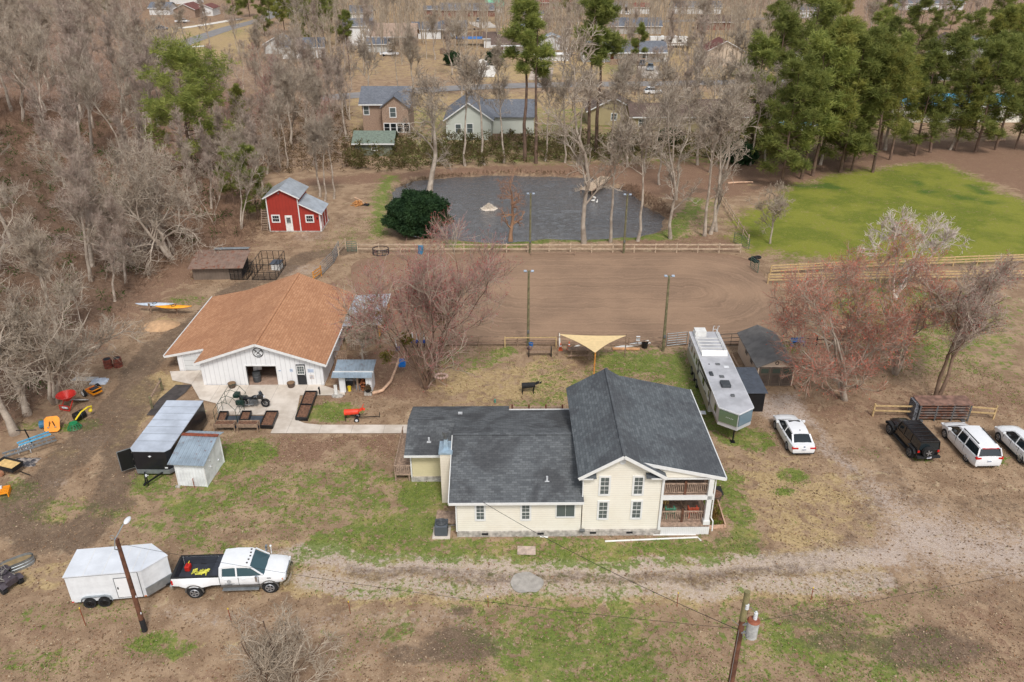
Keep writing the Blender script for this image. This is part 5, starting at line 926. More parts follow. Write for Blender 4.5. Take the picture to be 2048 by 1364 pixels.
house(1215,28,9,8,3,5,'x',vw,rg_,'pale blue white house with a double garage at the top',0,(),None); house(1250,28,11,8,3,4.4,'x',vw,rred,'white garage block with panel doors at the top',0,(),None,3)
house(1218,68,19,9,2.8,5.2,'x',M('grey_stucco',(176,172,166)),rg_,'long low grey house behind the neighbourhood yards'); house(1165,124,24,9,2.8,5.2,'x',vw,rg_,'long white ranch house with a grey roof and a white porch rail across the road',0,((3,1,1.4,1.2),(18,1,1.4,1.2)),8,porch=True)
house(1070,122,10,.8,2.0,2.2,'x',vw,trim,'white fenced yard wall beside the parked white suv'); house(1072,100,10,6,2.6,4.6,'y',vw,tin,'white gabled garage with an orange banded front')
house(1412,132,10,9,4.0,6.6,'y',vt,rredy,'tan gabled house with a red brown roof among bare trees'); house(1345,28,22,9,3,5,'x',vw,rg_,'white house far behind the camper trailer'); house(1398,60,16,8,3,5,'x',brickr,rbk,'brown house behind the camper trailer')
house(1888,128,9,12,4.2,7.2,'y',vw,rbky,'bright white gabled house glimpsed through the pines at upper right'); house(1560,125,12,8,2.8,4.6,'x',vw,rbk,'low white house glimpsed left of the pine stand'); house(1660,150,18,9,2.8,4.8,'x',vw,rg_,'long pale house glimpsed through the pine stand'); house(1780,245,26,12,3.4,4.4,'x',M('cream_wall',(224,220,206)),M('blue_tarp_roof',(90,176,214),.5,var=.12,scale=1.5),'cream building under a bright blue roof seen through the pines'); house(1940,110,14,9,3,5,'x',vw,rg_,'white house at the far right behind the pines'); house(1800,20,30,9,3,5,'x',vw,rg_,'grey white house high behind the pine stand'); house(1590,35,14,9,3,5,'x',vw,rg_,'pale house at the top above the pine stand')
t=T('white_house_fence','low pale fence panels behind the pool on the right','fence',(*G(1560,232)[:2],0)); b=MB(); b.box(0,12,0,.08,.0,1.6); b.build('fence_panel',trim,t)
for px,py,w_,d_,lb in ((1562,262,8,4,'small bright blue swimming pool seen left of the pine stand'),(1880,232,5,3,'little blue wading pool under the pines')):
    x,y,_=G(px,py); t=T('swimming_pool',lb,'pool',(x,y,0)); b=MB(); b.box(0,w_,0,.3,0,1.1); b.box(0,w_,d_-.3,d_,0,1.1); b.box(0,.3,.3,d_-.3,0,1.1); b.box(w_-.3,w_,.3,d_-.3,0,1.1); b.build('pool_wall',trim,t); MB().box(.3,w_-.3,.3,d_-.3,.05,.95).build('pool_water',M('pool_blue',(80,180,214),.1,var=.05),t)
t=T('blue_tarp','blue tarp roof over a frame on a lawn behind the pale driveway','tarp',(*G(912,92)[:2],0)); b=MB(); b.slab([(0,0,2.2),(9,0,2.2),(9,4,2.5),(0,4,2.5)],.05); b.build('tarp_sheet',blue,t); [MB().box(x,x+.1,y,y+.1,0,2.2).build('post',wood,t) for x in (.1,8.8) for y in (.1,3.8)]
for x0,y0,x1,y1,lb in ((905,78,975,70,'weathered board fence behind the white gabled block'),(850,42,885,40,'old board fence beside the long grey roofed house'),(1220,130,1290,128,'white porch rail fence of the long ranch house'),(880,108,905,112,'grey board fence right of the tan roofed house')):
    a=G(x0,y0); b_=G(x1,y1); t=T('board_fence',lb,'fence',(a[0],a[1],0)); MB().beam((0,0,.8),(b_[0]-a[0],b_[1]-a[1],.8),.08,1.6).build('fence_boards',wood if '9' not in lb else trim,t)
# ================================================================ vehicles and trailers
def wheel(par,x,y,r,w,side,spoke=rim,name='wheel',n=24):
    """side=+1 outer face towards +y"""
    b=MB(); b.cyl((x,y-w/2,r),(x,y+w/2,r),r,n=n); wl=b.build(name,rubber,par,smooth=True)
    b=MB(); yo=y+side*w/2; b.cyl((x,yo-.02*side,r),(x,yo+.012*side,r),r*.64,n=20); 
    b.build('rim',blackm if spoke is not black else black,wl)
    b=MB(); b.torus((x,yo+.005*side,r),r*.6,r*.07,'y',20,5)
    for i in range(5):
        a=i*2*math.pi/5; b.beam((x,yo+.02*side,r),(x+r*.58*math.cos(a),yo+.02*side,r+r*.58*math.sin(a)),r*.17,.03,up=(0,1,0))
    b.cyl((x,yo,r),(x,yo+.035*side,r),r*.16,n=8); b.build('spokes',spoke,wl); return wl
def ring(x,zb,zt,hw,cr=.04,tuck=.9,top=.86):
    P=[(-hw*tuck,zb),(-hw,zb+.16),(-hw*1.0,zb+(zt-zb)*.55),(-hw*.965,zt-.07),(-hw*top,zt),(-hw*.4,zt+cr),(hw*.4,zt+cr),(hw*top,zt),(hw*.965,zt-.07),(hw*1.0,zb+(zt-zb)*.55),(hw,zb+.16),(hw*tuck,zb)]
    return [(x,y,z) for y,z in P]
def cring(x,z0,z1,h0,h1,cr=.03):
    P=[(-h0,z0),(-(h0*.5+h1*.5),z0*.5+z1*.5),(-h1,z1-.03),(-h1*.86,z1),(0,z1+cr),(h1*.86,z1),(h1,z1-.03),((h0*.5+h1*.5),z0*.5+z1*.5),(h0,z0)]
    return [(x,y,z) for y,z in P]
def car(name,label,cat,loc,rz,body,cab,roof,paint,wb,wr,hw,lights,group=None,ww=.22,spoke=rim,rack=False,dual=False,track=None,pillars=(),hgl=glass('car_glass',(34,42,46),.08),extras=None):
    t=T(name,label,cat,loc,rz,group)
    if body: MB().loft([ring(*s) for s in body]).build('body',paint,t,smooth=35)
    g=MB().loft([cring(*s) for s in cab]); g.build('windows',hgl,t,smooth=30)
    r_=MB()     # roof skin: thin shell just above the glass
    rings=[]
    for (x,z1,h1) in roof: rings.append([(x,-h1-.012,z1-.09),(x,-h1*.97,z1+.01),(x,-h1*.8,z1+.03),(x,0,z1+.055),(x,h1*.8,z1+.03),(x,h1*.97,z1+.01),(x,h1+.012,z1-.09)])
    r_.loft(rings,caps=False,closed=False); r_.loft([[ (p[0],p[1],p[2]-.03) for p in rr] for rr in rings],caps=False,closed=False); r_.build('roof_panel',paint,t,smooth=40)
    for (a,b_,w_) in pillars:
        m=MB()
        for s in (-1,1): m.beam((a[0],s*a[1],a[2]),(b_[0],s*b_[1],b_[2]),w_,.05)
        m.build('pillar',paint,t)
    tr=track or hw-.12
    for x in (0,wb):
        for s in (-1,1):
            a=MB(); a.torus((x,s*(hw-.03),wr),wr*1.13,.05,'y',24,5); 
            wheel(t,x,s*(tr+(.1 if dual and x==0 else 0)),wr,ww*(2.0 if dual and x==0 else 1),s,spoke)
            m=MB(); m.cyl((x,s*(hw-.26),wr+.02),(x,s*(hw+.006),wr+.02),wr*1.06,n=24); m.build('wheel_arch',blackm,t)
    for nm,m_,bx in lights:
        for s in (-1,1): b=MB(); b.box(bx[0],bx[1],*sorted((s*bx[2],s*bx[3])),bx[4],bx[5]); b.build(nm,m_,t,bevel=.02)
    if extras: extras(t)
    return t
def plate(t,x,z,c=(214,216,218)):
    p=MB().box(x-.01,x+.01,-.16,.16,z,z+.15).build('number_plate',pale,t)
    m=MB(); [m.box(x-.016,x-.011,-.12+i*.045,-.095+i*.045,z+.045,z+.11) for i in range(6)]; m.build('plate_characters',M('plate_blue',(54,70,120)),p)
def mirrors(t,x,y,z,m,s=1.0):
    for q in (-1,1): b=MB(); b.cb(x,q*(y+.12*s),z,.14*s,.22*s,.16*s); b.build('mirror',m,t,bevel=.02)
def wipers_handles(t,xs_,hw,z,m=chrome):
    for x in xs_:
        for s in (-1,1): MB().box(x,x+.18,*sorted((s*(hw+.0),s*(hw+.03))),z,z+.035).build('door_handle',m,t)
def seams(t,xs_,hw,z0,z1):
    for x in xs_:
        for s in (-1,1): MB().box(x,x+.018,*sorted((s*(hw-.05),s*(hw+.006))),z0,z1).build('door_seam',blackm,t)
# sedan
def ex(t):
    plate(t,-1.03,.62); mirrors(t,2.15,.86,.98,carw); wipers_handles(t,(.45,1.45),.885,.82); seams(t,(.38,1.32,2.25),.885,.4,.95)
    MB().box(.95,1.65,-.42,.42,1.468,1.478).move(0,0,.02).build('sunroof',GL,t); MB().box(.25,.33,-.02,.02,1.48,1.55).build('aerial',black,t); MB().box(-1.0,-.98,-.06,.06,.86,.95).build('boot_badge',M('badge_blue',(70,90,130)),t); MB().box(-1.0,-.9,-.8,.8,.3,.38).build('rear_valance',blackm,t); MB().box(3.58,3.66,-.5,.5,.42,.6).build('grille',blackm,t)
car('sedan','white sedan with a black sunroof, parked alone right of the horse trailer','car',(21.05,48.45,0),91,
 [(-1.0,.42,.75,.70),(-.97,.36,.96,.80),(-.6,.25,1.0,.89),(0,.22,.98,.905),(1.4,.2,.95,.91),(2.4,.22,.95,.905),(2.9,.24,.90,.89),(3.3,.26,.84,.86),(3.55,.3,.76,.78),(3.68,.38,.66,.62)],
 [(-.62,.98,1.0,.70,.66),(-.05,.98,1.36,.78,.60),(.35,.96,1.44,.80,.60),(1.4,.94,1.46,.81,.61),(1.85,.94,1.38,.81,.61),(2.62,.94,.96,.76,.70)],
 [(-.02,1.38,.60),(.4,1.455,.62),(1.3,1.475,.63),(1.85,1.40,.61)],carw,2.78,.33,.9,
 [('tail_lamp',redl,(-1.01,-.86,.42,.86,.72,.86)),('headlamp',pale,(3.38,3.62,.5,.82,.58,.7))],'cars parked on the right side of the yard',
 pillars=[((-.6,.72,1.0),(-.02,.62,1.38),.12),((2.6,.76,.96),(1.86,.62,1.38),.07),((1.0,.81,.95),(.95,.63,1.44),.07)],extras=ex)
# minivan
def ex(t):
    plate(t,-1.12,.72); mirrors(t,2.45,.95,1.08,carw,1.2); wipers_handles(t,(.9,1.75),.985,.98); seams(t,(.55,1.62,2.6),.985,.4,1.05); MB().box(-1.1,-.98,-.75,.75,.34,.4).build('bumper_strip',blackm,t); MB().box(-1.06,-1.02,-.12,.12,.9,.94).build('tailgate_badge',chrome,t)
    for s in (-1,1): MB().beam((-.4,s*.62,1.82),(1.5,s*.66,1.84),.05).build('roof_rail',black,t)
    MB().box(-.86,-.82,-.6,.6,1.66,1.72).build('brake_lamp',redl,t)
car('minivan','long white minivan with roof rails between the black jeep and the last white car','minivan',(33.55,47.0,0),91.5,
 [(-1.1,.4,.9,.82),(-1.05,.3,1.12,.92),(-.6,.24,1.14,.985),(0,.22,1.12,.99),(1.4,.2,1.08,.99),(2.5,.22,1.06,.985),(3.1,.24,1.0,.96),(3.6,.27,.9,.9),(3.85,.32,.8,.78),(3.93,.4,.7,.66)],
 [(-1.0,1.12,1.2,.84,.82),(-.72,1.12,1.68,.9,.72),(-.3,1.12,1.74,.92,.72),(1.2,1.08,1.78,.92,.74),(2.0,1.06,1.68,.92,.74),(3.05,1.04,1.06,.86,.8)],
 [(-.86,1.68,.72),(-.2,1.755,.74),(1.1,1.79,.76),(2.0,1.70,.74)],carw,3.03,.35,.98,
 [('tail_lamp',redl,(-1.09,-.9,.6,.97,.92,1.08)),('headlamp',pale,(3.5,3.88,.6,.9,.66,.8))],'cars parked on the right side of the yard',
 pillars=[((-1.0,.86,1.15),(-.8,.74,1.68),.1),((3.0,.86,1.06),(2.0,.75,1.68),.07),((.6,.93,1.08),(.6,.75,1.76),.07),((1.6,.93,1.06),(1.5,.75,1.75),.06)],extras=ex)
# compact crossover
def ex(t):
    mirrors(t,2.1,.9,1.05,carw); wipers_handles(t,(.5,1.4),.935,.92); seams(t,(.4,1.3,2.2),.935,.4,1.0); plate(t,-.93,.7); MB().box(-.4,3.0,-.95,.95,.22,.36).build('sill_trim',blackm,t)
car('crossover_car','white crossover car cut off by the right edge of the photo','car',(37.3,46.9,0),92,
 [(-.9,.45,.9,.74),(-.86,.34,1.08,.86),(-.4,.28,1.1,.93),(0,.26,1.06,.94),(1.4,.25,1.02,.94),(2.3,.26,1.02,.935),(2.8,.28,.98,.92),(3.2,.32,.92,.88),(3.45,.36,.84,.78),(3.54,.45,.74,.64)],
 [(-.8,1.08,1.12,.76,.74),(-.5,1.08,1.5,.82,.62),(0,1.06,1.6,.84,.64),(1.2,1.02,1.62,.85,.66),(1.7,1.02,1.54,.85,.66),(2.5,1.0,1.02,.8,.74)],
 [(-.62,1.52,.62),(0,1.61,.65),(1.1,1.64,.67),(1.7,1.56,.66)],carw,2.67,.36,.93,
 [('tail_lamp',redl,(-.9,-.74,.5,.87,.88,1.0)),('headlamp',pale,(3.2,3.48,.5,.84,.66,.8))],'cars parked on the right side of the yard',
 pillars=[((-.78,.78,1.1),(-.6,.64,1.52),.12),((2.45,.8,1.02),(1.7,.67,1.54),.07),((.9,.86,1.02),(.9,.67,1.62),.06)],extras=ex)
# boxy off-roader
jt=T('off_roader','boxy black four wheel drive with a spare wheel on its tailgate beside the metal panels','car',(29.65,47.6,0),94,'cars parked on the right side of the yard')
b=MB(); b.loft([[(x,-.78,.5),(x,-.8,1.08),(x,.8,1.08),(x,.78,.5)] for x in (-.72,2.35)]); b.build('body',carb,jt,bevel=.03)
b=MB(); b.loft([[(x,-h,.55),(x,-h,z),(x,-h*.6,z+.05),(x,h*.6,z+.05),(x,h,z),(x,h,.55)] for x,h,z in ((2.35,.76,1.07),(3.45,.66,1.02),(3.62,.62,.95))]); b.build('bonnet',carb,jt,smooth=35)
b=MB(); b.loft([[(x0,-.76,1.09),(x1,-.68,1.72),(x1,.68,1.72),(x0,.76,1.09)] for x0,x1 in ((-.7,-.66),(2.3,2.0))]); b.build('windows',glass('car_glass'),jt)
b=MB(); b.loft([[(x,-.72,1.70),(x,-.68,1.79),(x,.68,1.79),(x,.72,1.70)] for x in (-.72,2.05)]); b.build('roof_panel',carb,jt,bevel=.02); b=MB(); [b.box(-.5+i*.5,-.44+i*.5,-.6,.6,1.8,1.81) for i in range(5)]; b.build('roof_ribs',blackm,jt)
for xa,xb in ((-.7,-.66),(.45,.45),(1.35,1.35),(2.28,2.02)): m=MB(); [m.beam((xa,s*.775,1.09),(xb,s*.70,1.72),.1,.04) for s in (-1,1)]; m.build('pillar',carb,jt)
for x in (0,3.0):
    for s in (-1,1): wheel(jt,x,s*.78,.42,.28,s,greym,n=28); m=MB(); m.loft([[(x-.62,s*.7,.78),(x-.62,s*.96,.72)],[(x-.36,s*.7,.98),(x-.36,s*.96,.94)],[(x+.36,s*.7,.98),(x+.36,s*.96,.94)],[(x+.62,s*.7,.78),(x+.62,s*.96,.72)]],caps=False,closed=False); m.loft([[(x-.62,s*.7,.75),(x-.62,s*.96,.69)],[(x-.36,s*.7,.95),(x-.36,s*.96,.91)],[(x+.36,s*.7,.95),(x+.36,s*.96,.91)],[(x+.62,s*.7,.75),(x+.62,s*.96,.69)]],caps=False,closed=False); m.build('fender_flare',blackm,jt)
b=MB(); b.cyl((-1.0,.12,1.0),(-.76,.12,1.0),.40,n=24); sp=b.build('spare_wheel',rubber,jt,smooth=True); b=MB(); b.cyl((-1.02,.12,1.0),(-1.0,.12,1.0),.24,n=16); b.build('rim',black,sp); b=MB(); [b.beam((-1.03,.12,1.0),(-1.03,.12+.22*math.cos(i*1.257),1.0+.22*math.sin(i*1.257)),.07,.02,up=(1,0,0)) for i in range(5)]; b.build('spokes',rim,sp)
b=MB(); b.box(-.98,-.75,-.85,.85,.5,.64); b.box(3.62,3.82,-.8,.8,.5,.66); b.build('bumper',blackm,jt); plate(jt,-.99,.52)
for s in (-1,1): MB().box(-.76,-.7,*sorted((s*.66,s*.8)),.88,1.04).build('tail_lamp',redl,jt)
mirrors(jt,2.1,.85,1.15,black,1.1); MB().box(.2,2.4,-.92,.92,.36,.42).build('side_step',blackm,jt)
# pickup truck
tk=T('pickup_truck','white crew cab dual rear wheel pickup hitched to the white cargo trailer','truck',(-18.15,34.95,0),2.7)
b=MB(); b.loft([ring(*s) for s in ((1.45,.62,1.28,.97),(2.3,.6,1.28,.98),(3.35,.6,1.28,.98),(3.7,.6,1.27,.97),(4.3,.62,1.26,.96),(4.9,.7,1.2,.92),(5.1,.78,1.05,.84))]); b.build('body',carw,tk,smooth=35)
b=MB(); b.loft([[(x,-h,z0),(x,-h,z1)] for x,h,z0,z1 in ()]) if 0 else None
b=MB()
for s in (-1,1):
    R1=[(-1.25,.93),(-.9,.97),(-.5,1.13),(0,1.16),(.5,1.13),(.95,.98),(1.42,.96)]
    b.loft([[(x,s*(h-.09) if abs(h)<1 else s*.87,.72),(x,s*h,.74),(x,s*h,1.08),(x,s*(.93),1.3),(x,s*.86,1.3),(x,s*.86,.75)] for x,h in R1])
b.box(-1.27,-1.2,-.9,.9,.72,1.29); b.build('bed_sides',carw,tk,smooth=35)
b=MB(); b.box(-1.19,1.42,-.855,.855,.72,.76); b.box(-1.19,-1.14,-.85,.85,.77,1.25); b.box(-1.1,.9,-.853,-.8,.77,1.28); b.box(-1.1,.9,.8,.853,.77,1.28); b.box(.95,1.4,-.86,.86,.78,1.31); b.build('bed_liner',M('bed_liner',(52,56,66),.85),tk)
b=MB(); b.box(-1.26,1.42,-.96,-.84,1.302,1.325); b.box(-1.26,1.42,.84,.96,1.302,1.325); b.box(-1.29,-1.14,-.84,.84,1.3,1.325); b.build('bed_rail',blackm,tk)
b=MB(); b.loft([cring(*s) for s in ((1.47,1.27,1.32,.86,.84),(1.55,1.27,1.86,.88,.72),(2.2,1.27,1.92,.9,.74),(3.0,1.27,1.9,.9,.74),(3.15,1.26,1.84,.9,.74),(3.95,1.26,1.28,.84,.8))]); b.build('windows',glass('truck_glass',(58,84,92),.08),tk,smooth=30)
b=MB(); rr_=[[(x,-h-.012,z-.1),(x,-h,z+.01),(x,-h*.8,z+.03),(x,0,z+.06),(x,h*.8,z+.03),(x,h,z+.01),(x,h+.012,z-.1)] for x,z,h in ((1.5,1.86,.74),(2.2,1.93,.76),(3.0,1.91,.76),(3.2,1.85,.75))]; b.loft(rr_,caps=False,closed=False); b.loft([[(p[0],p[1],p[2]-.04) for p in q] for q in rr_],caps=False,closed=False); b.build('roof_panel',carw,tk,smooth=40)
for a_,c_,w_ in (((1.5,.9,1.27),(1.56,.76,1.84),.2),((2.42,.92,1.27),(2.42,.77,1.86),.09),((3.9,.87,1.28),(3.2,.77,1.86),.08)): m=MB(); [m.beam((a_[0],s*a_[1],a_[2]),(c_[0],s*c_[1],c_[2]),w_,.05) for s in (-1,1)]; m.build('pillar',carw,tk)
for i in range(5): MB().cb(3.08-.03*abs(i-2),-.56+.28*i,1.945,.09,.07,.05).build('roof_marker_lamp',M('lamp_dark',(60,50,46)),tk)
for s in (-1,1):
    wheel(tk,0,s*.98,.40,.44,s,rim); wheel(tk,4.2,s*.86,.40,.27,s,rim)
    for x,h in ((0,1.17),(4.2,.975)):
        m=MB(); pts=[(x+.5*math.cos(a),s*(h-.03),.42+.5*math.sin(a)) for a in [i*math.pi/10 for i in range(11)]]; m.tube(pts,.05,5); m.build('wheel_arch',M('arch_grey',(92,88,84),.7),tk); m=MB(); m.cyl((x,s*(h-.3),.42),(x,s*(h-.045),.42),.47,n=24); m.build('arch_well',blackm,tk)
    MB().box(1.55,3.6,*sorted((s*.9,s*1.14)),.42,.47).build('running_board',steel,tk)
    MB().box(1.45,3.75,*sorted((s*.93,s*.985)),.56,.68).build('lower_trim',M('arch_grey',(92,88,84)),tk)
    MB().box(-1.3,-1.2,*sorted((s*.78,s*.95)),.82,1.12).build('tail_lamp',redl,tk); MB().box(4.88,5.12,*sorted((s*.55,s*.88)),.9,1.08).build('headlamp',pale,tk,bevel=.02); MB().box(4.84,4.98,*sorted((s*.86,s*.9)),.9,1.04).build('indicator',amber,tk)
    b=MB(); b.beam((3.62,s*.95,1.3),(3.62,s*1.2,1.42),.05); b.cb(3.64,s*1.26,1.25,.12,.18,.34); b.build('tow_mirror',chrome,tk)
    for x in (1.7,2.7): MB().box(x,x+.22,*sorted((s*.975,s*1.0)),1.08,1.12).build('door_handle',pale,tk)
    for x in (1.43,2.5,3.62): MB().box(x,x+.018,*sorted((s*.94,s*.987)),.62,1.24).build('door_seam',blackm,tk)
b=MB(); b.box(5.05,5.14,-.5,.5,.72,1.1); b.build('grille',chrome,tk); b=MB(); b.loft([[(5.0,-.96,.48),(5.0,-.96,.72)],[(5.22,-.7,.48),(5.22,-.7,.72)],[(5.26,0,.48),(5.26,0,.72)],[(5.22,.7,.48),(5.22,.7,.72)],[(5.0,.96,.48),(5.0,.96,.72)]],caps=False,closed=False); b.loft([[(4.8,-.95,.48),(4.8,-.95,.74)],[(5.0,0,.48),(5.0,0,.74)],[(4.8,.95,.48),(4.8,.95,.74)]],caps=False,closed=False); b.box(-1.45,-1.3,-.9,.9,.5,.68); b.build('bumper',chrome,tk)
MB().torus((1.98,-.992,.98),.1,.012,'y',18,4).build('door_emblem',M('ink_grey',(80,80,84)),tk,'round ranch emblem on the rear door'); b=MB(); b.beam((1.91,-.995,.98),(2.05,-.995,.98),.012); b.beam((1.98,-.995,.9),(1.98,-.995,1.06),.012); b.box(1.7,2.26,-.999,-.988,.80,.825); b.box(1.85,2.12,-.999,-.988,.745,.765); b.build('door_lettering',M('ink_grey',(80,80,84)),tk)
MB().box(4.12,4.34,-.985,-.97,1.12,1.16).build('hood_badge',blackm,tk)
b=MB(); b.cyl((4.0,.9,1.3),(4.0,.96,1.75),.02,n=6); b.ball((4.0,.96,1.82),.07); b.build('aerial_lamp',pale,tk)
from mathutils import Matrix
tkm=Matrix.Translation(Vector((-18.15,34.95,0)))@Matrix.Rotation(R(2.7),4,'Z')
def ontruck(x,y,z): p=tkm@Vector((x,y,z)); return (p.x,p.y,p.z)
t=T('gas_can','red fuel can standing in the pickup bed','fuel can',ontruck(-.75,.35,.765)); MB().cb(0,0,0,.3,.4,.34).build('can_body',red,t,bevel=.05); MB().tube([(0,.1,.34),(0,.05,.42),(0,-.12,.42),(0,-.14,.34)],.02).build('handle',red,t); MB().cyl((0,.16,.34),(.06,.22,.46),.03,.02).build('spout',yellow,t)
t=T('yellow_strap','heap of bright yellow webbing strap in the pickup bed','strap',ontruck(.0,.05,.765)); rg=random.Random(3); b=MB(); pts=[(rg.uniform(-.45,.55),rg.uniform(-.3,.25),rg.uniform(.03,.14)) for _ in range(34)]; pts.sort(key=lambda p:p[0]+rg.uniform(-.25,.25)); b.tube(pts,.035,5); b.build('webbing',M('hi_vis_yellow',(226,222,96),.7),t)
# enclosed white trailer
tx,ty,_=G(145,1206,.4); wt=T('cargo_trailer','white enclosed cargo trailer with a wedge nose behind the pickup','trailer',(tx,ty,0),7)
L_,Wd_,Z0,Z1=4.05,2.15,.42,2.3
b=MB(); b.prism([(0,0,Z0),(L_,0,Z0),(L_+1.15,Wd_/2,Z0),(L_,Wd_,Z0),(0,Wd_,Z0)],(0,0,Z1-Z0)); b.build('trailer_body',M('trailer_white',(222,225,228),.4,var=.04),wt)
b=MB(); b.prism([(-.05,-.05,Z1+.002),(L_+.02,-.05,Z1+.002),(L_+1.2,Wd_/2,Z1+.002),(L_+.02,Wd_+.05,Z1+.002),(-.05,Wd_+.05,Z1+.002)],(0,0,.06)); b.build('roof',M('trailer_roof',(216,220,226),.35,var=.06,scale=.8),wt)
b=MB(); [b.box(x,x+.03,-.05,Wd_+.05,Z1+.063,Z1+.075) for x in (1,2,3,3.6,4.05)]; b.build('roof_seam',trim,wt)
b=MB(); b.prism([(L_+.02,-.03,Z0),(L_+1.19,Wd_/2,Z0),(L_+1.17,Wd_/2+.02,Z0),(L_,0.005,Z0)],(0,0,.6)); b.box(3.75,L_+.02,-.02,-.003,Z0,Z1-.02) if 0 else None; b.build('stone_guard',steel,wt)
b=MB()
for xa,xb,z0,z1 in ((2.5,2.53,.5,1.95),(3.35,3.38,.5,1.95),(2.53,3.35,1.92,1.95),(2.53,3.35,.5,.53)): b.box(xa,xb,-.025,-.003,z0,z1)
b.box(3.83,3.86,-.02,-.003,Z0,Z1-.05); b.box(0,3.83,-.018,-.003,Z1-.05,Z1-.02); b.build('door_frame',M('seam_dark',(70,74,78)),wt); MB().box(2.53,3.35,-.02,-.004,.53,1.92).build('side_door',carw,wt); MB().box(2.6,2.66,-.05,-.021,1.15,1.3).build('door_latch',black,wt)
for x in (.95,1.72): wheel(wt,x,-.02,.34,.22,-1,black); wheel(wt,x,Wd_+.02,.34,.22,1,black)
b=MB(); 
for yy in (-.14,Wd_-.1): b.loft([[(x,yy,z),(x,yy+.24,z)] for x,z in ((.5,.42),(.58,.72),(.8,.82),(1.9,.82),(2.12,.72),(2.2,.42))],caps=False,closed=False); b.loft([[(x,yy,z-.03),(x,yy+.24,z-.03)] for x,z in ((.5,.42),(.58,.72),(.8,.82),(1.9,.82),(2.12,.72),(2.2,.42))],caps=False,closed=False)
b.build('mudguard',steel,wt)
b=MB(); b.beam((L_,.5,.45),(L_+1.75,Wd_/2,.45),.08,.1); b.beam((L_,Wd_-.5,.45),(L_+1.75,Wd_/2,.45),.08,.1); b.cyl((L_+1.45,Wd_/2,.1),(L_+1.45,Wd_/2,.9),.04); b.cb(L_+1.75,Wd_/2,.4,.25,.12,.14); b.build('drawbar',black,wt)
MB().box(-.01,.12,-.03,-.005,.45,.5).build('marker_lamp',redl,wt); MB().box(L_-.15,L_-.02,-.03,-.005,.45,.5).build('marker_lamp',amber,wt); MB().cb(L_+1.3,Wd_/2,.5,.25,.25,.12).build('wood_chock',woodn,wt)
# black trailer, door open
bt=T('black_trailer','black enclosed trailer with a white roof and its side door standing open','trailer',(-26.35,45.15,0),-1)
b=MB(); b.box(0,2.75,.35,6.6,.45,2.15); b.prism([(0,.35,.45),(.25,.02,.45),(2.5,.02,.45),(2.75,.35,.45)],(0,0,1.7)); b.build('trailer_body',M('trailer_black',(30,31,36),.3,var=.08,coat=.3),bt)
b=MB(); b.prism([(-.03,.35,2.152),(.25,-.03,2.152),(2.5,-.03,2.152),(2.78,.35,2.152),(2.78,6.63,2.152),(-.03,6.63,2.152)],(0,0,.05)); b.build('roof',M('trailer_roof_grey',(186,194,206),.35,var=.1,scale=.7),bt)
b=MB(); [b.box(-.03,2.78,y,y+.025,2.203,2.213) for y in (1.2,2.1,3.0,3.9,4.8,5.7)]; b.build('roof_seam',steel,bt)
b=MB(); b.prism([(-.01,.34,.3),(.24,0,.3),(2.51,0,.3),(2.76,.34,.3),(2.6,.5,.3),(.1,.5,.3)],(0,0,.34)); b.build('stone_guard',steel,bt)
b=MB(); b.prism([(-.05,.6,.5),(-.05,.6,2.05),(-.82,.02,2.05),(-.82,.02,.5)],(.03,-.04,0)); dd=b.build('open_door',black,bt); b=MB(); [b.beam(*p,.05) for p in (((-.05,.58,.48),(-.84,0,.48)),((-.05,.58,2.07),(-.84,0,2.07)),((-.84,0,.48),(-.84,0,2.07)))]; b.build('door_edge',steel,dd)
b=MB(); [b.cb(-.1-.0*i,.5,.6+i*.55,.16,.05,.04) for i in range(3)]; b.build('door_hinge',chrome,dd)
b=MB(); b.beam((1.37,-.0,1.72),(1.47,-.02,1.82),.02) ; b.prism([(1.25,.012,1.75),(1.37,.012,1.68),(1.49,.012,1.75),(1.37,.012,1.82)],(0,-.02,0)); b.build('maker_badge',pale,bt); MB().box(2.25,2.45,-.0,.018,.75,.85).build('warning_sticker',pale,bt)
for y in (3.2,4.1): wheel(bt,.05,y,.34,.22,-1,black) if 0 else None
for y in (3.2,4.0):
    for x,s in ((0.02,-1),(2.73,1)): b=MB(); b.cyl((x-.11,y,.34),(x+.11,y,.34),.34,n=22); w_=b.build('wheel',rubber,bt,smooth=True); MB().cyl((x+s*.105,y,.34),(x+s*.125,y,.34),.2,n=14).build('rim',rim,w_)
b=MB(); b.beam((.7,.1,.4),(1.37,-1.3,.42),.08,.1); b.beam((2.05,.1,.4),(1.37,-1.3,.42),.08,.1); b.cyl((1.37,-1.0,.05),(1.37,-1.0,.8),.04); b.cb(1.37,-1.35,.38,.14,.3,.12); b.build('drawbar',black,bt); b=MB(); b.cyl((1.37,-1.0,.8),(1.37,-1.0,.95),.06); b.beam((1.37,-1.0,.9),(1.55,-1.0,.9),.03); b.build('jack_handle',pale,bt)
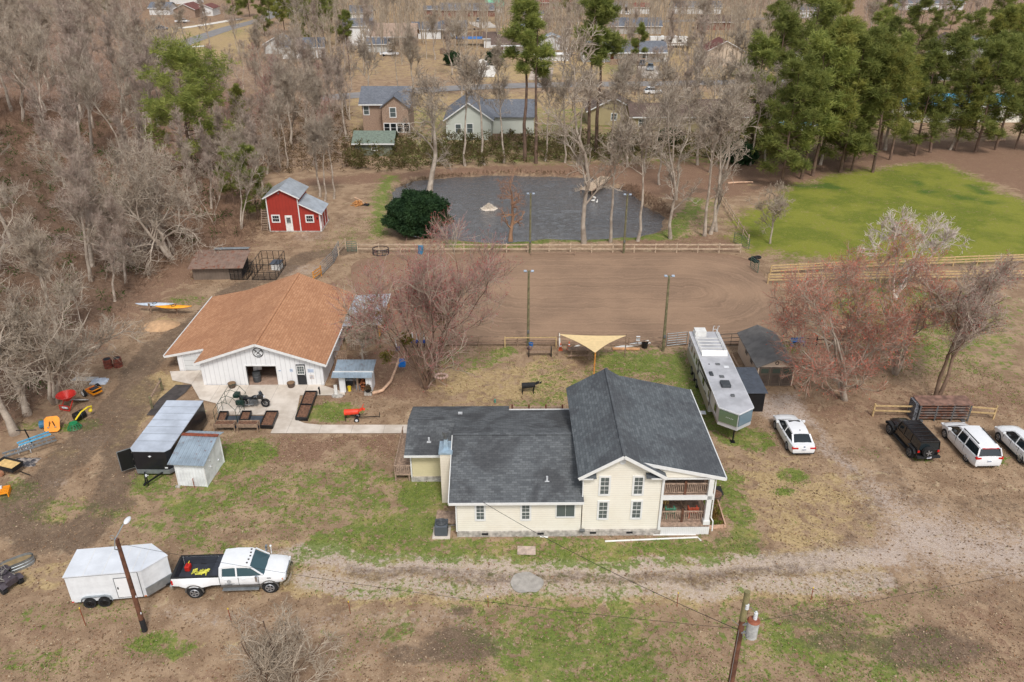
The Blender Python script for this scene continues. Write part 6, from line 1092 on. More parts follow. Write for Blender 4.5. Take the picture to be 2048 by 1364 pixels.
# horse trailer (local y runs back, x right)
ht=T('horse_trailer','long silver white gooseneck horse trailer with hay rack on its roof','horse trailer',(15.25,49.35,0),-1.2)
HT,H0=2.8,.5; al=M('horse_trailer_silver',(206,208,212),.35,.25,var=.05,scale=1); tp=M('horse_trailer_taupe',(158,150,142),.35,.3,var=.08)
b=MB(); b.box(0,2.45,3.5,12.8,H0,HT); b.box(0,2.45,.45,3.5,1.35,HT); b.prism([(0,.45,1.35),(.0,.45,1.35),(1.22,-.45,1.35),(2.45,.45,1.35)],(0,0,HT-1.35)); b.build('trailer_body',al,ht)
b=MB(); b.box(-.035,-.004,3.55,12.8,.52,1.32); b.box(-.03,-.004,.5,3.5,1.38,1.5); b.build('lower_panel',tp,ht); b=MB(); b.box(2.454,2.48,3.55,12.8,.52,1.32); b.build('lower_panel',tp,ht)
b=MB(); b.prism([(-.04,.44,HT+.002),(1.22,-.5,HT+.002),(2.49,.44,HT+.002),(2.49,12.82,HT+.002),(-.04,12.82,HT+.002)],(0,0,.05)); b.build('roof',M('trailer_roof_silver',(192,192,196),.4,.2,var=.1,scale=.9),ht)
b=MB(); [b.beam(*p,.09) for p in (((-.03,.44,HT+.0),(-.03,12.8,HT+.0)),((2.48,.44,HT+.0),(2.48,12.8,HT+.0)),((-.03,.44,HT),(1.22,-.5,HT)),((1.22,-.5,HT),(2.48,.44,HT)))]; b.build('roof_edge',pale,ht)
b=MB(); b.prism([(.02,.40,1.7),(1.18,-.45,1.7),(1.18,-.45,2.68),(.02,.40,2.68)],(-.02,-.03,0)); b.build('nose_glass',glass('nose_glass_green',(96,116,88),.1),ht); b=MB(); b.prism([(1.27,-.45,1.7),(2.42,.40,1.7),(2.42,.40,2.68),(1.27,-.45,2.68)],(.02,-.03,0)); b.build('nose_glass',glass('nose_glass_blue',(110,130,142),.1),ht); b=MB(); [b.beam((.45+i*.1,.05-i*.073,2.2),(.5+i*.1,.015-i*.073,2.26),.03) for i in range(5)]; b.build('nose_lettering',pale,ht)
for y in (12.3,11.2,10.1,9.0): MB().box(-.02,-.004,y-.2,y+.2,1.7,2.25).build('side_window',GL,ht)
for y,z0,z1,m in ((6.0,1.5,2.1,GL),(5.0,.7,1.4,GL),(1.5,1.8,2.4,GL),(3.9,.55,2.35,pale)):
    MB().box(-.025,-.005,y-.28,y+.28,z0,z1).build('side_door' if m is pale else 'side_window',m,ht)
MB().box(-.03,-.026,3.72,4.05,1.6,2.2).build('door_window',GL,ht)
b=MB(); b.beam((-.06,3.3,1.2),(-.06,3.35,2.6),.05); b.beam((-.07,8.0,1.3),(-.07,8.0,2.5),.05); b.beam((-.1,3.2,2.62),(-.1,8.1,2.62),.08); b.build('awning',black,ht)
b=MB(); b.prism([(-.03,3.6,2.3),(-.03,7.6,1.9),(-.03,7.6,1.98),(-.03,3.6,2.4)],(.02,0,0)); b.prism([(-.03,8.6,2.0),(-.03,7.9,1.5),(-.03,7.8,1.6)],(.02,0,0)); b.build('side_stripe',blackm,ht)
for y in (10.2,9.1,11.3):
    for x,s in ((.05,-1),(2.4,1)): b=MB(); b.cyl((x-.12,y-1,.38),(x+.1,y-1,.38),.38,n=22); w_=b.build('wheel',rubber,ht,smooth=True); MB().cyl((x+s*.1,y-1,.38),(x+s*.14,y-1,.38),.24,n=14).build('rim',chrome,w_)
b=MB(); b.cyl((1.22,.1,.05),(1.22,.1,1.35),.06); b.cb(1.22,.1,0,.35,.35,.05); b.beam((1.22,.0,1.0),(1.22,.5,1.35),.08); b.build('gooseneck_leg',black,ht); MB().cb(-.4,3.7,.25,.6,.45,.06).build('entry_step',pale,ht)
b=MB(); [b.box(-.02,2.4,y,y+.03,HT+.4,HT+.43) for y in ()]
for x in (.25,2.25): b.beam((x,8.6,HT+.32),(x,12.6,HT+.32),.05); b.beam((x,8.6,HT+.06),(x,12.6,HT+.06),.05); [b.beam((x,y,HT+.05),(x,y,HT+.32),.04) for y in (8.6,9.6,10.6,11.6,12.6)]
[b.box(.25,2.25,y,y+.12,HT+.08,HT+.11) for y in (9.0,9.6,10.2,10.8,11.4)]; b.build('hay_rack',white,ht); MB().slab([(.2,8.3,HT+.1),(2.3,8.3,HT+.1),(2.3,8.65,HT+.42),(.2,8.65,HT+.42)],.04).build('wind_deflector',white,ht); MB().cb(.75,12.2,HT+.06,.95,.8,.5).build('hay_pod_box',white,ht)
b=MB(); b.tube([(2.45,12.85,.8),(2.45,13.0,1.2),(2.45,13.0,HT+.5),(2.45,12.6,HT+.7)],.03); b.tube([(2.05,12.85,.8),(2.05,13.0,1.2),(2.05,13.0,HT+.5),(2.05,12.6,HT+.7)],.03); [b.beam((2.05,13.0,.9+i*.3),(2.45,13.0,.9+i*.3),.03) for i in range(8)]; b.build('roof_ladder',pale,ht)
for x,y,sx,sy,sz,m,nm in ((1.3,2.0,.28,.28,.12,greym,'roof_vent'),(1.1,3.6,.7,.85,.22,M('ac_dark',(62,66,70),.6),'air_conditioner'),(1.1,4.9,.36,.36,.06,greym,'roof_hatch'),(.35,5.3,.28,.6,.1,M('ac_dark',(62,66,70)),'roof_hatch'),(1.2,6.9,.36,.3,.06,greym,'roof_hatch'),(1.8,6.5,.4,.3,.04,pale,'roof_hatch'),(.5,6.9,.1,.1,.06,black,'roof_vent')): MB().cb(x,y,HT+.055,sx,sy,sz).build(nm,m,ht,bevel=.02)
# motorcycle (x forward)
mc=T('motorcycle','black touring motorcycle with dark green luggage parked on the concrete','motorcycle',(-21.45,54.35,.08),-4); mc.scale=(1.1,1.15,1.12)
for x in (0,1.6): b=MB(); b.torus((x,0,.31),.26,.065,'y',24,8); w_=b.build('wheel',rubber,mc,smooth=True); b=MB(); b.cyl((x,-.04,.31),(x,.04,.31),.06); [b.beam((x,0,.31),(x+.22*math.cos(i*.8),0,.31+.22*math.sin(i*.8)),.03) for i in range(8)]; b.build('rim',greym,w_)
b=MB(); b.cb(.75,0,.25,.6,.3,.35); b.cyl((.62,-.1,.35),(.55,-.16,.62),.09,n=10); b.cyl((.88,-.1,.35),(.95,-.16,.62),.09,n=10); b.tube([(.8,-.18,.3),(.2,-.22,.25),(-.45,-.22,.25)],.05); b.build('engine',greym,mc)
b=MB(); b.ball((.95,0,.78),.32,.17,.16); b.loft([[(x,-w_,z),(x,0,z+.06),(x,w_,z),(x,0,z-.12)] for x,w_,z in ((.72,.14,.74),(.4,.18,.7),(.05,.18,.74),(-.2,.15,.84))]); b.build('tank_and_seat',carb,mc,smooth=50)
b=MB(); b.loft([[(1.15,-.2,.75),(1.15,-.2,1.0),(1.15,.2,1.0),(1.15,.2,.75)],[(1.38,-.26,.78),(1.34,-.26,1.05),(1.34,.26,1.05),(1.38,.26,.78)],[(1.55,-.12,.82),(1.5,-.12,.98),(1.5,.12,.98),(1.55,.12,.82)]]); b.beam((1.6,-.08,.31),(1.32,-.08,.85),.06); b.beam((1.6,.08,.31),(1.32,.08,.85),.06); b.loft([[(1.95*0+1.6+.36*math.cos(a),-.09,.31+.36*math.sin(a)),(1.6+.36*math.cos(a),.09,.31+.36*math.sin(a))] for a in (.2,.7,1.2,1.7,2.2)],caps=False,closed=False); b.build('front_fairing',carb,mc,smooth=40)
b=MB(); b.tube([(1.0,-.42,1.02),(1.12,-.25,1.05),(1.2,0,1.02),(1.12,.25,1.05),(1.0,.42,1.02)],.025); b.build('handlebar',chrome,mc); MB().face([(1.42,-.2,1.05),(1.42,.2,1.05),(1.3,.16,1.28),(1.3,-.16,1.28)]).build('windscreen',GL,mc)
for s in (-1,1): MB().cb(-.12,s*.33,.32,.62,.22,.34).build('saddlebag',M('dark_green_case',(22,48,42),.35),mc,bevel=.05)
MB().cb(-.42,0,.78,.42,.55,.3).build('top_case',M('dark_green_case',(22,48,42)),mc,bevel=.07); MB().cyl((1.56,0,.86),(1.62,0,.86),.08).build('headlamp',pale,mc)
# far parked vehicles
def farcar(px,py,rz,m,lb,kind='car'):
    x,y,_=G(px,py)
    if kind=='truck':
        t=T('parked_pickup',lb,'truck',(x,y,0),rz,'cars parked at the neighbouring houses'); b=MB(); b.loft([ring(*s) for s in ((-1.1,.45,1.05,.9),(1.2,.45,1.1,.95),(3.4,.45,1.1,.95),(4.3,.5,1.02,.9),(4.6,.6,.9,.8))]); b.build('body',m,t,smooth=35); MB().box(-1.0,1.1,-.75,.75,1.06,1.1).build('bed',blackm,t); MB().loft([cring(*s) for s in ((1.2,1.1,1.2,.84,.8),(1.3,1.1,1.75,.86,.7),(2.6,1.1,1.75,.86,.7),(3.3,1.1,1.15,.8,.75))]).build('windows',GL,t); MB().box(1.3,2.6,-.7,.7,1.76,1.8).build('roof_panel',m,t)
    else:
        t=T('parked_car',lb,'car',(x,y,0),rz,'cars parked at the neighbouring houses'); b=MB(); b.loft([ring(*s) for s in ((-.95,.4,.9,.78),(-.4,.25,1.0,.9),(1.4,.22,.98,.92),(2.8,.25,.95,.9),(3.5,.4,.75,.75))]); b.build('body',m,t,smooth=35); MB().loft([cring(*s) for s in ((-.8,.98,1.05,.74,.7),(-.3,.98,1.5,.8,.62),(1.3,.98,1.55,.82,.64),(2.4,.95,1.0,.78,.7))]).build('windows',GL,t); MB().box(-.2,1.35,-.6,.6,1.54,1.6).build('roof_panel',m,t)
    for xx in (0,2.7):
        for s in (-1,1): b=MB(); b.cyl((xx,s*.72,.34),(xx,s*.93,.34),.34,n=14); b.build('wheel',rubber,t)
    return t
silver=cars
farcar(1089,136,90,carw,'white suv seen from behind on the gravel drive across the road'); farcar(1300,142,80,silver,'silver pickup truck on the driveway of the long ranch house','truck'); farcar(1284,132,80,M('dark_grey_car',(90,96,104),.3,coat=.5),'dark grey car beside the silver pickup truck'); farcar(1296,188,5,carw,'white car parked on the near side of the neighbourhood road')
farcar(957,44,92,silver,'silver blue car in front of the carport at the top'); farcar(357,46,0,carw,'white pickup truck on the lawn at the top left','truck'); farcar(318,60,0,M('dark_grey_car',(90,96,104)),'dark car below the white pickup at the top left'); farcar(425,26,0,M('dark_grey_car',(90,96,104)),'dark suv by the red brown roofed house','car'); farcar(768,112,0,carw,'white van left of the tan roofed house','truck'); farcar(1608,78,0,carb,'black suv glimpsed left of the pine stand'); farcar(1248,30,0,carw,'white car in front of the double garage at the top')
x,y,_=G(1312,96); t=T('camper_trailer','long white fifth wheel camper parked among bare trees','camper',(x,y,0),0); b=MB(); b.box(0,10,0,2.5,.7,3.4); b.box(-2,0,0,2.5,1.6,3.4); b.build('camper_body',white,t,bevel=.1); [MB().box(x_,x_+1.1,-.03,-.005,1.9,2.6).build('camper_window',GL,t) for x_ in (1.5,4,7)]; MB().box(0,10,-.02,-.004,1.3,1.5).build('stripe',M('stripe_brown',(120,96,84)),t)
for xx in (5.5,6.5): MB().cyl((xx,.0,.4),(xx,.25,.4),.4,n=16).build('wheel',rubber,t)
[MB().cb(x_,1.2,3.41,.8,.8,.3).build('roof_unit',white,t) for x_ in (2,6)]
x,y,_=G(938,60); t=T('utility_trailer','empty flat utility trailer on the straw lawn below the carport','trailer',(x,y,0)); MB().box(0,4,0,2,.4,.55).build('deck_boards',wood,t); MB().cyl((2,-.1,.35),(2,.1,.35),.35).build('wheel',rubber,t)
# ================================================================ fences, gates, poles, wires
def railfence(lb,pts,group=None,rails=(.45,.95),sp=2.6,ph=1.2,m=woodf,pm=None,rw=.13,pw=.11,name='rail_fence',z=0,wire=False):
    P=[G(a,b)[:2] for a,b in pts]; o=P[0]; t=T(name,lb,'fence',(o[0],o[1],z),0,group); r=MB(); cnt=0
    for (ax,ay),(bx,by) in zip(P,P[1:]):
        d=math.hypot(bx-ax,by-ay); n=max(1,round(d/sp)); f=random.Random(int(d*100))
        for i in range(n+1):
            if i==0 and cnt: continue
            x=ax+(bx-ax)*i/n-o[0]; y=ay+(by-ay)*i/n-o[1]; cnt+=1; b=MB(); b.box(x-pw/2,x+pw/2,y-pw/2,y+pw/2,0,ph+f.uniform(-.05,.08)); b.build('post',pm or m,t)
        ux,uy=(bx-ax)/d,(by-ay)/d; ox,oy=uy*(pw/2+.025),-ux*(pw/2+.025)
        for h in rails:
            for i in range(n): 
                j0,j1=f.uniform(-.02,.02),f.uniform(-.02,.02); r.beam((ax+(bx-ax)*i/n-o[0]+ox,ay+(by-ay)*i/n-o[1]+oy,h+j0),(ax+(bx-ax)*(i+1)/n-o[0]+ox,ay+(by-ay)*(i+1)/n-o[1]+oy,h+j1),.04,rw)
    r.build('rails',m,t); return t
def steelgate(lb,a,b_,h=1.35,n=6,m=steel,group=None):
    ax,ay,_=G(*a); bx,by,_=G(*b_); t=T('steel_gate',lb,'gate',(ax,ay,0),0,group); x,y=bx-ax,by-ay; f=MB()
    for i in range(n): z=.2+(h-.2)*i/(n-1); f.cyl((0,0,z),(x,y,z),.03,n=6)
    f.cyl((0,0,.15),(0,0,h),.035,n=6); f.cyl((x,y,.15),(x,y,h),.035,n=6); f.build('gate_bars',m,t); b=MB(); b.cyl((x/2,y/2,.2),(x/2,y/2,h),.02,n=5); b.build('brace',m,t); return t
railfence('long two rail wooden fence between the pond and the riding arena',[(716,506),(1480,506)],rails=(.55,1.08),sp=2.5,m=woodf,rw=.16)
railfence('low weathered rail fence along the near side of the riding arena',[(880,692),(1112,692),(1330,694)],rails=(.25,.6,.98),sp=3.2,ph=1.05,m=wood,rw=.08)
t=railfence('pale capped rail section of the arena fence by the lamp pole',[(1010,695),(1112,695)],rails=(1.06,),sp=3.2,ph=1.1,m=woodn,rw=.1)
railfence('diagonal two rail fence between the pond trees and the pasture',[(1437,392),(1466,440),(1496,487)],rails=(.5,1.0),m=woodf,sp=3)
railfence('new wooden fence along the near edge of the green pasture',[(1540,550),(1760,538),(2048,527),(2200,520)],rails=(.5,.85,1.15),m=woodn,sp=3)
railfence('new wooden fence of the lane, nearer than the pasture fence',[(1535,568),(1760,563),(2048,560),(2200,558)],rails=(.5,.85,1.15),m=woodn,sp=3)
railfence('short yellow wood fence left of the metal livestock panels',[(1745,832),(1832,834)],rails=(.55,1.0),m=woodn,sp=4,ph=1.2)
railfence('short yellow wood fence right of the metal livestock panels',[(1932,834),(1986,838)],rails=(.55,1.0),m=woodn,sp=3,ph=1.2)
railfence('short wooden fence piece between the green gate and the white steel gates',[(692,497),(678,513)],rails=(.5,1.0),m=woodf,sp=2); railfence('short orange wood fence piece behind the orange barn roof',[(628,563),(643,552)],rails=(.5,.8,1.1),m=woodo,sp=2)
dkg=M('green_gate',(70,104,88),.5); steelgate('small green steel gate at the left end of the long wooden fence',(695,505),(714,505),m=dkg)
GG='white steel gates between the barn and the pond fence'
steelgate('white steel gate at the barn end, lower of two',(643,552),(668,527),1.5,6,steel,GG); steelgate('white steel gate nearer the pond, upper of two',(668,527),(679,506),1.5,6,steel,GG)
steelgate('green steel gate at the right end of the long wooden fence',(1467,486),(1497,500),m=dkg); steelgate('green steel gate beside the black tyres at the arena corner',(1500,535),(1515,548),m=dkg)
steelgate('white steel gate left of the horse trailer',(1333,695),(1372,691),1.4); steelgate('black steel gate between horse trailer and plastic shed',(1438,696),(1482,694),1.4,4,black)
railfence('dark low fence running right from the plastic shed under the coral trees',[(1562,692),(1700,700)],rails=(.5,.95),m=blackm,sp=3,rw=.06)
railfence('thin fence of poles inside the far arena fence',[(1062,512),(1150,512)],rails=(.5,),m=wood,sp=6,ph=.7,rw=.08)
def pole(lb,px,py,h,kind='arena',lean=(0,0)):
    x,y,_=G(px,py); t=T('light_pole',lb,'lamp post',(x,y,0),0,'floodlight poles round the riding arena'); b=MB(); b.cyl((0,0,-.2),(lean[0],lean[1],h),.14,.09,n=12); b.build('pole',polegreen,t,smooth=True)
    b=MB(); b.beam((lean[0]-.38,lean[1],h-.1),(lean[0]+.38,lean[1],h-.1),.06); b.build('crossarm',steel,t)
    for s in (-1,1):
        b=MB(); b.cb(lean[0]+s*.32,lean[1]-.1,h-.05,.26,.24,.13,0); b.build('floodlight',M('lamp_housing',(176,190,206),.35),t,bevel=.03); MB().cb(lean[0]+s*.32,lean[1]-.1,h-.07,.2,.18,.018).build('lamp_glass',GL,t)
    MB().cb(0,-.16,1.4,.2,.1,.3).build('switch_box',greym,t)
pole('tall wooden floodlight pole at the near arena fence left of the shade sail',1056,692,7.45); pole('tall mossy floodlight pole at the near arena fence right of the shade sail',1326,702,7.4,lean=(-.1,0)); pole('slim floodlight pole standing in front of the pond behind the long fence',1060,507,7.3); pole('slim floodlight pole among the trees at the right part of the long fence',1247,507,7.2)
x,y,_=G(290,1262); t=T('street_light','leaning brown wooden pole with a white street lamp in front of the cargo trailer','lamp post',(x,y,0)); H_=6.45; b=MB(); b.cyl((0,0,-.1),(-.1,.05,H_),.145,.1,n=14); b.build('pole',poler,t,smooth=True); b=MB(); b.cyl((0,0,0),(0,0,.9),.155,.145,n=14,cap=False); b.build('tar_base',blackm,t)
b=MB(); b.tube([(-.08,-.1,H_-.6),(.0,-.5,H_-.2),(.05,-.35,H_+.3),(.3,.3,H_+.75)],.03); b.build('lamp_arm',steel,t); b=MB(); b.ball((.4,.55,H_+.78),.15,.3,.1); b.build('lamp_head',pale,t); MB().torus((-.3,.05,H_+.1),.12,.015,'y').build('wire_hook',steel,t)
for z in (1.4,2.6): MB().cb(.14,-.12,z,.05,.05,.1).build('pole_tag',pale,t)
x,y,_=G(1430,1540); up_=T('utility_pole','brown utility pole with a grey transformer at the bottom edge of the photo','utility pole',(x,y,0)); b=MB(); b.cyl((0,0,-.1),(0,0,10.9),.17,.11,n=14); b.build('pole',poler,up_,smooth=True)
b=MB(); b.cyl((0,-.0,9.4),(0,0,10.92),.125,.118,n=14); b.build('mossy_top',M('moss_wood',(128,120,84),.9),up_); b=MB(); b.cyl((.42,-.1,8.6),(.42,-.1,9.45),.24,n=18); b.build('transformer',M('transformer_grey',(188,192,192),.45,.2,var=.15,scale=4),up_,smooth=True)
b=MB(); b.cyl((.42,-.1,9.45),(.42,-.1,9.53),.26,.2,n=18); b.build('transformer_lid',M('rust_pipe',(140,80,56)),up_); b=MB(); [b.cyl((.46,-.1,9.55+i*.09),(.46,-.1,9.6+i*.09),.08,n=10) for i in range(4)]; b.cyl((.46,-.1,9.5),(.46,-.1,9.95),.04); [b.cyl((.05,-.1,10.1+i*.09),(.05,-.1,10.15+i*.09),.08,n=10) for i in range(3)]; b.build('insulator',pale,up_)
b=MB(); b.tube([(.46,-.1,9.9),(.2,-.12,10.2),(.05,-.1,10.1)],.012,4); b.tube([(.46,-.3,9.0),(.1,-.3,8.6),(.0,-.2,8.9)],.015,4); b.tube([(-.12,-.15,9.0),(-.12,-.15,0)],.012,4); b.beam((-.45,-.1,9.5),(0,0,9.0),.02); b.beam((0,-.08,9.25),(.3,-.1,9.25),.08); b.beam((0,-.08,8.8),(.3,-.1,8.8),.08); b.build('jumper_wires',steel,up_)
def cable(lb,a,b_,sag,r=.014,group=None):
    a=Vector(a);b_=Vector(b_); t=[i/20 for i in range(21)]; pts=[a.lerp(b_,q)-Vector((0,0,sag*4*q*(1-q)))-a for q in t]; m=MB(); m.tube(pts,r,4); o=m.build('overhead_cable',blackm); o.location=a; tag(o,lb,'cable',group)
U=Vector((x,y,0)); SL=Vector(t.location)
sx,sy,_=G(290,1262)
cable('black service cable from the utility pole to the front eave of the farmhouse',U+Vector((0,.1,8.7)),(-1.75,38.62,3.0),.35,.013); cable('thin overhead wire from the utility pole to the wooden street light pole',U+Vector((-.1,0,8.9)),(sx-.1,sy,6.2),.5,.008); cable('thin overhead wire leaving the utility pole towards the right photo edge',U+Vector((.1,0,9.2)),(45,33,8.5),.5,.007)
TP_='thin metal marker posts along the front boundary'
for px,py,h,lb in ((463,1245,1.0,'rusty marker post below the pickup truck'),(701,1228,.9,'marker post left of the grey gravel spot'),(977,1215,.8,'marker post below the doormat'),(1354,1213,1.0,'marker post left of the utility pole'),(172,1252,1.3,'thin pale marker post below the white cargo trailer'),(1622,1200,.9,'yellow marker stake right of the utility pole')):
    x,y,_=G(px,py); t=T('marker_post',lb,'post',(x,y,0),0,TP_); MB().beam((0,0,-.1),(-.03,0,h),.04).build('stake',M('rust_pipe',(140,80,56)),t); MB().cb(-.03,0,h,.05,.05,.07).build('stake_tip',yellow,t)
# ================================================================ yard objects
def at(px,py): return G(px,py)[0],G(px,py)[1],0
ax_,ay_,_=at(886,1074); t=T('air_conditioner','dark grey air conditioning unit on a pad at the left end of the farmhouse','air conditioner',(-4.45,39.25,0)); MB().cb(0,0,0,1.1,1.1,.12).build('pad',concrete,t); b=MB(); b.cb(0,0,.13,.82,.82,.78); b.build('casing',siding('ac_louver',(84,90,98),'z',.06,depth=.02),t,bevel=.06); b=MB(); b.cyl((0,0,.91),(0,0,.96),.36,n=20); b.build('fan_grille',M('ac_dark',(62,66,70)),t); b=MB(); [b.torus((0,0,.965),.08+i*.08,.008,'z',20,4) for i in range(4)]; b.build('grille_rings',greym,t); MB().tube([(.4,.2,.5),(.9,.25,.5),(1.0,.3,.7)],.03).build('coolant_line',black,t)
t=T('ac_deck','small wooden platform behind the air conditioning unit','platform',(-4.9,40.0,0)); MB().box(0,1.3,0,1.2,.15,.25).build('planks',woodd,t)
a=G(1210,1084); b_=G(1398,1076); t=T('gutter_pipe','long white downspout pipe lying on the grass in front of the farmhouse','pipe',(a[0],a[1],.06)); m=MB(); m.tube([(0,0,0),(b_[0]-a[0]-.1,b_[1]-a[1],0),(b_[0]-a[0]+.05,b_[1]-a[1]-.3,0)],.055,8); m.build('pipe_run',white,t)
a=G(1306,1071); t=T('white_pvc_pipe','short white pipe lying right against the porch lattice','pipe',(a[0],a[1],.05)); MB().tube([(0,0,0),(2.7,.02,0)],.04,8).build('pipe_run',white,t); a=G(1080,1074); t=T('splash_guide','small white pipe end under the farmhouse windows','pipe',(a[0],a[1],.05)); MB().tube([(0,0,0),(.5,-.08,0)],.05,8).build('pipe_run',white,t)
x,y,_=at(1053,1103); o=MB(); o.cb(0,0,.075,1.12,.75,.03,-2); o=o.build('paving_mat',M('paving_pink',(186,166,152),.9,var=.15,scale=5)); o.location=(x,y,0); tag(o,'square stone mat lying on the grass in front of the farmhouse','mat')
x,y,_=at(1052,1168); rr_=random.Random(12); sheet('grey_gravel_patch',chaikin([(x+(.75+.35*rr_.random())*1.15*math.cos(a),y+(.7+.4*rr_.random())*.95*math.sin(a)) for a in [i*2*math.pi/14 for i in range(14)]],2),.085,M('puddle_gravel',(166,160,152),.8,var=.1,scale=3,fine=.15))
# bed and things right of the porch
P_=GA([(1415,1058),(1450,1056),(1434,1004),(1417,1004)]); t=T('raised_bed','weedy wood framed bed beside the right porch corner','garden bed',(P_[0][0],P_[0][1],0)); Q=[(p[0]-P_[0][0],p[1]-P_[0][1]) for p in P_]; b=MB(); [b.beam((*Q[i],.14),(*Q[(i+1)%4],.14),.08,.28) for i in range(4)]; b.build('wooden_frame',M('bed_wood',(196,160,136),.8),t); MB().prism([(q[0],q[1],.18) for q in Q],(0,0,.01)).build('bed_soil',soilm,t)
rg=np.random.RandomState(2); c=np.stack([rg.uniform(.1,1.1,150),rg.uniform(.1,2.6,150),np.full(150,.22)],1); addmesh('weeds',blades(rg,c,10,.14,.14,.05,.5),leafm('weed_leaves',(120,136,56),(140,112,60)),t)
x,y,_=at(1431,984); t=T('black_tray','square black rubber tray on the ground beside the porch','tray',(x,y,0)); MB().cb(0,0,.08,.9,.95,.08).build('tray_body',blackm,t,bevel=.03); x,y,_=at(1429,998); t=T('half_barrel','dark half barrel planter with soil right of the porch','planter',(x,y,0)); b=MB(); b.cyl((0,0,.05),(0,0,.45),.4,.46,20); b.build('barrel',M('barrel_brown',(86,70,60),.8),t); MB().cyl((0,0,.451),(0,0,.46),.42,n=20).build('soil',soilm,t)
def boxchair(lb,m,loc,rz):
    t=T('porch_chair',lb,'chair',loc,rz,'coloured slatted chairs on the lower porch'); b=MB(); [b.box(-.25+i*.11,-.16+i*.11,-.25,.22,.38,.41) for i in range(5)]; b.build('seat',m,t); b=MB(); [b.beam((-.2+i*.1,.22,.4),(-.23+i*.115,.42,1.0),.08,.02) for i in range(5)]; b.build('backrest',m,t)
    for s in (-.27,.27): b=MB(); b.box(s-.05,s+.05,-.28,.3,.6,.63); b.build('armrest',m,t); [MB().box(s-.03,s+.03,yy,yy+.06,0,.6).build('leg',m,t) for yy in (-.25,.2)]
boxchair('yellow slatted chair by the table on the lower porch',M('chair_yellow',(224,196,130)),(9.85-.03,41.1,.78),-120); boxchair('green slatted chair against the lower porch railing',M('chair_green',(86,150,124)),(10.05,40.0,.78),180); boxchair('red slatted chair against the lower porch railing',M('chair_red',(200,92,66)),(11.5,40.05,.78),180)
def picnic(lb,loc,rz,m,L_=1.9,benches=(1,-1),group=None):
    t=T('picnic_table',lb,'table',loc,rz,group); b=MB(); [b.box(-L_/2,L_/2,-.38+i*.155,-.24+i*.155,.72,.76) for i in range(5)]; b.build('table_top',m,t)
    for s in benches: b=MB(); b.box(-L_/2,L_/2,*sorted((s*.62,s*.86)),.42,.46); b.build('bench_seat',m,t)
    for x in (-L_*.36,L_*.36): b=MB(); b.beam((x,-.3,.72),(x,-.7,0),.09,.05); b.beam((x,.3,.72),(x,.7,0),.09,.05); b.beam((x,-.8,.4),(x,.8,.4),.09,.04); b.build('trestle',m,t)
    return t
picnic('grey wooden picnic table standing askew on the lower porch',(10.85,41.6,.78),60,wood); x,y,_=at(1160,717); picnic('wooden picnic table with a bench under the shade sail',(x,y+.5,0),0,wood,2.2)
x,y,_=at(1080,712); t=T('garden_bench','low black framed bench by the lamp pole at the near arena fence','bench',(x,y,0)); b=MB(); [b.box(-.95,.95,-.2+i*.14,-.1+i*.14,.42,.45) for i in range(3)]; b.build('seat',wood,t); b=MB(); [b.box(-1.0,1.0,.24,.27,.62+i*.14,.7+i*.14) for i in range(2)]; b.build('backrest',wood,t); [MB().box(s-.04,s+.04,-.25,.28,0,.85).build('leg',black,t) for s in (-1.0,1.0)]
# shade sail
c1=Vector(G(1117,668,2.3)); c2=Vector(G(1253,671,2.2)); bx_,by_,_=G(1187,760); c3=Vector((bx_+.02,by_,2.62)); N=10; vs=[];fs=[];ix={}
cen=(c1+c2+c3)/3
for i in range(N+1):
    for j in range(N+1-i):
        kx=N-i-j; u,v,w_=i/N,j/N,kx/N; p=c1*u+c2*v+c3*w_; pull=.32*(max(0,4*u*v*(w_<.999))*(1-w_)**2+4*v*w_*(1-u)**2+4*u*w_*(1-v)**2); pull=.30*(4*u*v*(1-w_)**3+4*v*w_*(1-u)**3+4*u*w_*(1-v)**3)*.5; p=p+(cen-p)*pull; p.z-=.12*27*u*v*w_*.3; ix[(i,j)]=len(vs); vs.append(tuple(p))
for i in range(N):
    for j in range(N-i):
        fs.append((ix[(i,j)],ix[(i+1,j)],ix[(i,j+1)]))
        if j<N-i-1: fs.append((ix[(i+1,j)],ix[(i+1,j+1)],ix[(i,j+1)]))
sl_=T('shade_sail','triangular sand coloured shade sail stretched over the picnic table','shade sail',(bx_,by_,0)); m=MB(); m.add([(a-bx_,b-by_,c) for a,b,c in vs],fs); m.build('sail_cloth',M('sail_cloth',(232,204,152),.8,var=.04),sl_,smooth=60); b=MB(); b.cyl((0,0,0),(0.03,0,2.65),.06,n=10); b.build('post',woodo,sl_)
for c_ in (c1,c2): b=MB(); b.cyl((c_.x-bx_,c_.y-by_+.1,0),(c_.x-bx_,c_.y-by_+.1,c_.z+.1),.05,n=8); b.build('post',wood,sl_)
def cone(lb,px,py):
    x,y,_=at(px,py); t=T('traffic_cone',lb,'cone',(x,y,0),0,'orange traffic cones by the shade sail'); MB().cb(0,0,0,.4,.4,.04).build('base',M('cone_orange',(214,104,66),.6),t); b=MB(); b.cyl((0,0,.04),(0,0,.75),.15,.03,n=14); b.build('cone_body',M('cone_orange',(214,104,66)),t); MB().cyl((0,0,.38),(0,0,.5),.095,.075,n=14,cap=False).build('reflective_band',pale,t)
cone('orange cone leaning by the fence post left of the shade sail',1121,700); cone('orange cone left of the picnic table under the shade sail',1138,697)
t=T('white_board','white plank leaning against the near arena fence','board',at(1120,694)); MB().beam((0,0,0),(-.1,.2,1.3),.14,.04).build('plank',white,t)
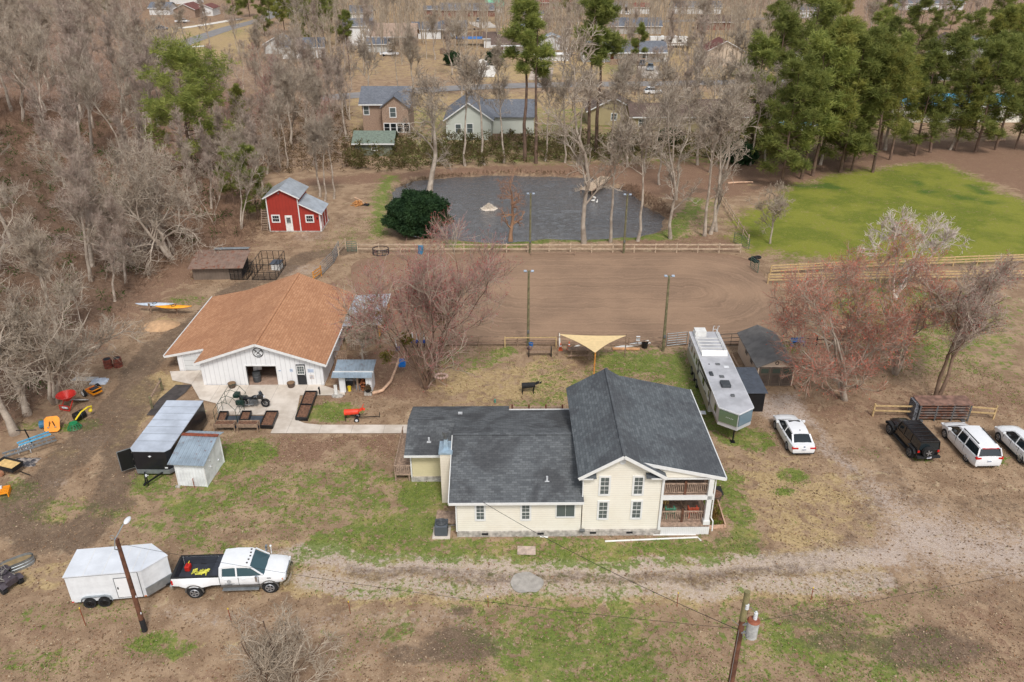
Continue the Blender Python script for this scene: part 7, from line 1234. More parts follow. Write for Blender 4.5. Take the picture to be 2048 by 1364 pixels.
for a,b_,lb in (((1229,697),(1297,684),'upper long white gutter lying by the near arena fence'),((1233,698),(1301,688),'lower long white gutter lying by the near arena fence'),((1146,697),(1165,690),'short white gutter end sticking out behind the picnic table')):
    p=G(*a);q=G(*b_); t=T('white_gutter',lb,'gutter',(p[0],p[1],.08),0,'white gutters by the near arena fence'); MB().beam((0,0,0),(q[0]-p[0],q[1]-p[1],.06),.13,.1).build('gutter_length',white,t)
p=G(1225,699);q=G(1279,700); t=T('lumber_board','orange brown board lying on the grass right of the shade sail','board',(p[0],p[1],.08)); MB().beam((0,0,.03),(q[0]-p[0],q[1]-p[1],.03),.28,.12).build('plank',M('board_tan',(206,156,112),.8),t)
bucket('black tub by the white gutters at the near arena fence',black,at(1289,695),.3,.55,'tub'); bucket('small blue bucket at the foot of the left near lamp pole',blue,at(1062,694),.2,.4); t=T('round_planter','round weedy pot in front of the blue bucket at the lamp pole','pot',at(1059,699)); MB().cyl((0,0,0),(0,0,.28),.18,.22,14).build('pot',M('pot_mauve',(120,92,92)),t)
t=T('electric_box','small pale box on the near arena fence right of the shade sail','box',at(1275,692)); MB().cb(0,0,.55,.35,.12,.45).build('box_body',pale,t); MB().box(-.03,.03,-.03,.03,0,.55).build('post',wood,t)
t=T('blue_bench','bright blue plastic bench in the shade of the coral trees behind the tan shed','bench',(*at(1595,692)[:2],0)); MB().cb(0,0,.4,1.3,.4,.08).build('seat',blue,t,bevel=.02); MB().cb(0,.22,.55,1.3,.06,.25).build('backrest',blue,t,bevel=.02); [MB().cb(s,0,0,.12,.36,.4).build('leg',blue,t) for s in (-.55,.55)]
# roping dummies
def dummy(lb,m,px,py,rz,cart=False):
    x,y,_=at(px,py); t=T('roping_dummy',lb,'roping dummy',(x,y,0),rz); b=MB(); b.cyl((-.6,0,.72),(.5,0,.78),.25,.22,16); b.build('barrel_body',m,t,smooth=True,bevel=.02)
    b=MB(); b.beam((.5,0,.85),(.78,0,1.0),.16,.18); b.build('neck',m,t); b=MB(); b.beam((.72,0,1.05),(1.0,0,.95),.14,.14); b.build('head',m,t); b=MB(); b.tube([(.8,-.06,1.08),(.82,-.25,1.15),(.9,-.3,1.28)],.025,5); b.tube([(.8,.06,1.08),(.82,.25,1.15),(.9,.3,1.28)],.025,5); b.build('horns',M('horn',(210,190,150)) if not cart else m,t)
    for xx in ((-.5,) if cart else (-.5,.4)):
        for s in (-.14,.14): MB().beam((xx,s,.6),(xx-.06,s*1.5,0),.05).build('leg',black,t)
    if cart:
        for s in (-.35,.35): b=MB(); b.cyl((.35,s-.05,.2),(.35,s+.05,.2),.2,n=16); w_=b.build('wheel',rubber,t); MB().cyl((.35,s-.055,.2),(.35,s+.055,.2),.11,n=10).build('rim',pale,w_)
        b=MB(); b.beam((.35,-.35,.2),(.35,.35,.2),.05); b.beam((-.3,0,.5),(.6,0,.25),.06); b.beam((.5,0,.25),(2.1,.0,.3),.05); b.beam((2.1,0,.3),(2.1,0,.65),.05); b.build('tow_bar',black,t)
dummy('red roping dummy on a two wheeled tow frame beside the concrete path',M('dummy_red',(226,66,38),.5),706,840,2,True); dummy('black barrel bodied roping dummy alone on the dry lawn',blackm,1058,786,4)
# concrete apron objects
def bed(lb,px,cells=1,group='black framed raised beds by the barn'):
    P_=GA(px); o=P_[3]; Q=[(p[0]-o[0],p[1]-o[1]) for p in P_]; t=T('raised_bed',lb,'garden bed',(o[0],o[1],.08),0,group); b=MB(); [b.beam((*Q[i],.14),(*Q[(i+1)%4],.14),.07,.28) for i in range(4)]
    if cells>1: a=((Q[0][0]+Q[3][0])/2,(Q[0][1]+Q[3][1])/2); c=((Q[1][0]+Q[2][0])/2,(Q[1][1]+Q[2][1])/2); b.beam((*a,.15),(*c,.15),.06,.26)
    b.build('bed_frame',black,t); MB().prism([(q[0],q[1],.15) for q in Q],(0,0,.01)).build('bed_soil',soilm,t)
bed('long black framed bed of two cells between the concrete pad and the lawn',[(612,789),(635,789),(615,843),(592,842)],2); bed('black framed bed at the right end of the three by the wire arch',[(534,829),(557,829),(546,859),(521,858)]); bed('small black framed bed under the left foot of the wire arch',[(441,830),(458,830),(451,848),(435,850)]); bed('small black framed bed in the middle between the two planter tables',[(486,829),(504,829),(498,846),(480,846)])
o=sheet('weed_fabric',GA([(456,833),(530,833),(520,858),(448,858)]),.09,M('dark_fabric',(66,72,80),.9)); 
for px,lb in ((453,'left weathered planter table on legs beside the black trailer'),(499,'right weathered planter table on legs beside the black trailer')):
    x,y,_=at(px,862); t=T('planter_table',lb,'planter',(x,y,0),0,'weathered planter tables'); b=MB(); b.box(-.75,.75,-.3,-.26,.5,.8); b.box(-.75,.75,.26,.3,.5,.8); b.box(-.75,-.71,-.26,.26,.5,.8); b.box(.71,.75,-.26,.26,.5,.8); b.build('trough',wood,t); MB().box(-.71,.71,-.26,.26,.68,.72).build('soil',soilm,t); [MB().box(a,a+.07,c,c+.07,0,.8).build('leg',wood,t) for a in (-.79,.72) for c in (-.31,.24)]
x,y,_=at(458,838); t=T('wire_arch','green wire garden arch standing on the edge of the concrete pad','garden arch',(x,y,.08)); b=MB()
for k_ in range(4):
    yy=-.6+k_*.9; pts=[(-.85+.0*k_,yy,0),(-.85,yy,1.1),(-.45,yy,1.65),(0,yy,1.85),(.45,yy,1.65),(.85,yy,1.1),(.85,yy,0)]; b.tube(pts,.02,4)
for px_,pz in ((-.85,1.1),(-.45,1.65),(0,1.85),(.45,1.65),(.85,1.1),(-.85,.5),(.85,.5)): b.tube([(px_,-.6,pz),(px_,2.1,pz)],.015,4)
b.build('wire_hoops',M('arch_green',(50,70,56),.5),t)
for px,py,lb in ((465,776,'round half barrel planter left of the barn doorway'),(583,775,'round half barrel planter between the barn doorway and black door')):
    x,y,_=at(px,py); t=T('barrel_planter',lb,'planter',(x,y,.08),0,'half barrel planters in front of the barn'); MB().cyl((0,0,0),(0,0,.4),.26,.34,16).build('barrel',M('barrel_brown',(86,70,60)),t); MB().cyl((0,0,.4),(0,0,.41),.31,n=16).build('soil',M('dry_moss',(130,104,78),.95,var=.25,scale=20),t)
x,y,_=at(675,793); o=MB(); o.cyl((0,0,0),(0,0,.14),.5,.46,12); o=o.build('stepping_stone',block); o.location=(x,y,0); o.scale=(1,.6,1); tag(o,'flat grey stone slab in front of the tool shed','stone')
x,y,_=at(737,789); t=T('potted_plant','dark round leafed plant in a pot on a grey block by the tool shed','potted plant',(x,y,0)); MB().cb(0,0,0,.6,.5,.28).build('block',block,t); MB().cyl((0,0,.28),(0,0,.55),.2,.28,14).build('pot',black,t); rg=np.random.RandomState(9); addmesh('foliage',blades(rg,np.array([[0,0,.62]])+rg.normal(scale=.11,size=(60,3)),10,.1,.1,.06),wax,t)
x,y,_=at(640,790); t=T('water_hydrant','black yard hydrant at the corner of the long black bed','hydrant',(x,y,0)); MB().cyl((0,0,0),(0,0,.7),.06).build('standpipe',black,t); MB().cb(0,-.08,.65,.1,.25,.12).build('spout',black,t)
t=T('storage_drum','dark drum with clutter just inside the barn doorway','drum',(-21.55,58.4,.06)); MB().cyl((0,0,0),(0,0,.85),.33,n=18).build('drum_body',M('drum_grey',(70,72,74),.5),t); MB().torus((0,0,.5),.335,.02).build('hoop',greym,t); b=MB(); b.cb(0,.5,.9,.7,.5,.6,20); b.build('wrapped_bundle',M('bundle_grey',(170,164,160),.6,var=.2),t)
x,y,_=at(305,818); t=T('hitching_rail','low wooden hitching rail on the straw beside the barn','hitching rail',(x,y,0)); q=G(325,781); dx,dy=q[0]-x,q[1]-y; [MB().cyl((dx*i,dy*i,0),(dx*i,dy*i,1.15),.1,n=10).build('post',polegreen,t) for i in (0,1)]; MB().cyl((-dx*.03,-dy*.03,.95),(dx*1.03,dy*1.03,.95),.08,n=10).build('rail',wood,t)
# kayaks
x,y,_=at(355,628); t=T('kayak_rack','pair of rough posts with crossarms holding the kayaks','rack',(x,y,0)); [MB().cyl((a,0,0),(a-.05,0,1.15),.09,n=8).build('post',wood,t) for a in (-2.6,0)]; [MB().beam((a,-.6,.7),(a,.6,.7),.08).build('crossarm',wood,t) for a in (-2.6,0)]
def kayak(lb,m,x0,y0,z,L_):
    t=T('kayak',lb,'kayak',(x0,y0,z),0,'kayaks on the rack'); n=13; b=MB(); rr=[]
    for i in range(n):
        u=i/(n-1); w_=.33*math.sin(math.pi*min(max(u,.02),.98))**.6; xx=(u-.5)*L_; k0=.10*(2*u-1)**4; rr.append([(xx,w_*math.cos(a),.16*math.sin(a)*(w_/.33)+k0) for a in [j*math.pi/5 for j in range(10)]])
    b.loft(rr); b.build('hull',m,t,smooth=50); c=MB(); c.torus((0,0,.15),.22,.03,'z',16,5,sq=1); c.build('cockpit_rim',black,t)
kayak('pale grey kayak lying on the left of the rack',M('kayak_grey',(186,196,208),.4),x-2.2,y+.35,.9,3.8); kayak('orange yellow kayak lying on the right of the rack',M('kayak_orange',(240,160,30),.4),x-.1,y-.25,.9,3.6)
sp_=MB(); rr=[[( (1.7-.25*i)*math.cos(a)*(1+.1*math.sin(3*a+i)),(1.35-.22*i)*math.sin(a),.15*i**.8 if i else 0) for a in [j*math.pi/12 for j in range(24)]] for i in range(6)]; sp_.loft(rr); o=sp_.build('sand_pile',sand,smooth=60); x,y,_=at(322,652); o.location=(x,y,.0); tag(o,'low heap of tan sand below the kayak rack','sand pile')
for px,py,lb in ((218,735,'rusty red drum lying left of its twin under the trees'),(237,733,'rusty red drum lying right of its twin under the trees')):
    x,y,_=at(px,py); t=T('rusty_drum',lb,'drum',(x,y,0),20,'rusty drums under the trees'); b=MB(); b.cyl((0,0,0),(0,0,.85),.36,n=18); b.build('drum_body',M('rust_red',(128,66,52),.8,var=.25,scale=5),t); b=MB(); [b.torus((0,0,z),.365,.02) for z in (.28,.57)]; b.build('hoop',M('rust_dark',(92,58,48)),t); MB().cyl((0,0,.851),(0,0,.86),.3,n=16).build('drum_top',blackm,t)
# clutter along the track on the left
x,y,_=at(140,816); t=T('seed_spreader','red hopper spreader with a wide tub on a red frame','spreader',(x,y,0),-15); b=MB(); b.cyl((0,0,.75),(0,0,1.25),.22,.72,20,False); b.cyl((0,0,.8),(0,0,1.3),.2,.70,20,False); b.torus((0,0,1.26),.72,.04); b.build('hopper',red,t,smooth=40); b=MB(); [b.beam((a,-.5,.05),(a,.1,.75),.06) for a in (-.4,.4)]; b.beam((-.45,-.5,.1),(.45,-.5,.1),.06); b.beam((-.45,-.5,.5),(.45,-.5,.5),.06); [b.beam((a,-.5,.1),(a,-.5,.5),.05) for a in (-.45,.45)]; b.build('frame',red,t); MB().cb(0,-.45,.25,.5,.1,.14).build('gearbox',pale,t)
x,y,_=at(160,803); t=T('plastic_disc','round pale grey plastic lid lying beside the red spreader','lid',(x,y,0)); b=MB(); b.cyl((0,0,.12),(0,.05,.2),.72,.66,22); b.build('lid_disc',M('lid_pale',(172,168,162),.6),t)
x,y,_=at(190,790); t=T('compact_mower','yellow and black walk behind machine with one big white wheel','machine',(x,y,0),-35); b=MB(); b.cb(0,0,.35,1.2,.8,.12); b.beam((-.6,-.38,.45),(.6,-.38,.75),.06); b.beam((-.6,.38,.45),(.6,.38,.75),.06); b.beam((-.6,-.38,.5),(-.6,.38,.5),.06); b.beam((.6,-.38,.75),(.6,.38,.75),.06); b.build('frame',orange,t); MB().cb(.25,0,.47,.6,.62,.28).build('engine_cover',black,t,bevel=.04); b=MB(); [b.beam((-.5+i*.2,-.3,.5),(-.35+i*.2,.3,.56),.05) for i in range(4)]; b.build('springs',M('spring_red',(200,90,60)),t)
for s in (-.62,.6): b=MB(); b.cyl((-.45,s-.1,.32),(-.45,s+.1,.32),.32,n=18); w_=b.build('wheel',rubber,t); MB().cyl((-.45,s-.11,.32),(-.45,s+.11,.32),.2,n=12).build('rim',pale,w_)
x,y,_=at(199,768); rgk=np.random.RandomState(3)
def lump(name,lb,cat,px,py,rx,ry,h,m,seed,n=10):
    x,y,_=at(px,py); r_=random.Random(seed); b=MB(); g=[]
    for i in range(n+1):
        for j in range(n+1): u,v=i/n*2-1,j/n*2-1; q=max(0,1-max(abs(u),abs(v))**4); g.append((u*rx*(1+.1*r_.uniform(-1,1)),v*ry*(1+.1*r_.uniform(-1,1)),h*q*(.5+.5*r_.random())+.01))
    b.add(g,[(i*(n+1)+j,(i+1)*(n+1)+j,(i+1)*(n+1)+j+1,i*(n+1)+j+1) for i in range(n) for j in range(n)]); o=b.build(name,m,smooth=70); o.location=(x,y,0); tag(o,lb,cat); return o
lump('crumpled_tarp','crumpled white plastic sheet behind the yellow machine','plastic sheet',199,764,.7,.5,.3,M('plastic_sheet',(204,212,224),.4),4); lump('grey_board','pale grey flat sheet lying above the white plastic','board',170,758,1.1,.35,.1,M('sheet_grey',(186,182,176),.7),5)
x,y,_=at(108,862); t=T('wheelbarrow','orange wheelbarrow tipped up on its nose','wheelbarrow',(x,y,0),12); b=MB(); tub=[[(a*w_,.28,b_) for a,b_ in ()] for w_ in ()]
def rr4(w_,h_,yy,c=.15): return [( -w_+c,yy,-h_),(w_-c,yy,-h_),(w_,yy,-h_+c),(w_,yy,h_-c),(w_-c,yy,h_),(-w_+c,yy,h_),(-w_,yy,h_-c),(-w_,yy,-h_+c)]
b.loft([rr4(.55,.6,0,.18),rr4(.5,.55,.02,.16),rr4(.36,.4,.32,.12)]); b.turn(-35,0,0).move(0,0,.62); b.build('tub',orange,t,smooth=30); b=MB(); b.beam((-.25,-.1,.3),(-.1,-.05,.9),.05); b.beam((.25,-.1,.3),(.1,-.05,.9),.05); b.build('struts',blackm,t); [MB().cyl((s,-.2,.42),(s,-.15,.46),.07).build('bolt_cap',steel,t) for s in (-.25,.25)]; b=MB(); b.beam((-.3,.4,.3),(-.5,1.6,.5),.05); b.beam((.3,.4,.3),(.5,1.6,.5),.05); b.build('handle',wood,t)
x,y,_=at(92,856); t=T('blue_drum','blue plastic drum lying behind the orange wheelbarrow','drum',(x,y,0)); b=MB(); b.cyl((-.4,0,.3),(.4,.25,.3),.3,n=16); b.build('drum_body',M('faded_blue',(60,120,156),.5),t)
x,y,_=at(150,858); t=T('garden_cart','upturned green wire cart with a curved yellow handle','cart',(x,y,0),-40); b=MB(); [b.torus((0,0,.15+i*.1),.5-.06*i,.02,'z',16,4) for i in range(5)]; [b.beam((.5*math.cos(a),.5*math.sin(a),.15),(.26*math.cos(a),.26*math.sin(a),.55),.03) for a in [i*math.pi/6 for i in range(12)]]; b.cyl((0,0,.5),(0,0,.56),.3,n=16); b.build('wire_basket',green,t); b=MB(); b.tube([(-.3,.3,.55),(-.5,.9,.9),(-.65,1.5,1.0),(-.75,1.8,.9),(-.9,1.85,.7),(-.8,1.6,.5)],.06,6); b.build('handle',yellow,t); MB().ball((-.9,1.7,.5),.16).build('handle_ball',yellow,t)
x,y,_=at(161,838); t=T('black_barrel','black plastic barrel lying behind the green wire cart','barrel',(x,y,0),-30); b=MB(); b.cyl((0,-.4,.36),(0,.4,.36),.36,n=18); b.build('barrel_body',black,t,bevel=.02); MB().torus((0,0,.36),.362,.015,'y').build('hoop',greym,t)
x,y,_=at(68,895); t=T('clothes_stand','thin black metal stand with two arms left of the wheelbarrow','stand',(x,y,0)); b=MB(); b.beam((0,0,0),(-.25,0,1.6),.07); b.beam((-.9,0,1.5),(.6,0,1.55),.05); b.build('stand_frame',black,t)
def ladder(lb,m,a,b_,z,w_=.5,h=.12,rung=.3,off=0,group=None):
    p=Vector(G(*a,z)); q=Vector(G(*b_,z)); d=(q-p); L_=d.length; t=T('ladder',lb,'ladder',(p.x,p.y,z),math.degrees(math.atan2(d.y,d.x)),group); [MB().box(0,L_,s*w_/2-.03,s*w_/2+.03,0,h).build('stile',m,t) for s in (-1,1)]; r=MB(); [r.cyl((i*rung+.15,-w_/2,h/2),(i*rung+.15,w_/2,h/2),.022,n=6) for i in range(int(L_/rung))]; r.build('rungs',steel,t)
ladder('long silver extension ladder lying on a sawhorse under the blue one',steel,(6,912),(112,878),.55,.5); ladder('pale blue fibreglass ladder lying on top of the silver one',M('ladder_blue',(96,170,206),.5),(36,890),(100,867),.78,.42)
x,y,_=at(52,903); t=T('sawhorse','white slatted stand holding up the ladders','stand',(x,y,0),15); b=MB(); [b.box(-.4+i*.18,-.32+i*.18,-.3,.3,.42,.46) for i in range(5)]; b.build('slats',pale,t); [MB().box(a,a+.05,c,c+.05,0,.42).build('leg',pale,t) for a in (-.42,.38) for c in (-.28,.24)]
lump('scrap_heap','dark cloth and pale boards heaped between the ladders and the dump cart','scrap heap',50,925,.9,.5,.25,M('scrap_mix',(150,140,132),.8,var=.4,scale=3,c2=(60,60,66)),8)
x,y,_=at(22,945); t=T('dump_cart','black poly dump cart holding yellow feed','cart',(x,y,0),-18); b=MB(); b.loft([[(-.9,-.5,.85),(.9,-.5,.85),(.9,.5,.85),(-.9,.5,.85)],[(-.7,-.4,.42),(.75,-.4,.42),(.75,.4,.42),(-.7,.4,.42)],[(-.66,-.36,.46),(.71,-.36,.46),(.71,.36,.46),(-.66,.36,.46)],[(-.86,-.46,.85),(.86,-.46,.85),(.86,.46,.85),(-.86,.46,.85)]],caps=False); b.build('tub',blackm,t); MB().box(-.78,.8,-.42,.42,.6,.72).build('feed',M('feed_yellow',(220,184,122),.9),t); [MB().cyl((-.3,s-.08,.2),(-.3,s+.08,.2),.22,n=14).build('wheel',M('wheel_tan',(170,120,90)),t) for s in (-.5,.5)]; MB().beam((.9,0,.3),(1.8,0,.2),.05).build('drawbar',black,t)
x,y,_=at(4,990); t=T('orange_crate','stack of orange slatted plastic at the left photo edge','crate',(x,y,0),20); b=MB(); [b.box(-.5,.5,-.4+i*.2,-.28+i*.2,.3,.36) for i in range(5)]; b.box(-.5,-.44,-.4,.5,0,.3); b.box(.44,.5,-.4,.5,0,.3); b.build('slats',orange,t); MB().cb(-.1,.3,.36,.3,.2,.15).build('white_cap',pale,t)
x,y,_=at(35,1136); t=T('stock_tank','oval galvanised stock tank holding brown water at the left edge','water trough',(x,y,0),38)
def oval(a,b,z,n=24): return [(a*math.copysign(abs(math.cos(q))**.7,math.cos(q)),b*math.copysign(abs(math.sin(q))**.9,math.sin(q)),z) for q in [i*2*math.pi/n for i in range(n)]]
b=MB(); b.loft([oval(.95,.36,0),oval(.97,.38,.2),oval(.95,.36,.22),oval(.97,.38,.4),oval(.95,.36,.42),oval(.98,.39,.58)],caps=False); b.loft([oval(.93,.34,0),oval(.93,.34,.58)],caps=False); b.build('tank_wall',steel,t); b=MB(); b.loft([oval(.93,.34,.4),oval(.9,.33,.45)]); b.build('tank_water',M('tank_water',(150,128,92),.5),t)
x,y,_=at(12,1168); t=T('quad_bike','dark muddy quad bike with scrap at the left photo edge','quad bike',(x,y,0),-30); b=MB(); b.loft([ring(*s) for s in ((-.9,.4,.75,.3),(-.3,.35,.85,.35),(.4,.35,.9,.3),(.9,.4,.75,.35))]); b.build('body',M('quad_dark',(70,62,68),.6,var=.25,scale=4),t,smooth=40)
for a in (-.65,.65):
    for s in (-1,1): b=MB(); b.cyl((a,s*.35,.28),(a,s*.6,.28),.28,n=16); b.build('wheel',rubber,t); MB().loft([[(a-.35,s*.3,.55),(a-.35,s*.65,.5)],[(a,s*.3,.7),(a,s*.65,.65)],[(a+.35,s*.3,.55),(a+.35,s*.65,.5)]],caps=False,closed=False).build('mudguard',M('quad_dark',(70,62,68)),t)
b=MB(); b.tube([(.3,-.4,1.05),(.45,0,1.0),(.3,.4,1.05)],.025); b.build('handlebar',black,t); rr_=random.Random(8); b=MB(); [b.tube([(rr_.uniform(-.8,.8),rr_.uniform(-.5,.5),rr_.uniform(.6,1.0)) for _ in range(3)],.02,4) for _ in range(14)]; b.build('scrap_wires',M('scrap_grey',(150,146,140)),t)
x,y,_=at(225,940)
# swing, feed posts, logs round the maple
x,y,_=at(806,752); t=T('tree_swing','blue plastic swing hanging from the round maple','swing',(x,y,0)); b=MB(); b.loft([[(-.3,-.2,1.15),(.3,-.2,1.15),(.3,.25,1.15),(-.3,.25,1.15)],[(-.26,-.16,.95),(.26,-.16,.95),(.26,.2,.95),(-.26,.2,.95)]]); b.box(-.28,.28,.24,.3,1.15,1.55); b.build('seat',blue,t); b=MB(); [b.cyl((a,0,1.2),(a*.6,0,4.2),.012,n=4) for a in (-.28,.28)]; b.build('ropes',M('rope_tan',(190,170,140)),t)
for i,px in enumerate((826,835,843,849)):
    x,y,_=at(px,694); t=T('white_post',('first from left','second from left','third from left','rightmost')[i]+' of four white topped posts at the arena fence behind the maple','post',(x,y,0),0,'white topped posts behind the maple'); MB().cyl((0,0,0),(0,0,.8),.05).build('post_base',black,t); MB().cyl((0,0,.8),(0,0,1.5),.06).build('white_sleeve',white,t); MB().cb(0,-.1,.5,.22,.2,.25).build('cup',M('cup_blue',(40,70,140)),t)
x,y,_=at(795,702); t=T('white_post','white topped post with a blue cup left of the four in a row','post',(x,y,0)); MB().cyl((0,0,0),(-.15,0,1.3),.06).build('white_sleeve',white,t); MB().cb(.05,-.1,.15,.35,.3,.3).build('cup',M('cup_blue',(40,70,140)),t)
pts=[G(745,789),G(765,786),G(782,770),G(793,745),G(799,728)]; o_=pts[0]; t=T('fallen_limb','pale curved fallen limb between the tool shed and the maple','log',o_); m=MB(); m.tube([(p[0]-o_[0],p[1]-o_[1],.12+.12*i) for i,p in enumerate(pts)],.15,8,.09); m.build('bark_log',M('pale_log',(204,168,140),.85,var=.15),t,smooth=60)
x,y,_=at(850,771); t=T('tree_stump','splintered grey stump in front of the maple','stump',(x,y,0)); b=MB(); b.cyl((0,0,0),(0,0,.7),.42,.3,12); [b.beam((.2*math.cos(a),.2*math.sin(a),.5),(.26*math.cos(a),.26*math.sin(a),1.0+.2*math.sin(a*3)),.1) for a in range(6)]; b.build('wood',wood,t)
x,y,_=at(883,766); t=T('stone_planter','ring of pale stones on a small wooden crate right of the maple','planter',(x,y,0)); MB().cb(0,0,0,.9,.7,.6).build('crate',siding('crate_wood',(150,126,100),'z',.15),t); b=MB(); [b.ball((.5*math.cos(a),.38*math.sin(a),.68),.13,nu=7,nv=5) for a in [i*math.pi/6 for i in range(12)]]; b.build('stones',M('stone_pink',(196,166,152),.9,var=.2),t)
x,y,_=at(862,764); t=T('leaning_plank','two short split planks leaning on the maple','plank',(x,y,0)); b=MB(); b.beam((0,0,0),(-.25,.3,.9),.22,.05); b.beam((.3,0,0),(.05,.3,.8),.16,.05); b.build('planks',wood,t)
x,y,_=at(1143*0+812,808) if 0 else at(990,805); t=T('sprinkler_valve','small green valve standing in bare soil behind the back deck','valve',(x,y,0)); MB().cyl((0,0,0),(0,0,.3),.08).build('valve_body',M('valve_green',(90,150,130)),t)
x,y,_=at(841,507); t=T('blue_barrel','faded blue barrel standing at the long wooden fence behind the maple','barrel',(x,y,0)); b=MB(); b.cyl((0,0,0),(.1,0,1.0),.32,n=16); b.build('barrel_body',M('faded_blue',(60,120,156)),t); MB().torus((.05,0,.5),.33,.02).build('hoop',greym,t)
x,y,_=at(762,508); t=T('black_tyre_stack','dark round hay ring lying by the left end of the long wooden fence','hay ring',(x,y,0)); b=MB(); [b.torus((0,0,z),.95,.05,'z',24,5,sq=.8) for z in (.1,.4,.7)]; [b.beam((.95*math.cos(a),.76*math.sin(a),0),(.95*math.cos(a),.76*math.sin(a),.75),.05) for a in [i*math.pi/5 for i in range(10)]]; b.build('ring_bars',M('ring_dark',(66,56,60),.6),t)
for i,(px,py,z) in enumerate(((1503,520,0),(1512,524,0),(1508,521,.22),(1516,516,0))):
    x,y,_=at(px,py); o=MB(); o.torus((0,0,.11),.28,.11,'z',20,7); o=o.build('old_tyre',rubber,smooth=60); o.location=(x,y,z); tag(o,('leftmost old tyre','front old tyre','old tyre on top','rearmost old tyre')[i]+' of the heap by the green gate at the arena corner','tyre','old tyres at the arena corner')
# livestock panels
x,y,_=at(1834,842); t=T('livestock_panels','stack of rusty grey metal feed bunks in three bays behind the parked cars','livestock panels',(x,y,0),0); W_=3.9
for i in range(4): MB().box(i*W_/3-.05,i*W_/3+.05,-.05,.05,0,1.5).build('upright',greym,t)
for k_ in range(6):
    b=MB(); z=.25+k_*.235; b.prism([(0,-.04,z),(0,.9,z+.02),(0,.9,z+.06),(0,.02,z+.05),(0,-.04,z+.13)],(W_,0,0)); b.build('metal_trough',M('trough_grey',(128,120,116),.5,.4,var=.25,scale=2,c2=(132,92,76)),t)
b=MB(); b.slab([(-.15,-.1,1.52),(W_+.1,-.1,1.52),(W_+.1,1.2,1.6),(-.15,1.2,1.6)],.05); b.build('top_panel',M('trough_rust',(140,108,94),.7,.2,var=.25,scale=2),t); b=MB(); b.box(-.35,-.06,.1,1.1,.0,1.5); b.build('bale_of_wire',M('wire_grey',(104,106,112),.8,var=.4,scale=8),t); [MB().box(a,a+.3,-.15,1.0,0,.1).build('skid',greym,t) for a in (.1,3.4)]
# pond things
x,y,_=at(978,413); t=T('pond_fountain','foaming pale fountain bubbling in the middle of the pond','fountain',(x,y,-.32)); fo=M('foam',(226,214,198),.7,var=.1,scale=6); rg=np.random.RandomState(1); a=rg.uniform(0,6.28,900); r=np.abs(rg.normal(scale=.45,size=900)); c=np.stack([r*np.cos(a),r*np.sin(a)*.9,.75*np.exp(-r*r*1.6)*rg.uniform(.2,1,900)],1); addmesh('spray',blades(rg,c,4,.06,.12,.06),fo,t); b=MB(); b.loft([[(q*math.cos(a)*(1+.08*math.sin(5*a)),q*math.sin(a)*.9,h) for a in [j*math.pi/12 for j in range(24)]] for q,h in ((1.15,.005),(.8,.05),(.35,.35),(.08,.5))]); b.build('foam_mound',fo,t,smooth=60)
for i,(px,py) in enumerate(((1186,398),(1194,401),(1189,392),(1177,380))):
    x,y,_=at(px,py); t=T('duck',('leftmost white duck','front white duck','rear white duck','white duck closest to the dock')[i]+' swimming in the right part of the pond','duck',(x,y,-.30),i*70,'white ducks on the pond'); b=MB(); b.loft([[(x_,w_*math.cos(a),.1+h*math.sin(a)) for a in [j*math.pi/4 for j in range(8)]] for x_,w_,h in ((-.3,.02,.02),(-.2,.11,.09),(0,.15,.13),(.17,.1,.12),(.22,.06,.14),(.25,.045,.2))]); b.ball((.28,0,.36),.06,.05,.055,8,6); b.cyl((.22,0,.2),(.27,0,.34),.05,.04,8); b.build('body',M('duck_white',(232,228,220),.7),t,smooth=60); MB().prism([(.32,-.03,.35),(.32,.03,.35),(.42,0,.34)],(0,0,-.025)).build('bill',orange,t)
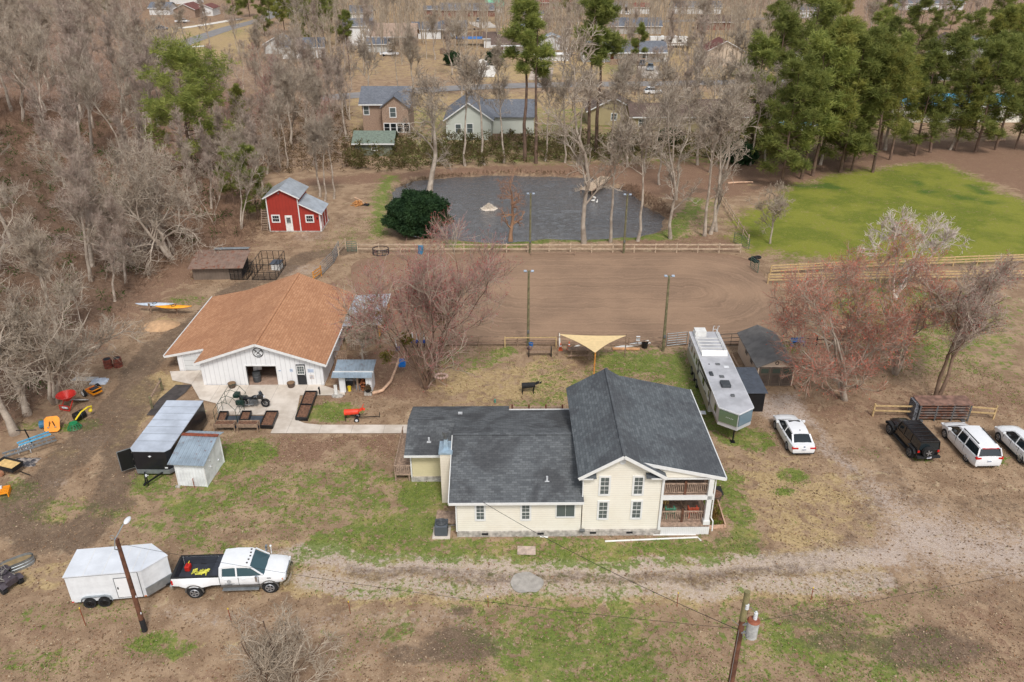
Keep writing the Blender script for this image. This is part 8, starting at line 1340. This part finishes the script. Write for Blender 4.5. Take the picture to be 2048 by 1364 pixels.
p=Vector(G(1172,384)); q=Vector(G(1213,357)); t=T('pond_dock','weathered wooden dock crossing the back corner of the pond','dock',(p.x,p.y,0),math.degrees(math.atan2(q.y-p.y,q.x-p.x))); L_=(q-p).length; b=MB(); [b.box(i*.2,i*.2+.18,-.9,.9,.28,.33) for i in range(int(L_/.2))]; b.build('deck_planks',woodf,t); b=MB(); b.box(0,L_,-.88,-.8,.1,.27); b.box(0,L_,.8,.88,.1,.27); b.build('beams',wood,t)
for i in range(4): [MB().box(.1+i*(L_-.3)/3,.22+i*(L_-.3)/3,s*.86-.06,s*.86+.06,-1.0,.9 if s>0 else .28).build('pile',wood,t) for s in (-1,1)]
x,y,_=at(717,410); t=T('wood_heap','heap of split yellow wood and one pale log on the bank left of the pond','wood heap',(x,y,0)); rg=random.Random(6); b=MB()
for i in range(70): a=rg.uniform(0,6.28); r=abs(rg.gauss(0,.55)); z=max(.05,.7*math.exp(-r*r*1.5)*rg.random()); p0=Vector((r*math.cos(a),r*math.sin(a)*.8,z)); d=Vector((rg.uniform(-1,1),rg.uniform(-1,1),rg.uniform(-.3,.3))).normalized()*.25; b.beam(p0-d,p0+d,.1)
b.build('split_wood',M('split_yellow',(200,144,88),.9,var=.2,scale=6),t); MB().tube([(-.6,.9,.8),(.3,.3,.6),(1.1,-.5,.1)],.08,8).build('pale_log',M('pale_log',(204,168,140)),t); MB().cb(1.1,-.3,0,.9,.5,.3,-20).build('black_pan',blackm,t,bevel=.05)
for px,py,lb in ((1455,368,'pale log lying in the pine straw right of the pond trees'),(1970,283,'long pale log under the pines at the far right')):
    x,y,_=at(px,py); t=T('fallen_log',lb,'log',(x,y,0),6); MB().tube([(0,0,.15),(2,.1,.18),(4,.15,.15)],.16,8,.1).build('bark_log',M('pale_log',(204,168,140)),t,smooth=60)
x,y,_=at(1690,660); t=T('stone_heap','small heap of pale sacks under the coral budded trees','sacks',(x,y,0)); b=MB(); [b.ball((.5*math.cos(i*1.3),.3*math.sin(i*1.3),.25+.12*(i%2)),.45,.3,.18,10,6) for i in range(4)]; b.build('sack_pile',M('sack_tan',(206,180,142),.9),t,smooth=60)
# tree patterns that were never planted are removed
def droptree(o):
    for ch in list(o.children): droptree(ch)
    bpy.data.objects.remove(o,do_unlink=True)
for k_,p_ in protos.items():
    if k_ not in used: droptree(p_)
